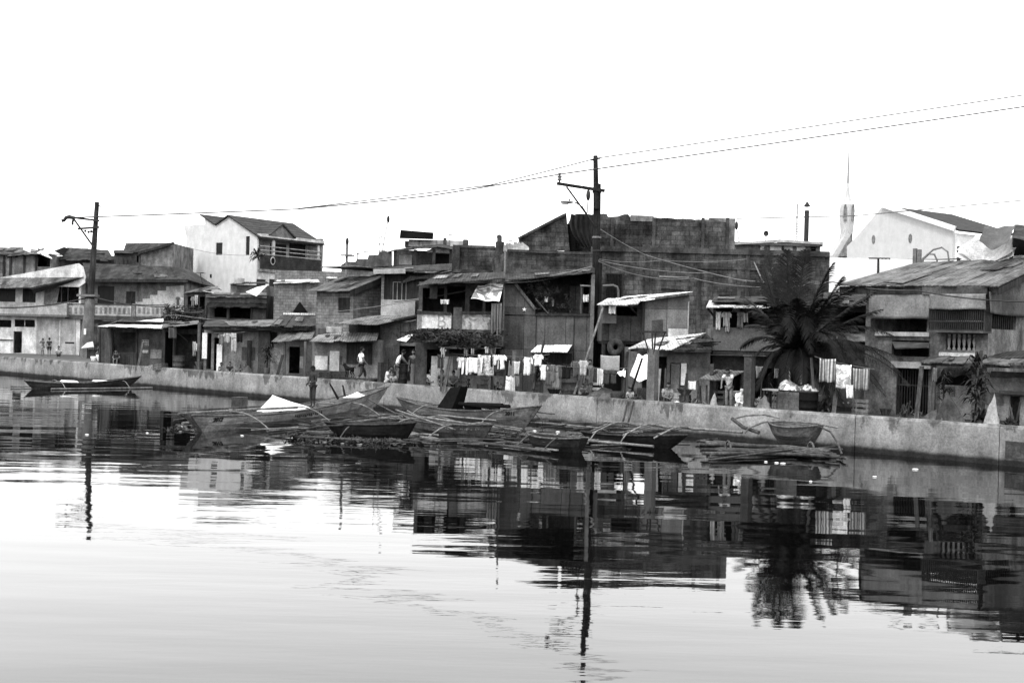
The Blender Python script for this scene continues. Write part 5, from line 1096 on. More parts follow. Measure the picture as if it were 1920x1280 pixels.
# ================================================================ coconut palm
fr = FT(2.3, 1490, 740)
t = thing('coconut_palm', 'squat bushy coconut palm with long dark fronds over the quay', 'palm', fr)
cr = fr.P(1490, 668, 0); rn = random.Random(21)
part(t, 'trunk', MB().tube([Vector((cr.x+.1, 0, -.02)), Vector((cr.x+.05, 0, cr.z*.5)), cr, cr+Vector((0,0,.5))], [.2, .16, .17, .1], 10), m_wood)
def frond(ctrl, tip, d1, d2, width=.68, n=84, droop=.55):
    A = cr+Vector((rn.uniform(-.06, .06), rn.uniform(-.06, .06), .1)); B = fr.P(*ctrl, d1)+Vector((rn.uniform(-.18, .18), rn.uniform(-.2, .2), rn.uniform(0, .3))); C = fr.P(*tip, d2); mb = MB(); pts = []
    for i in range(n+1):
        f = i/n; pts.append(A*(1-f)**2+B*2*f*(1-f)+C*f*f)
    mb.tube(pts, [.035*(1-.85*i/n)+.004 for i in range(n+1)], 5)
    for i in range(3, n+1):
        f = i/n; p = pts[i]; tg = (pts[min(i+1, n)]-pts[i-1]).normalized(); up = Vector((0, 0, 1)); sd = tg.cross(up)
        if sd.length < .25: sd = sd+fr_side
        sd.normalize(); ln = width*math.sin(math.pi*min(.98, .12+.86*f))**.6*rn.uniform(.8, 1.1)
        for s in (-1, 1):
            if rn.random() < .06: continue
            dr = droop*rn.uniform(.6, 1.4); tip_ = p+(sd*s*.85+tg*.85+Vector((0, 0, -dr*.55))).normalized()*ln; mid = p.lerp(tip_, .5)+Vector((0, 0, .06*ln)); tip_ = tip_+Vector((0, 0, -.18*dr*ln))
            w_ = tg*.017; mb.add([p-w_, p+w_, mid+w_*1.1, tip_, mid-w_*1.1], [(0, 1, 2, 4), (4, 2, 3)])
    part(t, 'frond', mb, m_palm)
fr_side = Vector((.5, .5, 0))
for c_, tp, d1, d2 in (((1452,560),(1437,464),.2,.4), ((1470,545),(1476,470),-.3,-.2), ((1500,545),(1512,470),.2,.3), ((1528,560),(1562,494),.2,.3), ((1480,560),(1455,500),.8,1.3),
    ((1496,500),(1476,640),-.9,-1.7), ((1512,520),(1520,660),-1.0,-1.5), ((1545,575),(1590,700),-.7,-1.2), ((1560,580),(1612,690),-.2,-.6), ((1565,585),(1642,545),.3,.6), ((1590,585),(1680,632),.3,.4), ((1610,625),(1706,722),-.3,-.5), ((1600,610),(1690,700),.1,.1), ((1580,620),(1655,730),-.5,-.9), ((1580,625),(1690,672),.2,.2), ((1570,610),(1652,580),.6,1.2),
    ((1440,590),(1394,556),.3,.5), ((1445,560),(1424,525),.4,.7), ((1430,620),(1388,652),-.1,-.2), ((1430,630),(1396,724),-.4,-.7), ((1445,640),(1418,730),-.6,-1.0), ((1455,650),(1440,742),-.2,-.4), ((1540,650),(1584,764),-.5,-.8), ((1530,650),(1556,752),-.2,-.3), ((1450,610),(1400,610),.6,1.0), ((1520,600),(1578,560),.9,1.5), ((1470,590),(1440,570),-.9,-1.5), ((1515,590),(1545,560),-.9,-1.6), ((1500,640),(1505,730),-.8,-1.2), ((1470,640),(1468,720),-.7,-1.0), ((1545,640),(1640,700),-.6,-1.0), ((1555,640),(1660,742),-.7,-1.2), ((1484,560),(1462,480),.3,.5), ((1545,570),(1580,520),.1,.2), ((1455,580),(1432,500),-.2,-.2), ((1530,590),(1600,540),-.4,-.6), ((1440,600),(1412,585),-.5,-.9), ((1500,590),(1496,560),-1.2,-2.0), ((1475,600),(1455,620),-1.1,-1.8), ((1525,600),(1550,640),-1.0,-1.7)):
    frond(c_, tp, d1, d2)
for i in range(4): mb = MB(); mb.ball(cr+Vector((.22*math.cos(i*1.7), .22*math.sin(i*1.7), .08)), (.12,.12,.15), 8, 6); part(t, 'coconut', mb, m_leaf)
def potted(fr, x, yb, h, w_, label, mat=None, n=40, pot=True, lean=.15, name='potted_plant', seed=1, leaf=.45):
    rn = random.Random(seed); b_ = fr.P(x, yb, 0); t = thing(name, label, 'plant', fr); z0 = 0 if yb is None else max(b_.z, 0)
    if pot: part(t, 'pot', MB().lathe([(.13,z0),(.18,z0+.3),(.15,z0+.3),(.11,z0+.05)], 12, (b_.x,0,0)), m_dgrey); z0 += .25
    part(t, 'stem', MB().tube([Vector((b_.x,0,z0)), Vector((b_.x+lean*.5,0,z0+h*.45)), Vector((b_.x+lean,0,z0+h*.8))], [.04,.03,.02], 6), m_wood)
    mb = MB()
    for i in range(n):
        f = rn.uniform(.35, 1); p = Vector((b_.x+lean*f, 0, z0+h*f*.85)); an = rn.uniform(0, 6.28); el = rn.uniform(-.5, 1.1); dv = Vector((math.cos(an)*math.cos(el), math.sin(an)*math.cos(el), math.sin(el))); ln = leaf*w_*rn.uniform(.6, 1.2); q = p+dv*ln; e = q+Vector((dv.x*.2, dv.y*.2, -ln*.45)); sd = dv.cross(Vector((0,0,1)))
        if sd.length < .1: sd = Vector((1,0,0))
        sd = sd.normalized()*ln*.16; mb.add([p, p.lerp(q,.6)+sd, q+sd*.6, e, q-sd*.6, p.lerp(q,.6)-sd], [(0,1,5), (1,2,4,5), (2,3,4)])
    part(t, 'leaves', mb, mat or m_leaf); return t
potted(FT(1.6, 500), 500, 700, 1.25, 1.2, 'bushy broad leaved plant in a pale pot before the long low house', n=90, seed=4, leaf=.3)
potted(FT(1.7, 1832), 1828, 790, 2.1, 1.3, 'tall drooping dracaena on a thin leaning stem before the porch', n=110, pot=False, lean=.05, seed=6, leaf=.3)
potted(FT(1.9, 1770), 1768, 790, 1.75, .9, 'slim dark shrub beside the doorway gate left of the dracaena', n=80, pot=False, lean=.0, seed=8, leaf=.26)
potted(FT(1.0, 1830), 1836, 795, .35, .9, 'low spiky plant at the foot of the dracaena', n=40, pot=False, lean=0, seed=9)
potted(FT(.9, 1010), 1012, 735, 1.5, .7, 'dark leggy plant growing up among the middle washing', n=80, pot=False, lean=.1, seed=10)
potted(FF(112, 480), 484, 487, .6, 1.6, 'small leafy plant on the balcony corner of the white house', n=50, pot=False, lean=0, seed=12)
# ================================================================ quay furniture
fr = FT(.55, 1224, 740)
t = thing('funnel_post', 'square concrete post carrying a flared timber funnel frame by the white tarpaulin', 'post', fr)
a0, a1, za, zb_ = fr.rect(1217, 655, 1231, 745); mb = MB(); mb.box(a0, a1, -.13, .13, 0, zb_); part(t, 'post_shaft', mb, m_conc)
c = Vector(((a0+a1)/2, 0, zb_)); zt = fr.P(1224,624,0).z; w1 = (fr.P(1238,624,0).x-fr.P(1210,624,0).x)/2
mb = MB(); 
for sx in (-1, 1):
    for sy in (-1, 1): mb.beam(c+Vector((sx*.1, sy*.1, -.15)), Vector((c.x+sx*w1*.85, sy*w1*.85, zt)), .05)
part(t, 'funnel_frame', mb, m_wood); mb = MB(); mb.panel(c.x-w1, c.x+w1, zt, zt+.07, -w1, -w1+.05); mb.box(c.x-w1, c.x+w1, w1-.05, w1, zt, zt+.07); mb.box(c.x-w1, c.x-w1+.05, -w1+.051, w1-.051, zt, zt+.07); mb.box(c.x+w1-.05, c.x+w1, -w1+.051, w1-.051, zt, zt+.07); part(t, 'funnel_rim', mb, m_wood)
fr = FT(.6, 1405, 750)
t = thing('mooring_post', 'plain square concrete post standing right of the lane awning', 'post', fr)
a0, a1, za, zb_ = fr.rect(1398, 668, 1412, 770); mb = MB(); mb.box(a0, a1, -.13, .13, 0, zb_); part(t, 'post_shaft', mb, m_dgrey); mb = MB(); mb.box(a0-.03, a1+.03, -.16, .16, zb_, zb_+.06); part(t, 'cap', mb, m_dgrey)
fr = FT(.5, 765, 700); mb = MB(); a0, a1, za, zb_ = fr.rect(711, 679, 717, 715); mb.box(a0, a1, -.1, .1, 0, zb_); single('bollard', mb, m_dconc, 'short dark wooden bollard right of the walking man', 'bollard', fr)
fr = FT(.7, 775, 700); mb = MB(); a = fr.P(775, 682, 0); mb.tube([Vector((a.x,0,0)), Vector((a.x,0,a.z))], .1, 8); single('bollard', mb, m_conc, 'grey round bollard between the standing men', 'bollard', fr)
# slanting pole and props
def leanpole(fr, a, b, da, db, r, mat, label, name='pole', cat='pole'): return single(name, MB().tube([fr.P(*a, da), fr.P(*b, db)], [r, r*.8], 8), mat, label, cat, fr)
fr = FT(.6, 1090, 740)
leanpole(fr, (1077,739), (1131,576), 0, 1.2, .05, m_bamboo, 'long pale bamboo pole leaning against the main power pole')
leanpole(fr, (1000,730), (1020,640), 0, 1.0, .06, m_wood, 'dark pole leaning over the bright hinged awning sheet'); leanpole(fr, (921,735), (925,655), .2, .2, .045, m_wood, 'dark prop holding up the middle washing line')
leanpole(fr, (1168,746), (1176,660), .1, .9, .07, m_wood, 'dark leaning stake left of the white tarpaulin'); leanpole(fr, (1180,744), (1204,672), .2, -.6, .05, m_wood, 'dark strut crossing the white tarpaulin')
leanpole(fr, (1282,752), (1288,700), .2, .5, .05, m_wood, 'black bent stick right of the pale doorway curtain'); leanpole(fr, (1246,745), (1248,690), .4, .4, .04, m_wood2, 'thin stake standing right of the funnel post')
leanpole(FT(1.2, 1525), (1527,745), (1521,670), 0, 0, .06, m_wood2, 'grey prop post at the left end of the striped washing')
leanpole(FT(6, 1110, 690), (96,670), (96,620), 0, 0, .05, m_wood, 'thin upright stick behind the two standing boys') if 0 else None
# tyres hanging, baskets, drums
def torus(mb, c, R_, r, axis, n=20, k=8):
    ax = Vector(axis).normalized(); a = ax.cross(Vector((0,0,1)) if abs(ax.z) < .9 else Vector((1,0,0))).normalized(); b = ax.cross(a); vs = []
    for i in range(n):
        d = a*math.cos(2*math.pi*i/n)+b*math.sin(2*math.pi*i/n)
        for j in range(k): vs.append(Vector(c)+d*(R_+r*math.cos(2*math.pi*j/k))+ax*r*math.sin(2*math.pi*j/k))
    return mb.add(vs, [(i*k+j, i*k+(j+1)%k, ((i+1)%n)*k+(j+1)%k, ((i+1)%n)*k+j) for i in range(n) for j in range(k)], True)
fr = FT(2.4, 1154, 690); c = fr.P(1154,651,0); mb = MB(); torus(mb, c, .22, .13, (.95,-.6,.1)); single('coil', mb, m_dconc, 'big coil of grey rope hung under the plywood box house', 'rope coil', fr)
fr = FT(.7, 1160, 740); c = fr.P(1158,736,0); single('basket', MB().lathe([(.12,0),(.25,.12),(.28,.3),(.22,.42),(.2,.42),(.24,.28)], 14, (c.x,0,0)), M('wicker', .1, 'block', bw=.06, bh=.03), 'round wicker basket at the wall foot left of the dark stake', 'basket', fr)
def drum(s, x, r, h, mat, label, name='drum', cat='drum'):
    fr = FT(s, x, 730); t = thing(name, label, cat, fr); part(t, 'drum_body', MB().lathe([(r,0),(r,h*.33),(r*1.04,h*.34),(r,h*.35),(r,h*.66),(r*1.04,h*.67),(r,h*.68),(r,h)], 16), mat); part(t, 'rim', MB().lathe([(r*1.03,h),(r*1.03,h+.03),(r*.93,h+.03),(r*.93,h-.02)], 16), m_metal); return t
drum(1.0, 334, .33, .8, m_dconc, 'rusted drum on its base near the ragged lean-to'); drum(1.4, 1068, .33, .9, m_dgrey, 'dark drum under the washing beneath the hinged awning'); drum(1.1, 1515, .3, .75, m_black, 'black drum beside the sheet fence'); drum(1.4, 742+8, .3, .95, m_dgrey, 'dark drum behind the man in the white singlet')
# street stall at left with umbrella canopy
fr = FF(84, 185, 660)
t = thing('street_stall', 'small street stall with dark and white cloth canopy by the far pole', 'stall', fr)
pbox(fr, t, 'counter', 165, 655, 179, 673, -.4, .3, m_dgrey)
mb = MB(); mb.slab(fr.P(152,652,-.9), fr.P(176,650,-.9), fr.P(174,640,.2), fr.P(164,642,.2), .03); part(t, 'canopy', mb, m_white_dirty)
mb = MB(); mb.slab(fr.P(176,647,-.8), fr.P(182,651,-.9), fr.P(204,638,-.2), fr.P(198,633,.2), .03); part(t, 'dark_canopy', mb, m_black)
for x in (164, 178): post(fr, t, x, 650, 0, .06, m_wood)
fr = FF(80, 206, 660); t = thing('water_pump', 'white street water pump pipe with grey cap', 'pump', fr); c = fr.P(206,633,0)
part(t, 'standpipe', MB().lathe([(.11,.25),(.1,.6),(.13,.62),(.13,c.z-.55),(.1,c.z-.5)], 12, (c.x,0,0)), m_white); part(t, 'cap', MB().lathe([(.14,c.z-.5),(.16,c.z-.2),(.22,c.z-.15),(.2,c.z)], 12, (c.x,0,0)), m_conc); part(t, 'trough', MB().lathe([(.3,0),(.7,.25),(.75,.3),(.66,.3),(.3,.1)], 16, (c.x+.1,0,0)), m_conc)
for x, y, r, lab in ((176,674,.2,'white round tub by the street stall counter'), (189,677,.28,'larger white tub on the quay right of the stall tub'), (258,660,.16,'small white pail by the pale roofed shack')):
    f_ = FF(79, x, 670); mb = MB(); mb.lathe([(r*.7,0),(r*1.05,r*.9),(r*1.1,r*1.4),(r,r*1.4),(r*.8,.1)], 14); single('tub', mb, m_white, lab, 'tub', f_)
fr = FT(.8, 662, 705); mb = MB(); u0, u1, za, zb_ = fr.rect(640, 704, 706, 712); 
t = thing('low_bench', 'low dark plank bench the small black dog stands on', 'bench', fr); mb.box(u0, u1, -.2, .25, .2, .26); part(t, 'seat', mb, m_wood)
for u in (u0+.1, u1-.1):
    mb = MB(); mb.box(u-.04, u+.04, -.15, .2, 0, .199); part(t, 'leg', mb, m_wood)
# draped heaps, sacks and boxes along the quay
def heap(s, x, yb, w_, h, label, mat, name='covered_heap', cat='heap', peak=0.0, seed=1, dz=0):
    rn = random.Random(seed); fr = FT(s, x, yb); mb = MB(); n, k = 18, 7; vs = []
    for j in range(k+1):
        f = j/k; r_ = max(.04, (1-f**1.7)**.8*(1-peak)+(1-f)**1.1*peak); fa = rn.uniform(-.05, .05)
        for i in range(n): an = 2*math.pi*i/n; q = 1+.2*math.sin(an*3+seed)*(1-.5*f)+.13*math.sin(an*7+seed*2)+.06*math.sin(an*11+j*2+seed); vs.append((w_/2*r_*q*math.cos(an)+(.16*w_*f*math.sin(seed*2.3))+fa*w_*f, w_*.35*r_*q*math.sin(an), dz+h*f*(1+.06*math.sin(an*3+j))))
    mb.add(vs, [(j*n+i, j*n+(i+1)%n, (j+1)*n+(i+1)%n, (j+1)*n+i) for j in range(k) for i in range(n)], True); mb.add(vs[-n:], [tuple(range(n))])
    return single(name, mb, mat, label, cat, fr)
heap(.8, 1783, 780, .95, .95, 'dark cloth draped over a pointed heap by the pale rendered bay', m_dconc, peak=.4, seed=2); heap(.7, 1750, 785, .8, .45, 'low rounded dark heap left of the pointed one', m_dgrey, seed=3)
heap(.6, 1861, 795, .45, 1.0, 'narrow pale cloth draped to a tall point near the porch post', m_pale, peak=.5, seed=4); heap(.55, 1272, 755, .5, .2, 'white crumpled sack on the wall edge', m_white, 'sack', 'sack', seed=5); heap(.55, 1337, 760, .28, .55, 'slim pale sack standing beside the lane awning post', m_pale, 'sack', 'sack', seed=6)
heap(.7, 1100, 750, 1.0, .3, 'dark rubbish heap under the leaning bamboo pole', m_black, seed=7); heap(.9, 1135, 745, 1.6, .5, 'wide dark heap of scrap under the grey trousers', m_dgrey, seed=8); heap(.7, 1200, 748, 1.1, .16, 'flat pale heap of rubble on the wall top edge', m_grey, seed=9); heap(.8, 295, 683, 1.6, .3, 'low heap of rubble and scrap along the quay by the board front', m_grey, seed=10); heap(.8, 462, 695, 1.0, .5, 'dark tented heap left of the bushy potted plant', m_dgrey, peak=.3, seed=12)
fr = FT(1.2, 1480, 760)
t = thing('wash_table', 'cloth skirted table piled with patterned washing under the palm', 'table', fr)
u0, u1, za, zb_ = fr.rect(1468, 732, 1524, 775); mb = MB(); mb.box(u0, u1, -.3, .45, zb_-.04, zb_); part(t, 'table_top', mb, m_wood)
mb = MB(); cloth_sheet(mb, u0, u1, .02, zb_-.05, -.33, .03, 18, 8, R, sag=0); part(t, 'skirt', mb, m_dgrey)
for u in (u0+.06, u1-.06):
    for d_ in (-.24, .4):
        mb = MB(); mb.box(u-.03, u+.03, d_-.03, d_+.03, 0, zb_-.041); part(t, 'leg', mb, m_wood)
heap(1.25, 1480, 760, .85, .33, 'heap of white patterned washing on the skirted table', M('patterned_washing', .5, 'print', ps=7, lo=.35), 'laundry_heap', 'laundry', seed=13, dz=zb_+.005); heap(1.25, 1508, 765, .8, .22, 'flatter heap of dark and white washing at the table end', M('mixed_washing', .42, 'print', ps=6, lo=.2), 'laundry_heap', 'laundry', seed=14, dz=zb_+.006)
fr = FT(1.3, 1448, 760); t = thing('side_table', 'small pale topped table left of the skirted table', 'table', fr); u0, u1, za, zb_ = fr.rect(1436, 729, 1466, 770); mb = MB(); mb.box(u0, u1, -.25, .25, zb_-.05, zb_); part(t, 'table_top', mb, m_pale)
for u in (u0+.05, u1-.05):
    for d_ in (-.2, .2): mb = MB(); mb.box(u-.03, u+.03, d_-.03, d_+.03, 0, zb_-.051); part(t, 'leg', mb, m_wood)
heap(1.0, 1432, 770, .55, .55, 'grey bundled cloth heaped below the small table', m_grey, seed=15); heap(.8, 1420, 770, .7, .12, 'scatter of pale rags on the wall edge right of the concrete post', m_pale, 'rag_pile', 'rags', seed=16)
fr = FT(1.3, 1140, 700); 
pb = MB(); u0, u1, za, zb_ = fr.rect(1126, 666, 1162, 695); cloth_sheet(pb, u0, u1, za, zb_, 0, .03); single('sheet', pb, M('pale_grey_sheet', .34, amt=.12, stk=.1), 'pale grey square sheet hung below the rope coil', 'sheet', fr, 'laundry hung out to dry')
fr = FT(1.3, 1297, 720); mb = MB(); u0, u1, za, zb_ = fr.rect(1290, 714, 1304, 730); cloth_sheet(mb, u0, u1, za, zb_, 0, .02); single('towel', mb, m_white, 'small bright white towel hung right of the black bent stick', 'towel', fr, 'laundry hung out to dry')
# ================================================================ laundry
c9, c7, c5, c3, c2, c1, c0 = [cloth(v) for v in (.64, .48, .4, .24, .14, .07, .02)]
m_pr = M('mottled_print', .5, 'print', ps=8, lo=.4); m_pr2 = M('leaf_print', .68, 'print', ps=5, lo=.5)
m_st = M('striped_cloth', .42, 'stripe', pitch=3.0, lo=.3, dir='X')
frA = FT(.45, 920, 690)
line_rope(frA, (846,662), (925,664), 0, .06, 'washing line left of the dark prop'); line_rope(frA, (925,664), (1030,664), 0, .1, 'washing line between dark prop and bright awning'); line_rope(frA, (1015,683), (1180,690), .0, .05, 'lower washing line under the bright hinged awning')
G1 = [('rag',848,666,858,694,c2,'dark grey bunched cloth at the left end of the first line'), ('shirt',857,669,869,690,c9,'small white top hung beside the bunched grey cloth'), ('towel',866,670,882,702,M('bold_stripe', .7, 'stripe', pitch=2.4, lo=.05),'white towel with bold black stripes'),
 ('sheet',879,670,906,699,c9,'wide bright white sheet beside the bold striped towel'), ('sheet',896,665,926,704,m_pr,'mottled grey printed sheet left of the dark prop'), ('trousers',919,664,929,688,c0,'short black shorts at the dark prop'), ('rag',926,665,932,684,c9,'thin white cloth tucked behind the black shorts'), ('trousers',928,664,938,699,c1,'dark grey trousers right of the black shorts'),
 ('shirt',930,665,951,692,c9,'white shirt right of the dark grey trousers'), ('shirt',944,671,959,703,c0,'black shirt hanging right of the white shirt'), ('towel',954,676,966,706,c3,'crumpled grey patterned towel next to the black shirt'), ('rag',963,677,975,701,c7,'light cloth twisted beside the crumpled grey towel'), ('rag',973,671,985,699,c1,'dark cloth before the white shirt with grey sleeves'),
 ('shirt',979,669,1000,703,c9,'white shirt with a small dark mark, hung before a grey cloth'), ('trousers',993,667,1003,703,c2,'slim grey trousers right of the marked white shirt'), ('shirt',999,664,1019,686,c9,'white undershirt just left of the bright awning'), ('trousers',948,705,958,732,c9,'white narrow trousers on the low line'), ('rag',957,704,966,736,c7,'pale twisted cloth beside the white narrow trousers'), ('rag',967,704,973,724,c3,'grey strip of cloth on the low line')]
G2 = [('shirt',1012,683,1028,712,c9,'bright white singlet at the left end of the lower line'), ('trousers',1024,684,1036,722,c2,'grey trousers next to the bright white singlet'), ('towel',1034,683,1041,716,c3,'narrow grey towel between two pairs of grey trousers'), ('trousers',1036,684,1049,728,c3,'lighter grey long trousers left of the black tee'), ('rag',1046,684,1055,708,c2,'grey crumpled cloth left of the black tee'),
 ('shirt',1051,682,1072,710,c0,'black tee in the middle of the lower line'), ('shirt',1070,676,1086,707,c2,'dark grey shirt right of the black tee'), ('shirt',1083,675,1103,703,c5,'pale grey and white shirt behind the leaning bamboo'), ('rag',1104,690,1113,720,c2,'grey rag right of the leaning bamboo'), ('trousers',1110,688,1120,716,c1,'dark trousers left of the pale twisted strips'), ('rag',1120,690,1127,722,c7,'pale twisted strip of cloth on the lower line'), ('rag',1126,692,1131,720,c9,'white twisted strip beside the grey straight trousers'), ('trousers',1131,693,1156,720,c1,'wide dark grey straight trousers under the pale square sheet')]
for g_ in G1: garment(frA, *g_[:5], -.02, *g_[5:])
for g_ in G2: garment(frA, *g_[:5], .02, *g_[5:])
frB = FT(.7, 1580, 720); line_rope(frB, (1527,668), (1640,692), 0, .04, 'washing line carrying the striped cloths near the palm')
for k, x0, y0, x1, y1, mt, lb in (('towel',1537,672,1566,716,m_st,'grey striped towel at the left end of the palm line'), ('sheet',1566,683,1597,728,m_pr2,'white leaf printed sheet between two striped towels'), ('towel',1597,690,1629,731,M('fine_striped_cloth', .34, 'stripe', pitch=3.6, lo=.35),'darker fine striped towel at the right end of the palm line')): garment(frB, k, x0, y0, x1, y1, 0, mt, lb)
garment(frB, 'rag', 1587, 721, 1600, 746, -.1, c9, 'bright white rag hanging below the leaf printed sheet')
frC = FF(45.4, 1360, 600); line_rope(frC, (1340,583), (1410,582), .4, .04, 'washing line in the boxed balcony loft')
for k, x0, y0, x1, y1, mt, lb in (('rag',1342,584,1352,618,c9,'white cloth at the left end of the balcony loft'), ('shirt',1352,584,1372,612,c7,'pale shirt beside the white cloth in the balcony loft'), ('rag',1360,606,1368,622,c5,'grey cloth end below the pale loft shirt'), ('trousers',1382,584,1394,614,c3,'grey trousers right of the loft post'), ('rag',1394,586,1402,604,c5,'small pale cloth at the right end of the loft')): garment(frC, k, x0, y0, x1, y1, .4, mt, lb)
frD = FF(62, 420, 650); line_rope(frD, (402,624), (460,622), -.6, .04, 'washing line along the long low house')
for k, x0, y0, x1, y1, mt, lb in (('shirt',408,626,422,646,c3,'grey top at the left end under the long roof'), ('shirt',418,624,434,642,c5,'pale grey shirt under the long sagging roof'), ('trousers',433,624,444,660,c5,'pale trousers under the long sagging roof'), ('towel',443,624,455,641,c0,'black towel at the right end under the long roof')): garment(frD, k, x0, y0, x1, y1, -.6, mt, lb)
frE = FF(65.2, 370, 650)
for k, x0, y0, x1, y1, mt, lb in (('rag',361,640,367,668,c5,'grey strip of cloth in the ragged lean-to'), ('towel',365,643,371,658,c9,'white towel in the ragged lean-to'), ('rag',370,643,376,664,c3,'grey cloth beside the white towel in the lean-to')): garment(frE, k, x0, y0, x1, y1, 0, mt, lb)
frF = FF(91, 365, 600)
for k, x0, y0, x1, y1, mt, lb in (('shirt',357,556,366,576,c3,'grey shirt on the terrace by the white gable'), ('towel',365,553,371,572,c5,'pale towel on the terrace by the white gable'), ('shirt',329,556,338,572,c2,'dark shirt above the terrace shrubs'), ('rag',338,558,344,578,c5,'pale cloth above the terrace shrubs')): garment(frF, k, x0, y0, x1, y1, -.8, mt, lb)
frG = FF(48.4, 870, 660); line_rope(frG, (822,650), (940,652), 0, .04, 'washing line beneath the planted awning')
for k, x0, y0, x1, y1, mt, lb in (('shirt',825,651,837,670,c5,'pale striped shirt beneath the planted awning'), ('trousers',820,664,832,690,c1,'dark trousers hung left beneath the planted awning'), ('rag',870,652,878,668,c3,'small grey cloth beneath the planted awning'), ('towel',883,652,889,664,c5,'narrow pale towel beneath the planted awning'), ('shirt',908,649,918,662,c9,'white top hung high beneath the right end of the awning'), ('towel',917,649,930,663,c3,'patterned grey towel hung high beneath the right end of the awning')): garment(frG, k, x0, y0, x1, y1, 0, mt, lb)
garment(FT(1.6, 1425), 'shirt', 1414, 686, 1434, 709, 0, c3, 'grey shirt hung under the palm fronds right of the concrete post')
garment(FT(1.6, 1480), 'rag', 1452, 690, 1459, 708, 0, c3, 'thin grey cloth hanging in the palm shade')
garment(FT(1.2, 1770), 'rag', 1750, 689, 1757, 715, 0, c3, 'pale strip of cloth hanging from the porch roof end')
# ================================================================ people
def skinned(nodes, edges, levels=1):
    me = bpy.data.meshes.new('tmp'); me.from_pydata([n[0] for n in nodes], edges, []); o = bpy.data.objects.new('tmp', me); COL.objects.link(o)
    m = o.modifiers.new('s', 'SKIN'); m.use_smooth_shade = True; m.branch_smoothing = .4
    for i, n in enumerate(nodes):
        v = me.skin_vertices[0].data[i]; r = n[1]; v.radius = r if isinstance(r, tuple) else (r, r); v.use_root = (i == 0)
    s = o.modifiers.new('u', 'SUBSURF'); s.levels = s.render_levels = levels
    bpy.context.view_layer.update(); dg = bpy.context.evaluated_depsgraph_get(); out = bpy.data.meshes.new_from_object(o.evaluated_get(dg)); bpy.data.objects.remove(o); bpy.data.meshes.remove(me)
    return out
def mesh_to(mb, me):
    mb.add([v.co[:] for v in me.vertices], [tuple(p.vertices) for p in me.polygons], True); bpy.data.meshes.remove(me); return mb
def head(mb, c, s, yaw, tilt=0.0):
    n, k = 16, 12; vs = []
    for i in range(k+1):
        ph = math.pi*i/k; z = -math.cos(ph)
        for j in range(n):
            an = 2*math.pi*j/n; x, y = math.sin(ph)*math.cos(an), math.sin(ph)*math.sin(an)
            w_ = .078*(1-.28*max(0, -z-.15)); d_ = .098*(1-.1*max(0, -z)); X, Y, Z = x*w_, y*d_, z*.118
            if y > 0 and abs(x) < .3 and -.45 < z < .1: Y += .02*(1-abs(x)/.3)*(1 if z < -.15 else .5)   # nose
            if y > .5 and .12 < abs(x) < .55 and -.05 < z < .22: Y -= .011                                  # eye sockets
            if y > .4 and abs(x) < .35 and -.72 < z < -.55: Y += .006                                       # lips
            if abs(x) > .9 and -.3 < z < .2: X *= 1.16                                                      # ears
            vs.append(Vector((X, Y, Z))*s)
    M_ = Matrix.Rotation(yaw, 3, 'Z') @ Matrix.Rotation(tilt, 3, 'X'); vs = [Vector(c)+M_ @ v for v in vs]
    return mb.add(vs, [(i*n+j, i*n+(j+1)%n, (i+1)*n+(j+1)%n, (i+1)*n+j) for i in range(k) for j in range(n)], True)
def hair(c, s, yaw, tilt=0.0, long=0.0):
    mb = MB(); n, k = 16, 8; vs = []
    for i in range(k+1):
        ph = math.pi*(.62+.0*long)*i/k; z = math.cos(ph)
        for j in range(n):
            an = 2*math.pi*j/n; x, y = math.sin(ph)*math.cos(an), math.sin(ph)*math.sin(an); zz = z
            if y > .35 and z < .35: zz = .35+.12*abs(x)
            if y < 0 and i >= k-1: zz -= long*.9
            vs.append(Vector((x*.088, y*.107-.006, zz*.128+.004))*s)
    M_ = Matrix.Rotation(yaw, 3, 'Z') @ Matrix.Rotation(tilt, 3, 'X'); vs = [Vector(c)+M_ @ v for v in vs]
    return mb.add(vs, [(i*n+j, (i+1)*n+j, (i+1)*n+(j+1)%n, i*n+(j+1)%n) for i in range(k) for j in range(n)], True)
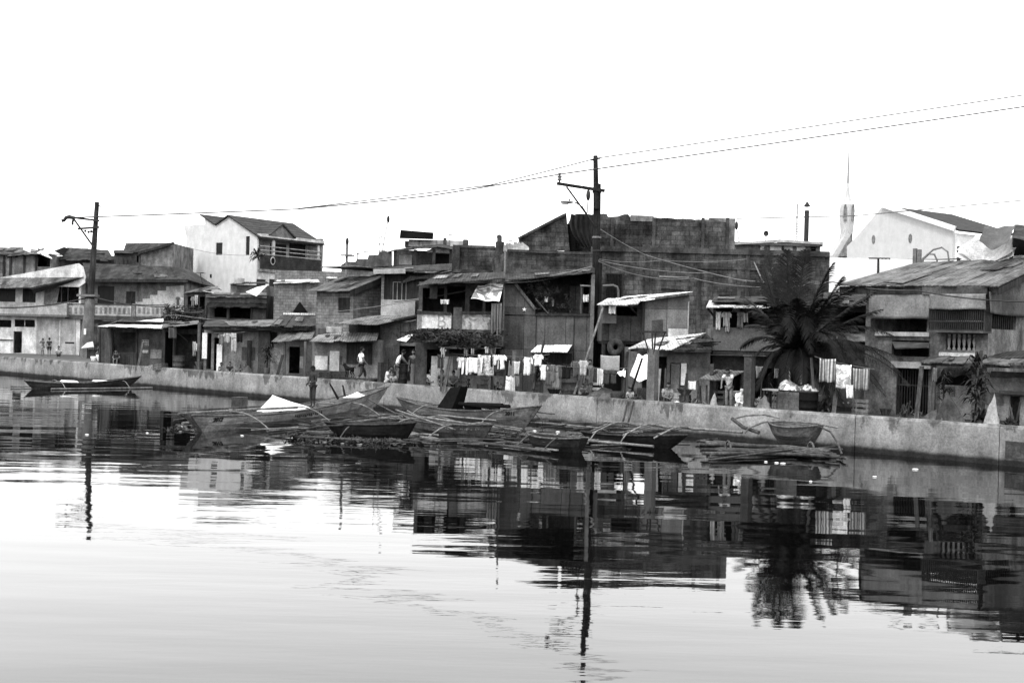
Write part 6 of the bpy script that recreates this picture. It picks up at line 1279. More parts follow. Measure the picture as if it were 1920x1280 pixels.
def person(loc, yaw, h, pose, label, shirt=None, pants=None, hair_long=0.0, sleeves='short', skin=None, group=None, legs='short', headyaw=0.0):
    s = h/1.68; t = thing('person', label, 'person', loc=loc, yaw=yaw, group=group)
    P = dict(pel=(0,0,.90), sp=(0,0,1.08), ch=(0,.01,1.26), nk=(0,.0,1.41), hd=(0,.025,1.55), shL=(-.165,0,1.34), shR=(.165,0,1.34), elL=(-.21,-.02,1.07), elR=(.21,-.02,1.07), wrL=(-.21,.05,.84), wrR=(.21,.05,.84), hpL=(-.085,0,.87), hpR=(.085,0,.87), knL=(-.095,.02,.47), knR=(.095,.02,.47), anL=(-.095,-.02,.08), anR=(.095,-.02,.08), toL=(-.11,.13,.03), toR=(.11,.13,.03))
    tilt = 0.0
    if pose == 'walk': P.update(knL=(-.09,.2,.52), anL=(-.09,.24,.08), toL=(-.1,.4,.04), knR=(.09,.0,.47), anR=(.09,-.3,.13), toR=(.09,-.2,.04), elL=(-.22,-.14,1.09), wrL=(-.2,.0,.87), elR=(.22,.06,1.07), wrR=(.19,.22,.9))
    elif pose == 'lean': P.update(ch=(0,.12,1.24), nk=(0,.2,1.36), hd=(0,.26,1.48), shL=(-.165,.14,1.31), shR=(.165,.14,1.31), elL=(-.2,.3,1.1), wrL=(-.14,.5,.95), elR=(.2,.3,1.1), wrR=(.14,.5,.92)); tilt = -.3
    elif pose == 'held': P.update(elL=(-.23,.0,1.07), wrL=(-.06,.2,.98), elR=(.23,.0,1.07), wrR=(.06,.22,.94)); tilt = -.35
    elif pose == 'arms_up': P.update(elL=(-.3,.08,1.24), wrL=(-.12,.14,1.42), elR=(.28,.1,1.2), wrR=(.1,.16,1.36))
    elif pose in ('sit', 'crouch'):
        dz = -.5 if pose == 'sit' else -.66
        for k_ in ('pel','sp','ch','nk','hd','shL','shR','elL','elR','wrL','wrR','hpL','hpR'): P[k_] = (P[k_][0], P[k_][1], P[k_][2]+dz)
        P.update(sp=(0,.06,1.07+dz), ch=(0,.13,1.23+dz), nk=(0,.2,1.36+dz), hd=(0,.26,1.49+dz), shL=(-.165,.14,1.3+dz), shR=(.165,.14,1.3+dz), elL=(-.22,.22,1.05+dz), elR=(.22,.22,1.05+dz), wrL=(-.1,.4,1.02+dz), wrR=(.1,.4,1.0+dz))
        if pose == 'sit': P.update(knL=(-.11,.4,.45), knR=(.11,.4,.45), anL=(-.11,.4,.07), anR=(.11,.4,.07), toL=(-.12,.55,.03), toR=(.12,.55,.03))
        else: P.update(knL=(-.15,.36,.46), knR=(.15,.36,.46), anL=(-.12,.06,.08), anR=(.12,.06,.08), toL=(-.13,.2,.03), toR=(.13,.2,.03))
        tilt = -.2
    V = {k_: Vector(v)*s for k_, v in P.items()}
    rad_ = dict(pel=(.135,.105), sp=(.115,.09), ch=(.14,.1), nk=.052, shL=.062, shR=.062, elL=.04, elR=.04, wrL=.027, wrR=.027, hpL=.085, hpR=.085, knL=.055, knR=.055, anL=.035, anR=.035, toL=.03, toR=.03)
    sc_ = lambda r: tuple(x*s for x in r) if isinstance(r, tuple) else r*s
    names = ['pel','sp','ch','nk','shL','shR','elL','elR','wrL','wrR','hpL','hpR','knL','knR','anL','anR','toL','toR']
    idx = {n: i for i, n in enumerate(names)}; nodes = [(V[n], sc_(rad_[n])) for n in names]; edges = [(idx[a], idx[b]) for a, b in (('pel','sp'),('sp','ch'),('ch','nk'),('ch','shL'),('ch','shR'),('shL','elL'),('elL','wrL'),('shR','elR'),('elR','wrR'),('pel','hpL'),('pel','hpR'),('hpL','knL'),('knL','anL'),('anL','toL'),('hpR','knR'),('knR','anR'),('anR','toR'))]
    hc = V['hd']; nodes.append((V['nk'].lerp(hc, .55), sc_((.05,.05)))); edges.append((idx['nk'], len(nodes)-1))
    for sd in ('L', 'R'):
        w_ = V['wr'+sd]; dv = (w_-V['el'+sd]).normalized(); sg = -1 if sd == 'L' else 1; side = dv.cross(Vector((0,1,0) if abs(dv.y) < .8 else (0,0,1))).normalized()
        pl = w_+dv*.07*s; nodes.append((pl, (.034*s, .016*s))); pi = len(nodes)-1; edges.append((idx['wr'+sd], pi))
        cur = Vector((0, .35, 0)) if abs(dv.z) > .5 else Vector((0, 0, -.4))
        for q, (off, ln) in enumerate(((-1.5,.06), (-.5,.075), (.5,.07), (1.5,.055))):
            b_ = pl+dv*.035*s+side*off*.017*s; m_ = b_+(dv+cur*.4).normalized()*ln*.5*s; e_ = m_+(dv+cur).normalized()*ln*.5*s
            i0 = len(nodes); nodes += [(b_, .009*s), (m_, .0085*s), (e_, .007*s)]; edges += [(pi, i0), (i0, i0+1), (i0+1, i0+2)]
        i0 = len(nodes); b_ = pl-side*sg*.03*s; nodes += [(b_+dv*.0*s, .011*s), (b_-side*sg*.02*s+dv*.035*s, .009*s)]; edges += [(pi, i0), (i0, i0+1)]
    mb = mesh_to(MB(), skinned(nodes, edges)); head(mb, hc, s, headyaw, tilt); part(t, 'body', mb, skin or m_skin)
    part(t, 'hair', hair(hc, s, headyaw, tilt, hair_long), m_hair)
    ex = lambda r, k_: tuple(x*k_ for x in r) if isinstance(r, tuple) else r*k_
    if shirt:
        nn = [('pel',1.13),('sp',1.22),('ch',1.2)]; ns = [(V[a]+(Vector((0,0,-.02*s)) if a == 'pel' else Vector()), sc_(ex(rad_[a], k_))) for a, k_ in nn]; ed = [(0,1),(1,2)]
        ns.append((V['ch'].lerp(V['nk'], .55), sc_((.085,.075)))); ed.append((2,3))
        for sd in ('L','R'):
            i0 = len(ns); ns.append((V['sh'+sd], .08*s)); ed.append((2, i0))
            if sleeves == 'short': ns.append((V['sh'+sd].lerp(V['el'+sd], .6), .066*s)); ed.append((i0, i0+1))
            elif sleeves == 'long': ns += [(V['el'+sd], .056*s), (V['el'+sd].lerp(V['wr'+sd], .9), .044*s)]; ed += [(i0, i0+1), (i0+1, i0+2)]
        part(t, 'shirt', mesh_to(MB(), skinned(ns, ed)), shirt)
    if pants:
        ns = [(V['pel']+Vector((0,0,.02*s)), sc_((.128,.108)))]; ed = []
        for sd in ('L','R'):
            i0 = len(ns); ns.append((V['hp'+sd]+Vector((0,0,-.03*s)), .088*s)); ed.append((0, i0)); kn = V['kn'+sd]
            if legs == 'short': ns.append((V['hp'+sd].lerp(kn, .85), .08*s)); ed.append((i0, i0+1))
            else: ns += [(kn, .075*s), (kn.lerp(V['an'+sd], .5 if legs == 'mid' else .95), .06*s)]; ed += [(i0, i0+1), (i0+1, i0+2)]
        part(t, 'shorts' if legs == 'short' else 'trousers', mesh_to(MB(), skinned(ns, ed)), pants)
    return t
def at(px, s, z=GZ, py=700): p = ws(px, py, s); return Vector((p.x, p.y, z))
aim = lambda deg: rad(deg)    # yaw 0 faces away from the camera (+y); 180 faces it
def aty(px, Y, z=GZ, py=665): p = wy(px, py, Y); return Vector((p.x, p.y, z))
person(aty(80,86), rad(160), 1.35, 'arms_up', 'bare chested boy in pale shorts with hands near his face by the far wall', None, cloth(.3), skin=M('light_skin', .16, amt=.1, stk=0, bump=0))
person(aty(92,86), rad(20), 1.4, 'stand', 'boy in dark clothes standing right of the boy with raised hands', cloth(.05), cloth(.04))
person(aty(110,84), rad(200), 1.5, 'crouch', 'child in a pale top crouching right of the two standing boys', cloth(.5), cloth(.1)); person(aty(-4,84), rad(160), 1.55, 'crouch', 'dark haired figure crouching at the left edge of the quay', cloth(.1), cloth(.05))
person(aty(190,82.5), rad(150), 1.5, 'sit', 'dark clothed figure seated by the street stall', cloth(.015), cloth(.02)); person(aty(220,69.2), rad(180), 1.5, 'sit', 'figure in the shadow of the pale roofed shack counter', cloth(.05), cloth(.05))
person(at(417,1.0)-Vector((0,0,.1)), rad(170), 1.25, 'crouch', 'child in a grey top sitting by the wall, left of a pair', cloth(.2), cloth(.05), .4); person(at(430,1.0)-Vector((0,0,.1)), rad(200), 1.35, 'crouch', 'taller child in a dark top sitting by the wall, right of a pair', cloth(.06), cloth(.25), .3)
person(at(677,.95), rad(-70), 1.7, 'walk', 'man in white tee and dark shorts walking right past the black dog', cloth(.75), cloth(.06), legs='mid')
person(at(745,1.0), rad(-75), 1.72, 'lean', 'young man in a white singlet bending left over the wall', cloth(.76), M('floral_shorts', .2, 'print', ps=9, lo=.3), sleeves='none', headyaw=.4)
person(at(724,.75), rad(-110), 1.6, 'crouch', 'person in a white top crouching left of the man in the singlet', cloth(.72), cloth(.6)); person(at(739,.8), rad(170), 1.15, 'crouch', 'small child crouching before the man in the singlet', cloth(.4), cloth(.2))
person(at(775,1.6), rad(170), 1.66, 'stand', 'dark skinned man in a dark shirt standing behind the grey bollard', cloth(.07), cloth(.05)); person(at(790,1.1), rad(25), 1.62, 'held', 'man in a grey shirt and white shorts standing with his back turned', cloth(.12), cloth(.6))
person(at(808,.75), rad(185), 1.6, 'crouch', 'person in a bright white tee sitting behind the wall', cloth(.75), cloth(.05), .2, headyaw=.3); person(at(832,.8), rad(165), 1.55, 'crouch', 'person in a dark top sitting right of the bright white tee', cloth(.06), cloth(.04), .3)
person(at(1094,.8), rad(175), 1.1, 'crouch', 'small dark haired child crouching at the foot of the leaning bamboo', cloth(.12), cloth(.3)); person(at(1184,.7), rad(160), 1.05, 'crouch', 'small child in a pale top sitting beside the white tarpaulin', cloth(.4), cloth(.05))
person(at(1368,1.3), rad(150), 1.5, 'lean', 'woman in a pale top bending beneath the lane awning', cloth(.55), cloth(.25), .5, legs='long'); person(at(1388,.8), rad(190), 1.5, 'crouch', 'figure wrapped in white crouching right of the bending woman', cloth(.8), cloth(.7), 0, skin=cloth(.6))
# dog on the bench
def dog(loc, yaw, s, label, z0=0):
    t = thing('dog', label, 'dog', loc=loc, yaw=yaw)
    N_ = [((0,-.22,.46),(.1,.11)), ((0,.0,.45),(.095,.105)), ((0,.2,.46),(.11,.14)), ((0,.34,.57),(.07,.08)), ((0,.43,.66),(.075,.075)), ((0,.52,.62),.036), ((0,.58,.605),.026),
          ((-.07,.2,.36),.045), ((-.07,.17,.22),.028), ((-.07,.2,.04),.02), ((-.07,.24,.02),.024), ((.07,.2,.36),.045), ((.07,.17,.22),.028), ((.07,.2,.04),.02), ((.07,.24,.02),.024),
          ((-.07,-.24,.36),.06), ((-.075,-.17,.26),.038), ((-.07,-.3,.16),.024), ((-.07,-.27,.03),.02), ((-.07,-.23,.02),.024), ((.07,-.24,.36),.06), ((.075,-.17,.26),.038), ((.07,-.3,.16),.024), ((.07,-.27,.03),.02), ((.07,-.23,.02),.024),
          ((0,-.34,.52),.028), ((0,-.42,.54),.022), ((0,-.5,.5),.014), ((-.045,.41,.72),.018), ((-.05,.4,.77),.007), ((.045,.41,.72),.018), ((.05,.4,.77),.007)]
    E_ = [(0,1),(1,2),(2,3),(3,4),(4,5),(5,6),(2,7),(7,8),(8,9),(9,10),(2,11),(11,12),(12,13),(13,14),(0,15),(15,16),(16,17),(17,18),(18,19),(0,20),(20,21),(21,22),(22,23),(23,24),(0,25),(25,26),(26,27),(4,28),(28,29),(4,30),(30,31)]
    N_ = [(Vector(a)*s, tuple(x*s for x in r) if isinstance(r, tuple) else r*s) for a, r in N_]
    part(t, 'body', mesh_to(MB(), skinned(N_, E_)), M('black_fur', .012, amt=.3, stk=0)); return t
fd = FT(.8, 662, 705); dp = fd.W(Vector((fd.P(655,704,0).x, 0, .26))); dog(dp, fd.yaw+rad(90), .9, 'small black dog standing on the plank bench behind the walking man')

person(at(1250,.9), rad(190), 1.5, 'crouch', 'person in a pale top crouching right of the funnel post', cloth(.35), cloth(.1)); person(at(1106,1.3), rad(150), 1.55, 'stand', 'dark shirted youth standing behind the leaning bamboo pole', cloth(.04), cloth(.12)); person(at(600,1.2), rad(-100), 1.45, 'stand', 'slim boy in a dark top standing by the pale wall boards', cloth(.05), cloth(.3)); person(at(850,1.0), rad(185), 1.5, 'crouch', 'person in grey sitting at the right end of the seated group', cloth(.18), cloth(.05))
# ================================================================ boats
def boat(name, A, B, beam, hA, hB, hM, label, mat, rake=(.35, .7), group='outrigger boats moored along the wall', inside=None, vee=.35, zb=-.12, rail=None, nst=22, double=True, transom=(0.05, .05)):
    """plank hull from waterline point A (left) to B (right): x along the boat, flared sides, sheer line hA-hM-hB"""
    A, B = Vector((A.x, A.y, 0)), Vector((B.x, B.y, 0)); L = (B-A).length; yaw = math.atan2((B-A).y, (B-A).x)
    t = thing(name, label, 'boat', loc=A, yaw=yaw, group=group)
    def sect(f):
        fx = f; w_ = math.sin(math.pi*min(1, max(0, .5*(fx**.75 if fx < .5 else 1)*1)))  # placeholder, replaced below
        e = 1-abs(2*f-1)**2.4; hw = beam/2*(e*(1-max(transom)*.0)+ (transom[0]*(1-f)+transom[1]*f))
        h = (hA*(1-f)**2*(1-2*f if f < .5 else 0)**0 if 0 else 0)
        h = hA*(2*f-1)*(f-1)*1.0+hM*4*f*(1-f)+hB*f*(2*f-1); 
        xo = -rake[0]*(1-f)**3*1.0; xo2 = rake[1]*f**3
        return hw, h, xo, xo2
    vs = []; gun = []; vi = []
    for i in range(nst+1):
        f = i/nst; hw, h, xo, xo2 = sect(f); x = f*L; xt = x+xo+xo2; zk = zb+(.10 if f in (0, 1) else 0)
        vs.append([(xt, -hw, h), (x+(xo+xo2)*.55, -hw*.86, h*.5+zk*.3), (x, -hw*vee, zk), (x, hw*vee, zk), (x+(xo+xo2)*.55, hw*.86, h*.5+zk*.3), (xt, hw, h)])
        k = max(0, hw-.035); vi.append([(xt, -k, h-.012), (x+(xo+xo2)*.55, -k*.84, h*.5+zk*.3), (x, -k*vee, zk+.05), (x, k*vee, zk+.05), (x+(xo+xo2)*.55, k*.84, h*.5+zk*.3), (xt, k, h-.012)]); gun.append((Vector((xt, -hw, h)), Vector((xt, hw, h))))
    mb = MB(); m = 6; fl = [p for r in vs for p in r]; mb.add(fl, [(i*m+j, i*m+j+1, (i+1)*m+j+1, (i+1)*m+j) for i in range(nst) for j in range(m-1)] + [tuple(range(m-1, -1, -1)), tuple(nst*m+j for j in range(m))])
    fl2 = [p for r in vi for p in r]; mb.add(fl2, [(i*m+j, (i+1)*m+j, (i+1)*m+j+1, i*m+j+1) for i in range(nst) for j in range(m-1)])
    n1 = len(fl); mb.f += [(i*m, (i+1)*m, n1+(i+1)*m, n1+i*m) for i in range(nst)]+[((i+1)*m+5, i*m+5, n1+i*m+5, n1+(i+1)*m+5) for i in range(nst)]; mb.smooth += [False]*(2*nst)
    hull = part(t, 'hull', mb, mat)
    for s in (0, 1): part(t, 'gunwale', MB().tube([g_[s]+Vector((0,0,.012)) for g_ in gun], .028, 6), rail or m_wood2)
    for f in (.25, .5, .72):
        hw, h, xo, xo2 = sect(f); mb = MB(); mb.box(f*L-.1, f*L+.1, -hw+.04, hw-.04, h-.12, h-.085); part(t, 'thwart', mb, m_wood2)
    return t, L, sect
def outrigger(t, L, xs, sy, reach, zarm, zfl=.05, flen=None, r=.02, fr_=.042, mat=None, fx0=None, drop=None, curve=.05):
    mat = mat or m_bamboo
    for x in xs: part(t, 'outrigger_arm', MB().tube([Vector((x+.03*f, sy*reach*f, zarm+curve*math.sin(math.pi*min(1, f*1.3))-(zarm-zfl)*max(0, f)**3.2)) for f in [i/10 for i in range(-2, 11)]], r, 7), mat)
    a = fx0 if fx0 is not None else min(xs)-.8; b_ = a+(flen or (max(xs)-min(xs)+1.6)); part(t, 'float', MB().tube([Vector((a+(b_-a)*i/8, sy*reach, zfl+.0*math.sin(i))) for i in range(9)], fr_, 8), mat)
def lettering(t, text, size, loc, roty, mat, yaw=0.0, name='lettering', slant=0.0):
    cu = bpy.data.curves.new(name, 'FONT'); cu.body = text; cu.size = size; cu.extrude = .003; cu.shear = slant; cu.offset = .008
    o = bpy.data.objects.new(name, cu); COL.objects.link(o); bpy.context.view_layer.update(); me = bpy.data.meshes.new_from_object(o.evaluated_get(bpy.context.evaluated_depsgraph_get())); bpy.data.objects.remove(o)
    me.materials.clear(); me.materials.append(mat); q = part(t, name, me, mat); q.location = loc; q.rotation_euler = (rad(90)+roty, 0, yaw); return q
# moored alone at far left
t, L, sec = boat('outrigger_boat', wz(62,729), wz(238,727), .75, .42, .62, .3, 'lone dark outrigger boat moored by the far left of the wall', M('dark_grey_hull', .05, 'wood', grain=(.8,9,9), amt=.3), rake=(.45,.8))
outrigger(t, L, (1.2, 4.6), -1, 1.1, .36, .05, 5.4, fx0=.5); outrigger(t, L, (1.2, 4.6), 1, 1.2, .4, .08, 5.2, fx0=-.7)
for f, w_ in ((.36, .5), (.7, .55)): mb = MB(); mb.hexa([(L*f-.35,-.25,.36),(L*f+.45,-.28,.33),(L*f+.45,.2,.35),(L*f-.35,.22,.38),(L*f-.3,-.2,.42),(L*f+.4,-.22,.39),(L*f+.4,.15,.41),(L*f-.3,.16,.44)]); part(t, 'hatch_cover', mb, m_white)
# big pale boat with number
A, B = wz(378,809), wz(690,779)
t, L, sec = boat('outrigger_boat', A, B, 1.15, .55, 1.1, .5, 'long grey numbered outrigger boat with a white tarpaulin and a boy aboard', M('grey_numbered_hull', .28, 'wood', grain=(.8,9,9), amt=.25), rake=(.7,1.5), transom=(.3,.03))
big = t; bigL = L; bigsec = sec; yawB = math.atan2((B-A).y, (B-A).x)
outrigger(t, L, (1.0, 4.6, 8.0), -1, 1.9, .58, .08, 10.5, fx0=.9, r=.023, fr_=.05); outrigger(t, L, (1.7, 4.6, 8.0), 1, 1.8, .6, .1, 8.5, fx0=1.2, r=.023, fr_=.05)
def side_pt(sec, L, f, k): # point on the near side, k=0 rail 1 chine
    hw, h, xo, xo2 = sec(f); x = f*L+(xo+xo2)*(1-.45*k); return Vector((x, -hw*(1-.14*k), h*(1-.5*k)))
q = side_pt(sec, L, .055, .75); hw0, h0, _, _ = sec(.05); hw1, h1, _, _ = sec(.15)
q.y -= .03; lettering(t, '2012', .2, q, rad(18), m_dark, -math.atan2(hw1-hw0, L*.1), slant=.25)
mb = MB(); 
for i in range(14): p = side_pt(sec, L, .42+.011*i, .55); mb.box(p.x, p.x+.06, p.y-.02, p.y+.01, p.z-.05*(1+(i%3)*.4), p.z+.06)
part(t, 'worn_lettering', mb, m_dark)
mb = MB(); mb.box(L*.83, L*.9, -.36, -.3, .52, .66) if 0 else None
part(t, 'deck_pole', MB().tube([Vector((-1.0,.1,.62)), Vector((1.5,-.35,.64)), Vector((4.5,-.5,.6))], .04, 7), m_bamboo); part(t, 'deck_pole', MB().tube([Vector((.2,.35,.66)), Vector((5.5,.2,.64))], .035, 7), m_bamboo2)
def on_big(f, y=0, z=0): return big.location+Matrix.Rotation(yawB, 3, 'Z') @ Vector((f*bigL, y, z))
frb = Fr(Vector((big.location.x, big.location.y, 0)), Vector((math.cos(yawB), math.sin(yawB), 0)))
def heap_b(f, ln, wd, h, z, label, mat, name, cat, lean=0.0, seed=1):
    mb = MB(); n, k = 18, 7; vs = []
    for j in range(k+1):
        g_ = j/k; r_ = (1-g_)**1.15
        for i in range(n): an = 2*math.pi*i/n; q = 1+.1*math.sin(an*5+seed)+.06*math.sin(an*9+j); vs.append((f*bigL+ln/2*r_*q*math.cos(an)+lean*g_, wd/2*r_*q*math.sin(an), z-GZ+h*g_))
    mb.add(vs, [(j*n+i, j*n+(i+1)%n, (j+1)*n+(i+1)%n, (j+1)*n+i) for j in range(k) for i in range(n)], True); mb.add(vs[-n:], [tuple(range(n))]); return single(name, mb, mat, label, cat, frb)
heap_b(.44, 2.9, .8, .55, .5, 'brilliant white tarpaulin peaked over the cargo of the numbered boat', m_tarp, 'tarpaulin', 'tarpaulin', -.7, 2)
heap_b(.9, 1.5, .55, .2, .78, 'white folded cloth bundle near the prow of the numbered boat', m_white, 'cloth_bundle', 'bundle', .2, 5)
mb = MB(); mb.box(2.4-.15, 2.4+.3, .28, .62, .55-GZ, 1.0-GZ); mb.box(2.3, 2.65, .3, .6, .9-GZ, 1.02-GZ) if 0 else None; single('crate', mb, m_dgrey, 'dark box standing on the far side of the numbered boat', 'box', frb)
for i, (a, b_) in enumerate((((8.0,.1,.75),(7.4,.1,1.35)), ((8.5,.1,.78),(8.3,.1,1.25)))): single('paddle', MB().tube([Vector(a)-Vector((0,0,GZ)), Vector(b_)-Vector((0,0,GZ))], [.05,.03], 7), m_wood, ('dark paddle handle leaning left in the numbered boat', 'shorter paddle handle right of the leaning one in the numbered boat')[i], 'paddle', frb)
person(on_big(.6, -.1, .5), yawB+rad(70), 1.55, 'held', 'bare chested boy standing in the numbered boat with hands before him', None, cloth(.05), legs='mid', skin=M('dark_skin', .055, amt=.1, stk=0, bump=0))
# boat behind: number 2011, dark cargo
A, B = wz(772,783), wz(982,803)
t, L, sec = boat('outrigger_boat', A, B, 1.1, .75, .85, .48, 'grey outrigger boat with a pale numbered bow and black cargo amidships', M('grey_mid_hull', .16, 'wood', grain=(.8,9,9), amt=.3), rake=(.9,.8))
yawM = math.atan2((B-A).y, (B-A).x)
outrigger(t, L, (1.5, 5.2), -1, 1.7, .58, .08, 8.0, fx0=-1.2); outrigger(t, L, (1.5, 5.4), 1, 1.6, .62, .1, 7.5, fx0=1.0)
mb = MB(); F_ = [i/10 for i in range(11)]
for i in range(10):
    f0, f1 = .76+.22*i/10, .76+.22*(i+1)/10; a, b_ = side_pt(sec, L, f0, .08), side_pt(sec, L, f1, .08); c_, d_ = side_pt(sec, L, f1, .9), side_pt(sec, L, f0, .9); o_ = Vector((0,-.012,0)); mb.add([d_+o_, c_+o_, b_+o_, a+o_], [(0,1,2,3)])
part(t, 'bow_paint', mb, m_hull2, 'pale painted bow patch')
q = side_pt(sec, L, .84, .62); q.y -= .035; q2 = side_pt(sec, L, .95, .62); lettering(t, '2011', .2, q, rad(18), m_dark, math.atan2(q2.y-q.y, q2.x-q.x), slant=.2)
frm = Fr(Vector((A.x, A.y, 0)), Vector((math.cos(yawM), math.sin(yawM), 0))); zo = -GZ
mb = MB(); mb.hexa([Vector(v)+Vector((0,0,zo)) for v in ((1.7,-.3,.5),(2.5,-.3,.5),(2.5,.3,.5),(1.7,.3,.5),(2.3,-.2,1.3),(2.85,-.2,1.36),(2.85,.2,1.36),(2.3,.2,1.3))]); single('engine_cover', mb, m_black, 'black upright tilted board box on the boat with the pale bow', 'box', frm)
mb = MB(); 
for i in range(7): a = Vector((2.7+R.uniform(0,.6), R.uniform(-.3,.3), .55+R.uniform(0,.25)+zo)); mb.tube([a, a+Vector((R.uniform(1.2,2.0), R.uniform(-.1,.1), R.uniform(-.12,.08)))], R.uniform(.04,.09), 7)
single('black_bundle', mb, m_black, 'bundle of black poles and rags behind the tilted box', 'bundle', frm)
for i, (x, w_) in enumerate(((4.9,.5), (6.1,1.1))): mb = MB(); mb.ball((x-.9, -.05, .6+zo), (w_*.3,.14,.06), 12, 7); single('cloth_bundle', mb, m_white, ('small white cloth lump on the boat with the pale bow', 'long white cloth roll on the boat with the pale bow')[i], 'bundle', frm)
# boat in front of it
A, B = wz(768,806), wz(904,827)
t, L, sec = boat('outrigger_boat', A, B, .95, .5, .55, .4, 'weathered dark grey outrigger boat lying in front of the pale bowed one', M('weathered_hull', .11, 'wood', grain=(.8,9,9), amt=.45), rake=(.5,.55))
outrigger(t, L, (.8, 3.4), -1, 1.4, .42, .06, 5.5, fx0=-1.6, r=.028); outrigger(t, L, (.8, 3.6), 1, 1.4, .46, .3, 5.0, fx0=-.5, r=.03)
mb = MB()
for i in range(26):
    if i in (7, 8, 15, 16): continue
    p = side_pt(sec, L, .5+.017*i, .5); mb.box(p.x, p.x+.025+.02*(i%3), p.y-.02, p.y+.01, p.z-.04+.02*(i%2), p.z+.03-.015*(i%4))
part(t, 'worn_lettering', mb, m_grey); part(t, 'deck_pole', MB().tube([Vector((-.5,.2,.62)), Vector((.5,.0,.5)), Vector((4.3,-.2,.52))], .035, 7), m_bamboo)
# black tarred boat full of scrap
A, B = wz(640,822), wz(757,829)
t, L, sec = boat('outrigger_boat', A, B, .95, .48, .6, .5, 'black tarred boat end rising among floating scrap', m_hulld, rake=(.6,.35), transom=(.05,.25), rail=m_wood)
outrigger(t, L, (.5,), -1, 1.1, .4, .1, 2.2, fx0=-.8, mat=m_bamboo2)
part(t, 'rib', MB().tube([Vector((-1.6,-.5,.12)), Vector((-.6,-.5,.36)), Vector((.6,-.4,.5)), Vector((2.0,-.3,.56))], .035, 7), m_wood)
# half sunk boats under the bamboo lattice at right
A, B = wz(1108,828), wz(1256,841)
t, L, sec = boat('outrigger_boat', A, B, .8, .3, .45, .32, 'low black outrigger boat with pale bamboo arms near the wall ladder', m_hulld, rake=(.4,.6), rail=m_wood)
outrigger(t, L, (.4, 1.5, 2.6), 1, 2.6, .45, .45, 5.2, fx0=-1.2, r=.028, curve=.15); outrigger(t, L, (.5, 1.6), -1, .9, .4, .12, 3.4, fx0=-.6)
A, B = wz(1002,838), wz(1086,848)
t, L, sec = boat('outrigger_boat', A, B, .85, .4, .42, .36, 'stubby waterlogged boat with dark ribbed side left of the low black boat', M('waterlogged_hull', .035, 'wood', grain=(.8,9,9), amt=.4), rake=(.3,.2), transom=(.1,.4))
outrigger(t, L, (.3, 1.4), -1, 1.1, .4, .08, 3.6, fx0=-1.9, mat=m_bamboo2)
# small boat propped on the bamboo raft
A, B = ws(1462,828,-1.3), ws(1524,833,-1.3); A.z = B.z = 0
t, L, sec = boat('outrigger_boat', A, B, 1.0, .62, .62, .54, 'short grey outrigger boat propped up against the wall above the bamboo raft', M('short_grey_hull', .12, 'wood', grain=(.8,9,9), amt=.2), rake=(.3,.25), transom=(.5,.4), zb=-.02)
t.location.z = .2
part(t, 'outrigger_arm', MB().tube([Vector((.1+dx, y, z)) for dx, y, z in ((-1.0,-.6,.25),(-.9,-.5,.42),(-.5,-.3,.62),(0,0,.68),(1.0,.2,.66),(1.7,.3,.58))], .03, 7), m_bamboo); part(t, 'outrigger_arm', MB().tube([Vector(v) for v in ((1.2,.1,.62),(1.8,-.2,.48),(2.15,-.4,.2),(2.35,-.5,-.12))], .03, 7), m_bamboo2)
part(t, 'outrigger_arm', MB().tube([Vector(v) for v in ((-.2,.3,.74),(-.8,.4,.8),(-1.4,.3,.74),(-1.75,.1,.62))], .028, 7), m_bamboo); part(t, 'float', MB().tube([Vector(v) for v in ((-1.8,.1,.62),(-1.2,-.2,.4),(-.45,-.5,.3))], .06, 8), m_bamboo2)
# ---------------------------------------------------------------- bamboo raft: a lashed sheaf of poles
rn = random.Random(31)
fr = Fr(Vector((wz(1450,850).x, wz(1450,850).y, 0)), Vector((1, 0, 0))); fr.O.z = 0
t = thing('bamboo_raft', 'lashed sheaf of long dark bamboo poles floating before the propped boat', 'raft', loc=fr.O, yaw=0)
for i in range(16):
    xl, yl = rn.uniform(1312, 1350), rn.uniform(832, 868); xr, yr = rn.uniform(1535, 1588), rn.uniform(846, 866); a, b_ = wz(xl, yl)-fr.O, wz(xr, yr)-fr.O
    a.z, b_.z = rn.uniform(.03, .22), rn.uniform(.05, .2); md = a.lerp(b_, .55)*.5+(wz(1510,853)-fr.O)*.5; md.z = .12+rn.uniform(-.05, .12)
    part(t, 'bamboo_pole', MB().tube([a, a.lerp(md, .55), md, b_], rn.uniform(.03, .055), 8), m_bamboo2 if rn.random() < .9 else m_bamboo)
for x, y in ((1365,852), (1520,854)): q = wz(x, y)-fr.O; mb = MB(); torus(mb, Vector((q.x, q.y, .12)), .28, .03, (1,.1,0), 14, 6); part(t, 'rope_lashing', mb, m_wood2)
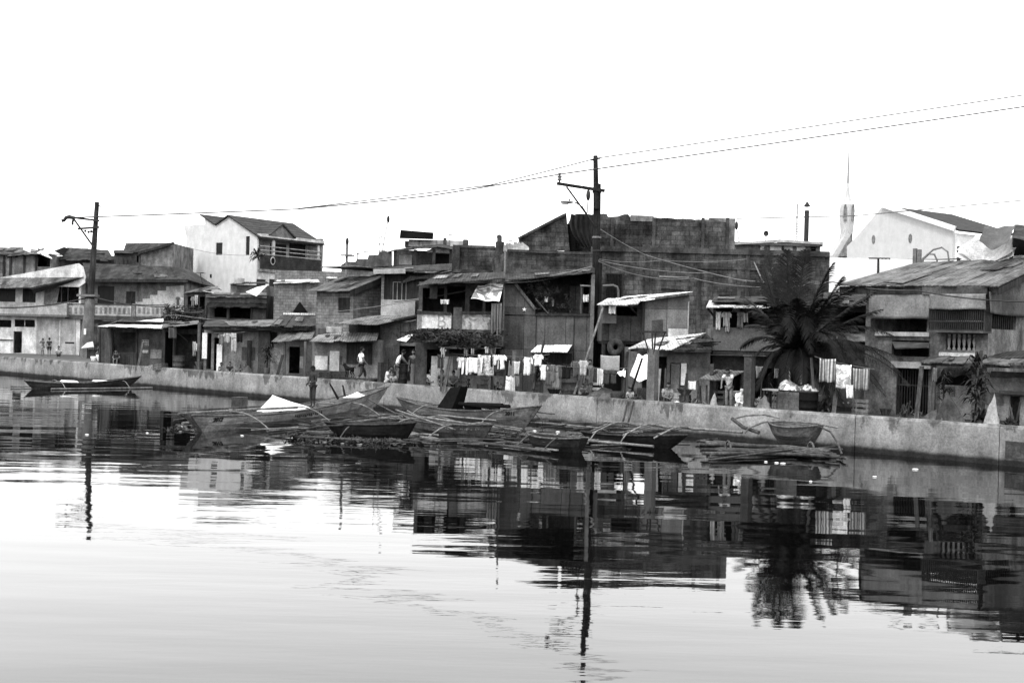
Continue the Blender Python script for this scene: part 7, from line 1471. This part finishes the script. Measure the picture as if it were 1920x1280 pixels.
# loose poles, planks and litter afloat between the boats
def afloat(kind, a, b_, r, mat, label, z=.03):
    A, B = wz(*a), wz(*b_); A.z = z; B.z = z+.04; mb = MB()
    if kind == 'pole': mb.tube([A, A.lerp(B, .5)+Vector((0,0,.02)), B], r, 7)
    else: mb.beam(A, B, r*3, .04)
    return single('floating_'+kind, mb, mat, label, kind, None, 'poles and planks afloat among the boats')
PL = [((506,796),(600,790),'pale',0), ((560,800),(640,812),'pale',0), ((575,812),(690,822),'dark',0), ((600,826),(700,812),'dark',0), ((640,803),(760,806),'pale',1), ((620,795),(690,812),'pale',0), ((770,812),(830,830),'pale',1), ((762,820),(822,824),'pale',0), ((765,828),(826,836),'dark',0), ((930,800),(980,809),'pale',0), ((920,812),(1000,826),'dark',0), ((930,838),(980,842),'dark',0), ((1015,796),(1080,792),'dark',1), ((1010,805),(1100,800),'dark',0), ((1085,828),(1160,834),'pale',0), ((1100,822),(1190,826),'pale',0), ((1090,806),(1185,800),'dark',0), ((1120,815),(1220,800),'dark',0), ((1150,815),(1250,812),'pale',0), ((860,833),(905,838),'dark',1), ((690,780),(745,790),'pale',0), ((655,790),(745,782),'pale',0), ((1005,845),(1045,852),'pale',1), ((330,800),(378,806),'dark',0), ((325,795),(372,792),'dark',0), ((1305,832),(1345,830),'dark',0), ((1575,862),(1588,866),'dark',0), ((700,820),(760,838),'dark',1)]
for i, (a, b_, c_, k) in enumerate(PL):
    mid = (a[0]+b_[0])/2
    ref = 'before the numbered boat' if mid < 600 else 'by the black tarred boat' if mid < 780 else 'by the weathered dark boat' if mid < 960 else 'by the waterlogged boat' if mid < 1110 else 'by the low black boat' if mid < 1290 else 'at the bamboo raft'
    word = {'pale': 'pale', 'dark': 'dark wet'}[c_]; kn = 'plank' if k else 'pole'
    afloat(kn, a, b_, rn.uniform(.022, .042), m_bamboo if c_ == 'pale' else m_bamboo2, '%s %s floating %s' % (word, kn, ref), z=rn.uniform(.02, .14))
def crossed(a, za, b_, zb_, r, mat, label): A, B = wz(a[0], a[1], za), wz(b_[0], b_[1], zb_); single('boat_pole', MB().tube([A, B], r, 7), mat, label, 'pole', None, 'poles lying across the boats')
for a, za, b_, zb_, c_, lb in (((1132,818),.15,(1235,795),.55,m_bamboo,'left one of the pale poles slanting over the low black boat'), ((1182,826),.15,(1280,802),.55,m_bamboo,'right one of the pale poles slanting over the low black boat'), ((1085,818),.15,(1140,794),.5,m_bamboo,'short pale pole slanting left of the low black boat'), ((1060,800),.3,(1270,806),.5,m_bamboo2,'long dark pole lying across the slanting pale poles'), ((742,768),.7,(850,804),.35,m_bamboo,'pale pole lying from the pale bowed boat to the weathered one'), ((560,800),.2,(745,775),.6,m_bamboo2,'dark pole lying across to the numbered boat'), ((985,770),.6,(1040,776),.55,m_bamboo2,'dark spar poking out past the numbered bow'), ((950,765),.6,(1028,762),.62,m_wood2,'thin sprit reaching forward of the numbered bow'), ((820,778),.5,(930,788),.5,m_bamboo,'pale stick resting between the two middle boats'), ((690,748),.7,(760,784),.35,m_bamboo2,'dark curved arm pole right of the prow')): crossed(a, za, b_, zb_, .027, c_, lb)
# two thin stakes leaning on the wall beside the low black boat
for i, (x0, x1) in enumerate(((1166,1177), (1176,1188))): A, B = ws(x0, 800, -.5), ws(x1, 752, -.06); single('wall_stake', MB().tube([A, B], .035, 6), m_bamboo2, ('left of the two thin stakes leaning on the sea wall', 'right of the two thin stakes leaning on the sea wall')[i], 'stake')
for x, y, w_, lb in ((415,803,0,''),):
    pass
lit = [(rn.uniform(560,760), rn.uniform(812,836), 0) for _ in range(34)]+[(rn.uniform(930,1080), rn.uniform(806,836), 0) for _ in range(24)]+[(rn.uniform(325,350), rn.uniform(797,812), 0) for _ in range(6)]+[(x, y, 1) for x, y in ((454,817),(163,815),(276,812),(1384,902),(1640,894),(1716,880),(1520,903),(1436,866),(1456,868),(1468,869),(600,812),(548,820))]
for x, y, f in lit:
    p = wz(x, y); r_ = rn.uniform(.02, .05); mb = MB(); mb.ball((p.x, p.y, .012), (r_*rn.uniform(1,2.2), r_*rn.uniform(.6,1.2), .015+r_*.15), 8, 5)
    v = (m_white, m_pale, m_grey, m_bamboo2)[rn.choice((0, 1, 2, 3, 3, 2)) if not f else 0]
    nm = {'white_paint': 'bright white', 'pale_plaster': 'pale grey', 'grey_plaster': 'mid grey', 'bamboo': 'pale', 'wet_bamboo': 'dark'}[v.name]
    where = 'adrift alone on open water' if f else 'near the black tarred boat' if 500 < x < 800 else 'near the waterlogged boat' if x > 800 else 'at the stern of the numbered boat'
    single('floating_scrap', mb, v, '%s scrap of litter floating %s' % (nm, where), 'litter', None, 'litter floating '+where, 'thing')
mb = MB(); foliage(mb, wz(690,830)+Vector((0,0,.05)), (1.6,.6,.07), 500, .08, rn, 10); foliage(mb, wz(600,822)+Vector((0,0,.05)), (.9,.5,.1), 260, .08, rn, 6); foliage(mb, wz(1000,820)+Vector((0,0,.03)), (1.8,.9,.06), 400, .07, rn, 10); foliage(mb, wz(340,806)+Vector((0,0,.03)), (.5,.4,.08), 150, .07, rn, 5)
single('floating_weed', mb, m_bamboo2, None, None, kind='stuff')
# ================================================================ clutter along the quay and on roofs
rn = random.Random(99)
LM = [(130,'by the far pole'),(250,'before the pale roofed shack'),(385,'before the ragged lean-to'),(510,'before the long low house'),(590,'under the porch roof'),(715,'before the shutter house'),(790,'by the plain grey wall'),(945,'under the planted awning'),(1110,'at the foot of the plywood house'),(1180,'under the raised box house'),(1330,'before the loaded roof shack'),(1420,'by the lane awning'),(1540,'under the palm'),(1660,'by the sheet fence'),(1760,'by the barred gateway'),(2000,'before the near porch')]
def lm(x): return next(b for a, b in LM if x < a)
tones = [(m_wood, 'dark wooden'), (m_wood2, 'grey wooden'), (m_dgrey, 'dark grey'), (m_pale, 'pale'), (m_grey, 'grey')]
spots = [(262,66),(300,64),(372,62.5),(450,60.5),(524,58),(610,55.3),(700,55),(728,54.6),(838,48.6),(870,48.5),(905,48.4),(938,49),(960,49.5),(1010,48.6),(1040,48.4),(1062,48.2),(1090,48),(1120,47),(1142,46.5),(1196,43.5),(1232,43),(1262,43.6),(1285,43.4),(1316,43),(1332,43.4),(1352,42.8),(1384,42.4),(1428,42),(1442,41.8),(1460,42.5),(1530,40.8),(1548,40.6),(1566,40.4),(1614,40.2),(1662,39.6),(1700,38.4),(1722,38),(1850,35.6),(1880,35.2),(1905,34.8)]
for i, (x, Y) in enumerate(spots):
    fr = FF(Y, x, 700, rn.uniform(-35, 20)); mt, tn = rn.choice(tones); k = i % 4
    if k == 0:
        h = rn.uniform(1.0, 1.8); mb = MB(); mb.hexa([(-.08,-.25,.0),(.06,-.25,0),(.06,-.21,0),(-.08,-.21,0),(.02,.1,h),(.16,.1,h),(.16,.14,h),(.02,.14,h)]); single('leaning_plank', mb, mt, '%s plank leaning %s' % (tn, lm(x)), 'plank', fr, 'planks leaning along the quay')
    elif k == 1:
        t = thing('crate', '%s slatted crate standing %s' % (tn, lm(x)), 'crate', fr, group='crates along the quay'); a, h = rn.uniform(.2, .32), rn.uniform(.3, .6)
        mb = MB(); mb.box(-a, a, -a, a, 0, .03)
        for z in (.06, .06+(h-.12)/2, h-.08): mb.box(-a, a, -a, -a+.015, z, z+.09); mb.box(-a, a, a-.015, a, z, z+.09); mb.box(-a, -a+.015, -a+.016, a-.016, z, z+.09); mb.box(a-.015, a, -a+.016, a-.016, z, z+.09)
        part(t, 'slats', mb, mt)
        for sx in (-1, 1):
            for sy in (-1, 1): mb = MB(); mb.box(sx*(a-.045)-.022, sx*(a-.045)+.022, sy*(a-.045)-.022, sy*(a-.045)+.022, .031, h+.02); part(t, 'corner_post', mb, mt)
    elif k == 2:
        r = rn.uniform(.18, .3); z0 = rn.choice((0, .35)); t = thing('basin', '%s round basin %s' % (tn, ('on a block '+lm(x)) if z0 else ('on the ground '+lm(x))), 'basin', fr, group='basins along the quay'); part(t, 'bowl', MB().lathe([(r*.6,z0),(r,z0+.2),(r*1.08,z0+.22),(r*.9,z0+.19),(r*.5,z0+.04)], 14), mt)
        if z0: mb = MB(); mb.box(-.2,.2,-.15,.15,0,z0-.003); part(t, 'block', mb, m_dconc)
    else:
        h = rn.uniform(.5, 1.1); t = thing('jerry_can' if rn.random() < .4 else 'sack_bundle', '%s bundle of scrap propped %s' % (tn, lm(x)), 'scrap bundle', fr, group='scrap bundles along the quay'); t.name = 'scrap_bundle'
        for q in range(5): a = Vector((rn.uniform(-.25,.25), rn.uniform(-.15,.1), 0)); part(t, 'stick', MB().tube([a, a+Vector((rn.uniform(-.25,.25), rn.uniform(0,.15), h*rn.uniform(.6,1.1)))], rn.uniform(.015,.04), 6), rn.choice((m_wood, m_wood2, m_bamboo2)))
        mb = MB(); foliage(mb, (0,0,.18), (.35,.25,.18), 60, .09, rn, 4); part(t, 'rubbish', mb, mt)

for a, b_, lab in (((1414,492,49),(1436,540,47.5),'left one of two pale sticks crossed beside the palm'), ((1449,502,48),(1425,544,49),'right one of two pale sticks crossed beside the palm')): single('stick', MB().tube([wy(*a), wy(*b_)], .03, 6), m_bamboo, lab, 'stick')
fr = FF(60.2, 965, 600); mb = MB(); z0 = fr.P(966,472,0).z
for i in range(14): a = Vector((fr.P(rn.uniform(950,985),470,0).x, rn.uniform(.0,.5), z0+.02)); mb.hexa([a+Vector(v) for v in ((-.2,-.1,0),(.25,-.12,0),(.2,.15,0),(-.2,.12,0),(-.15,-.1,.3+.02*i),(.2,-.05,.25),(.15,.1,.3),(-.2,.1,.35))])
single('rubble_heap', mb, m_pale, 'pale heap of rubble on the parapet left of the draped gable', 'rubble', fr)

rn = random.Random(123)
REG = [(520,640,792,826,'between the numbered boat and the scrap'), (640,780,776,832,'around the black tarred boat'), (780,960,780,838,'around the weathered boat'), (950,1100,790,846,'around the waterlogged boat'), (1080,1270,800,838,'around the low black boat')]
for i in range(60):
    x0, x1, y0, y1, wh = REG[i % 5]; x, y = rn.uniform(x0, x1), rn.uniform(y0, y1); ln = rn.uniform(.7, 3.2); an = rn.gauss(-.15, .45); p = wz(x, y); z = rn.uniform(.02, .3 if y < (y0+y1)/2 else .1); d = Vector((math.cos(an), math.sin(an), rn.uniform(-.03, .1)))*ln/2
    p.z = z+abs(d.z); m_ = rn.choice((m_bamboo2, m_wood, m_bamboo2, m_bamboo, m_wood2)); tn = {'bamboo': 'pale', 'wet_bamboo': 'dark wet', 'dark_timber': 'black', 'grey_timber': 'grey'}[m_.name]; r_ = rn.uniform(.012, .035)
    single('driftwood', MB().tube([p-d, p+Vector((0,0,rn.uniform(-.02,.05))), p+d], [r_, r_, r_*.7], 6), m_, '%s thin stick of driftwood tangled %s' % (tn, wh), 'driftwood', None, 'driftwood tangled '+wh)
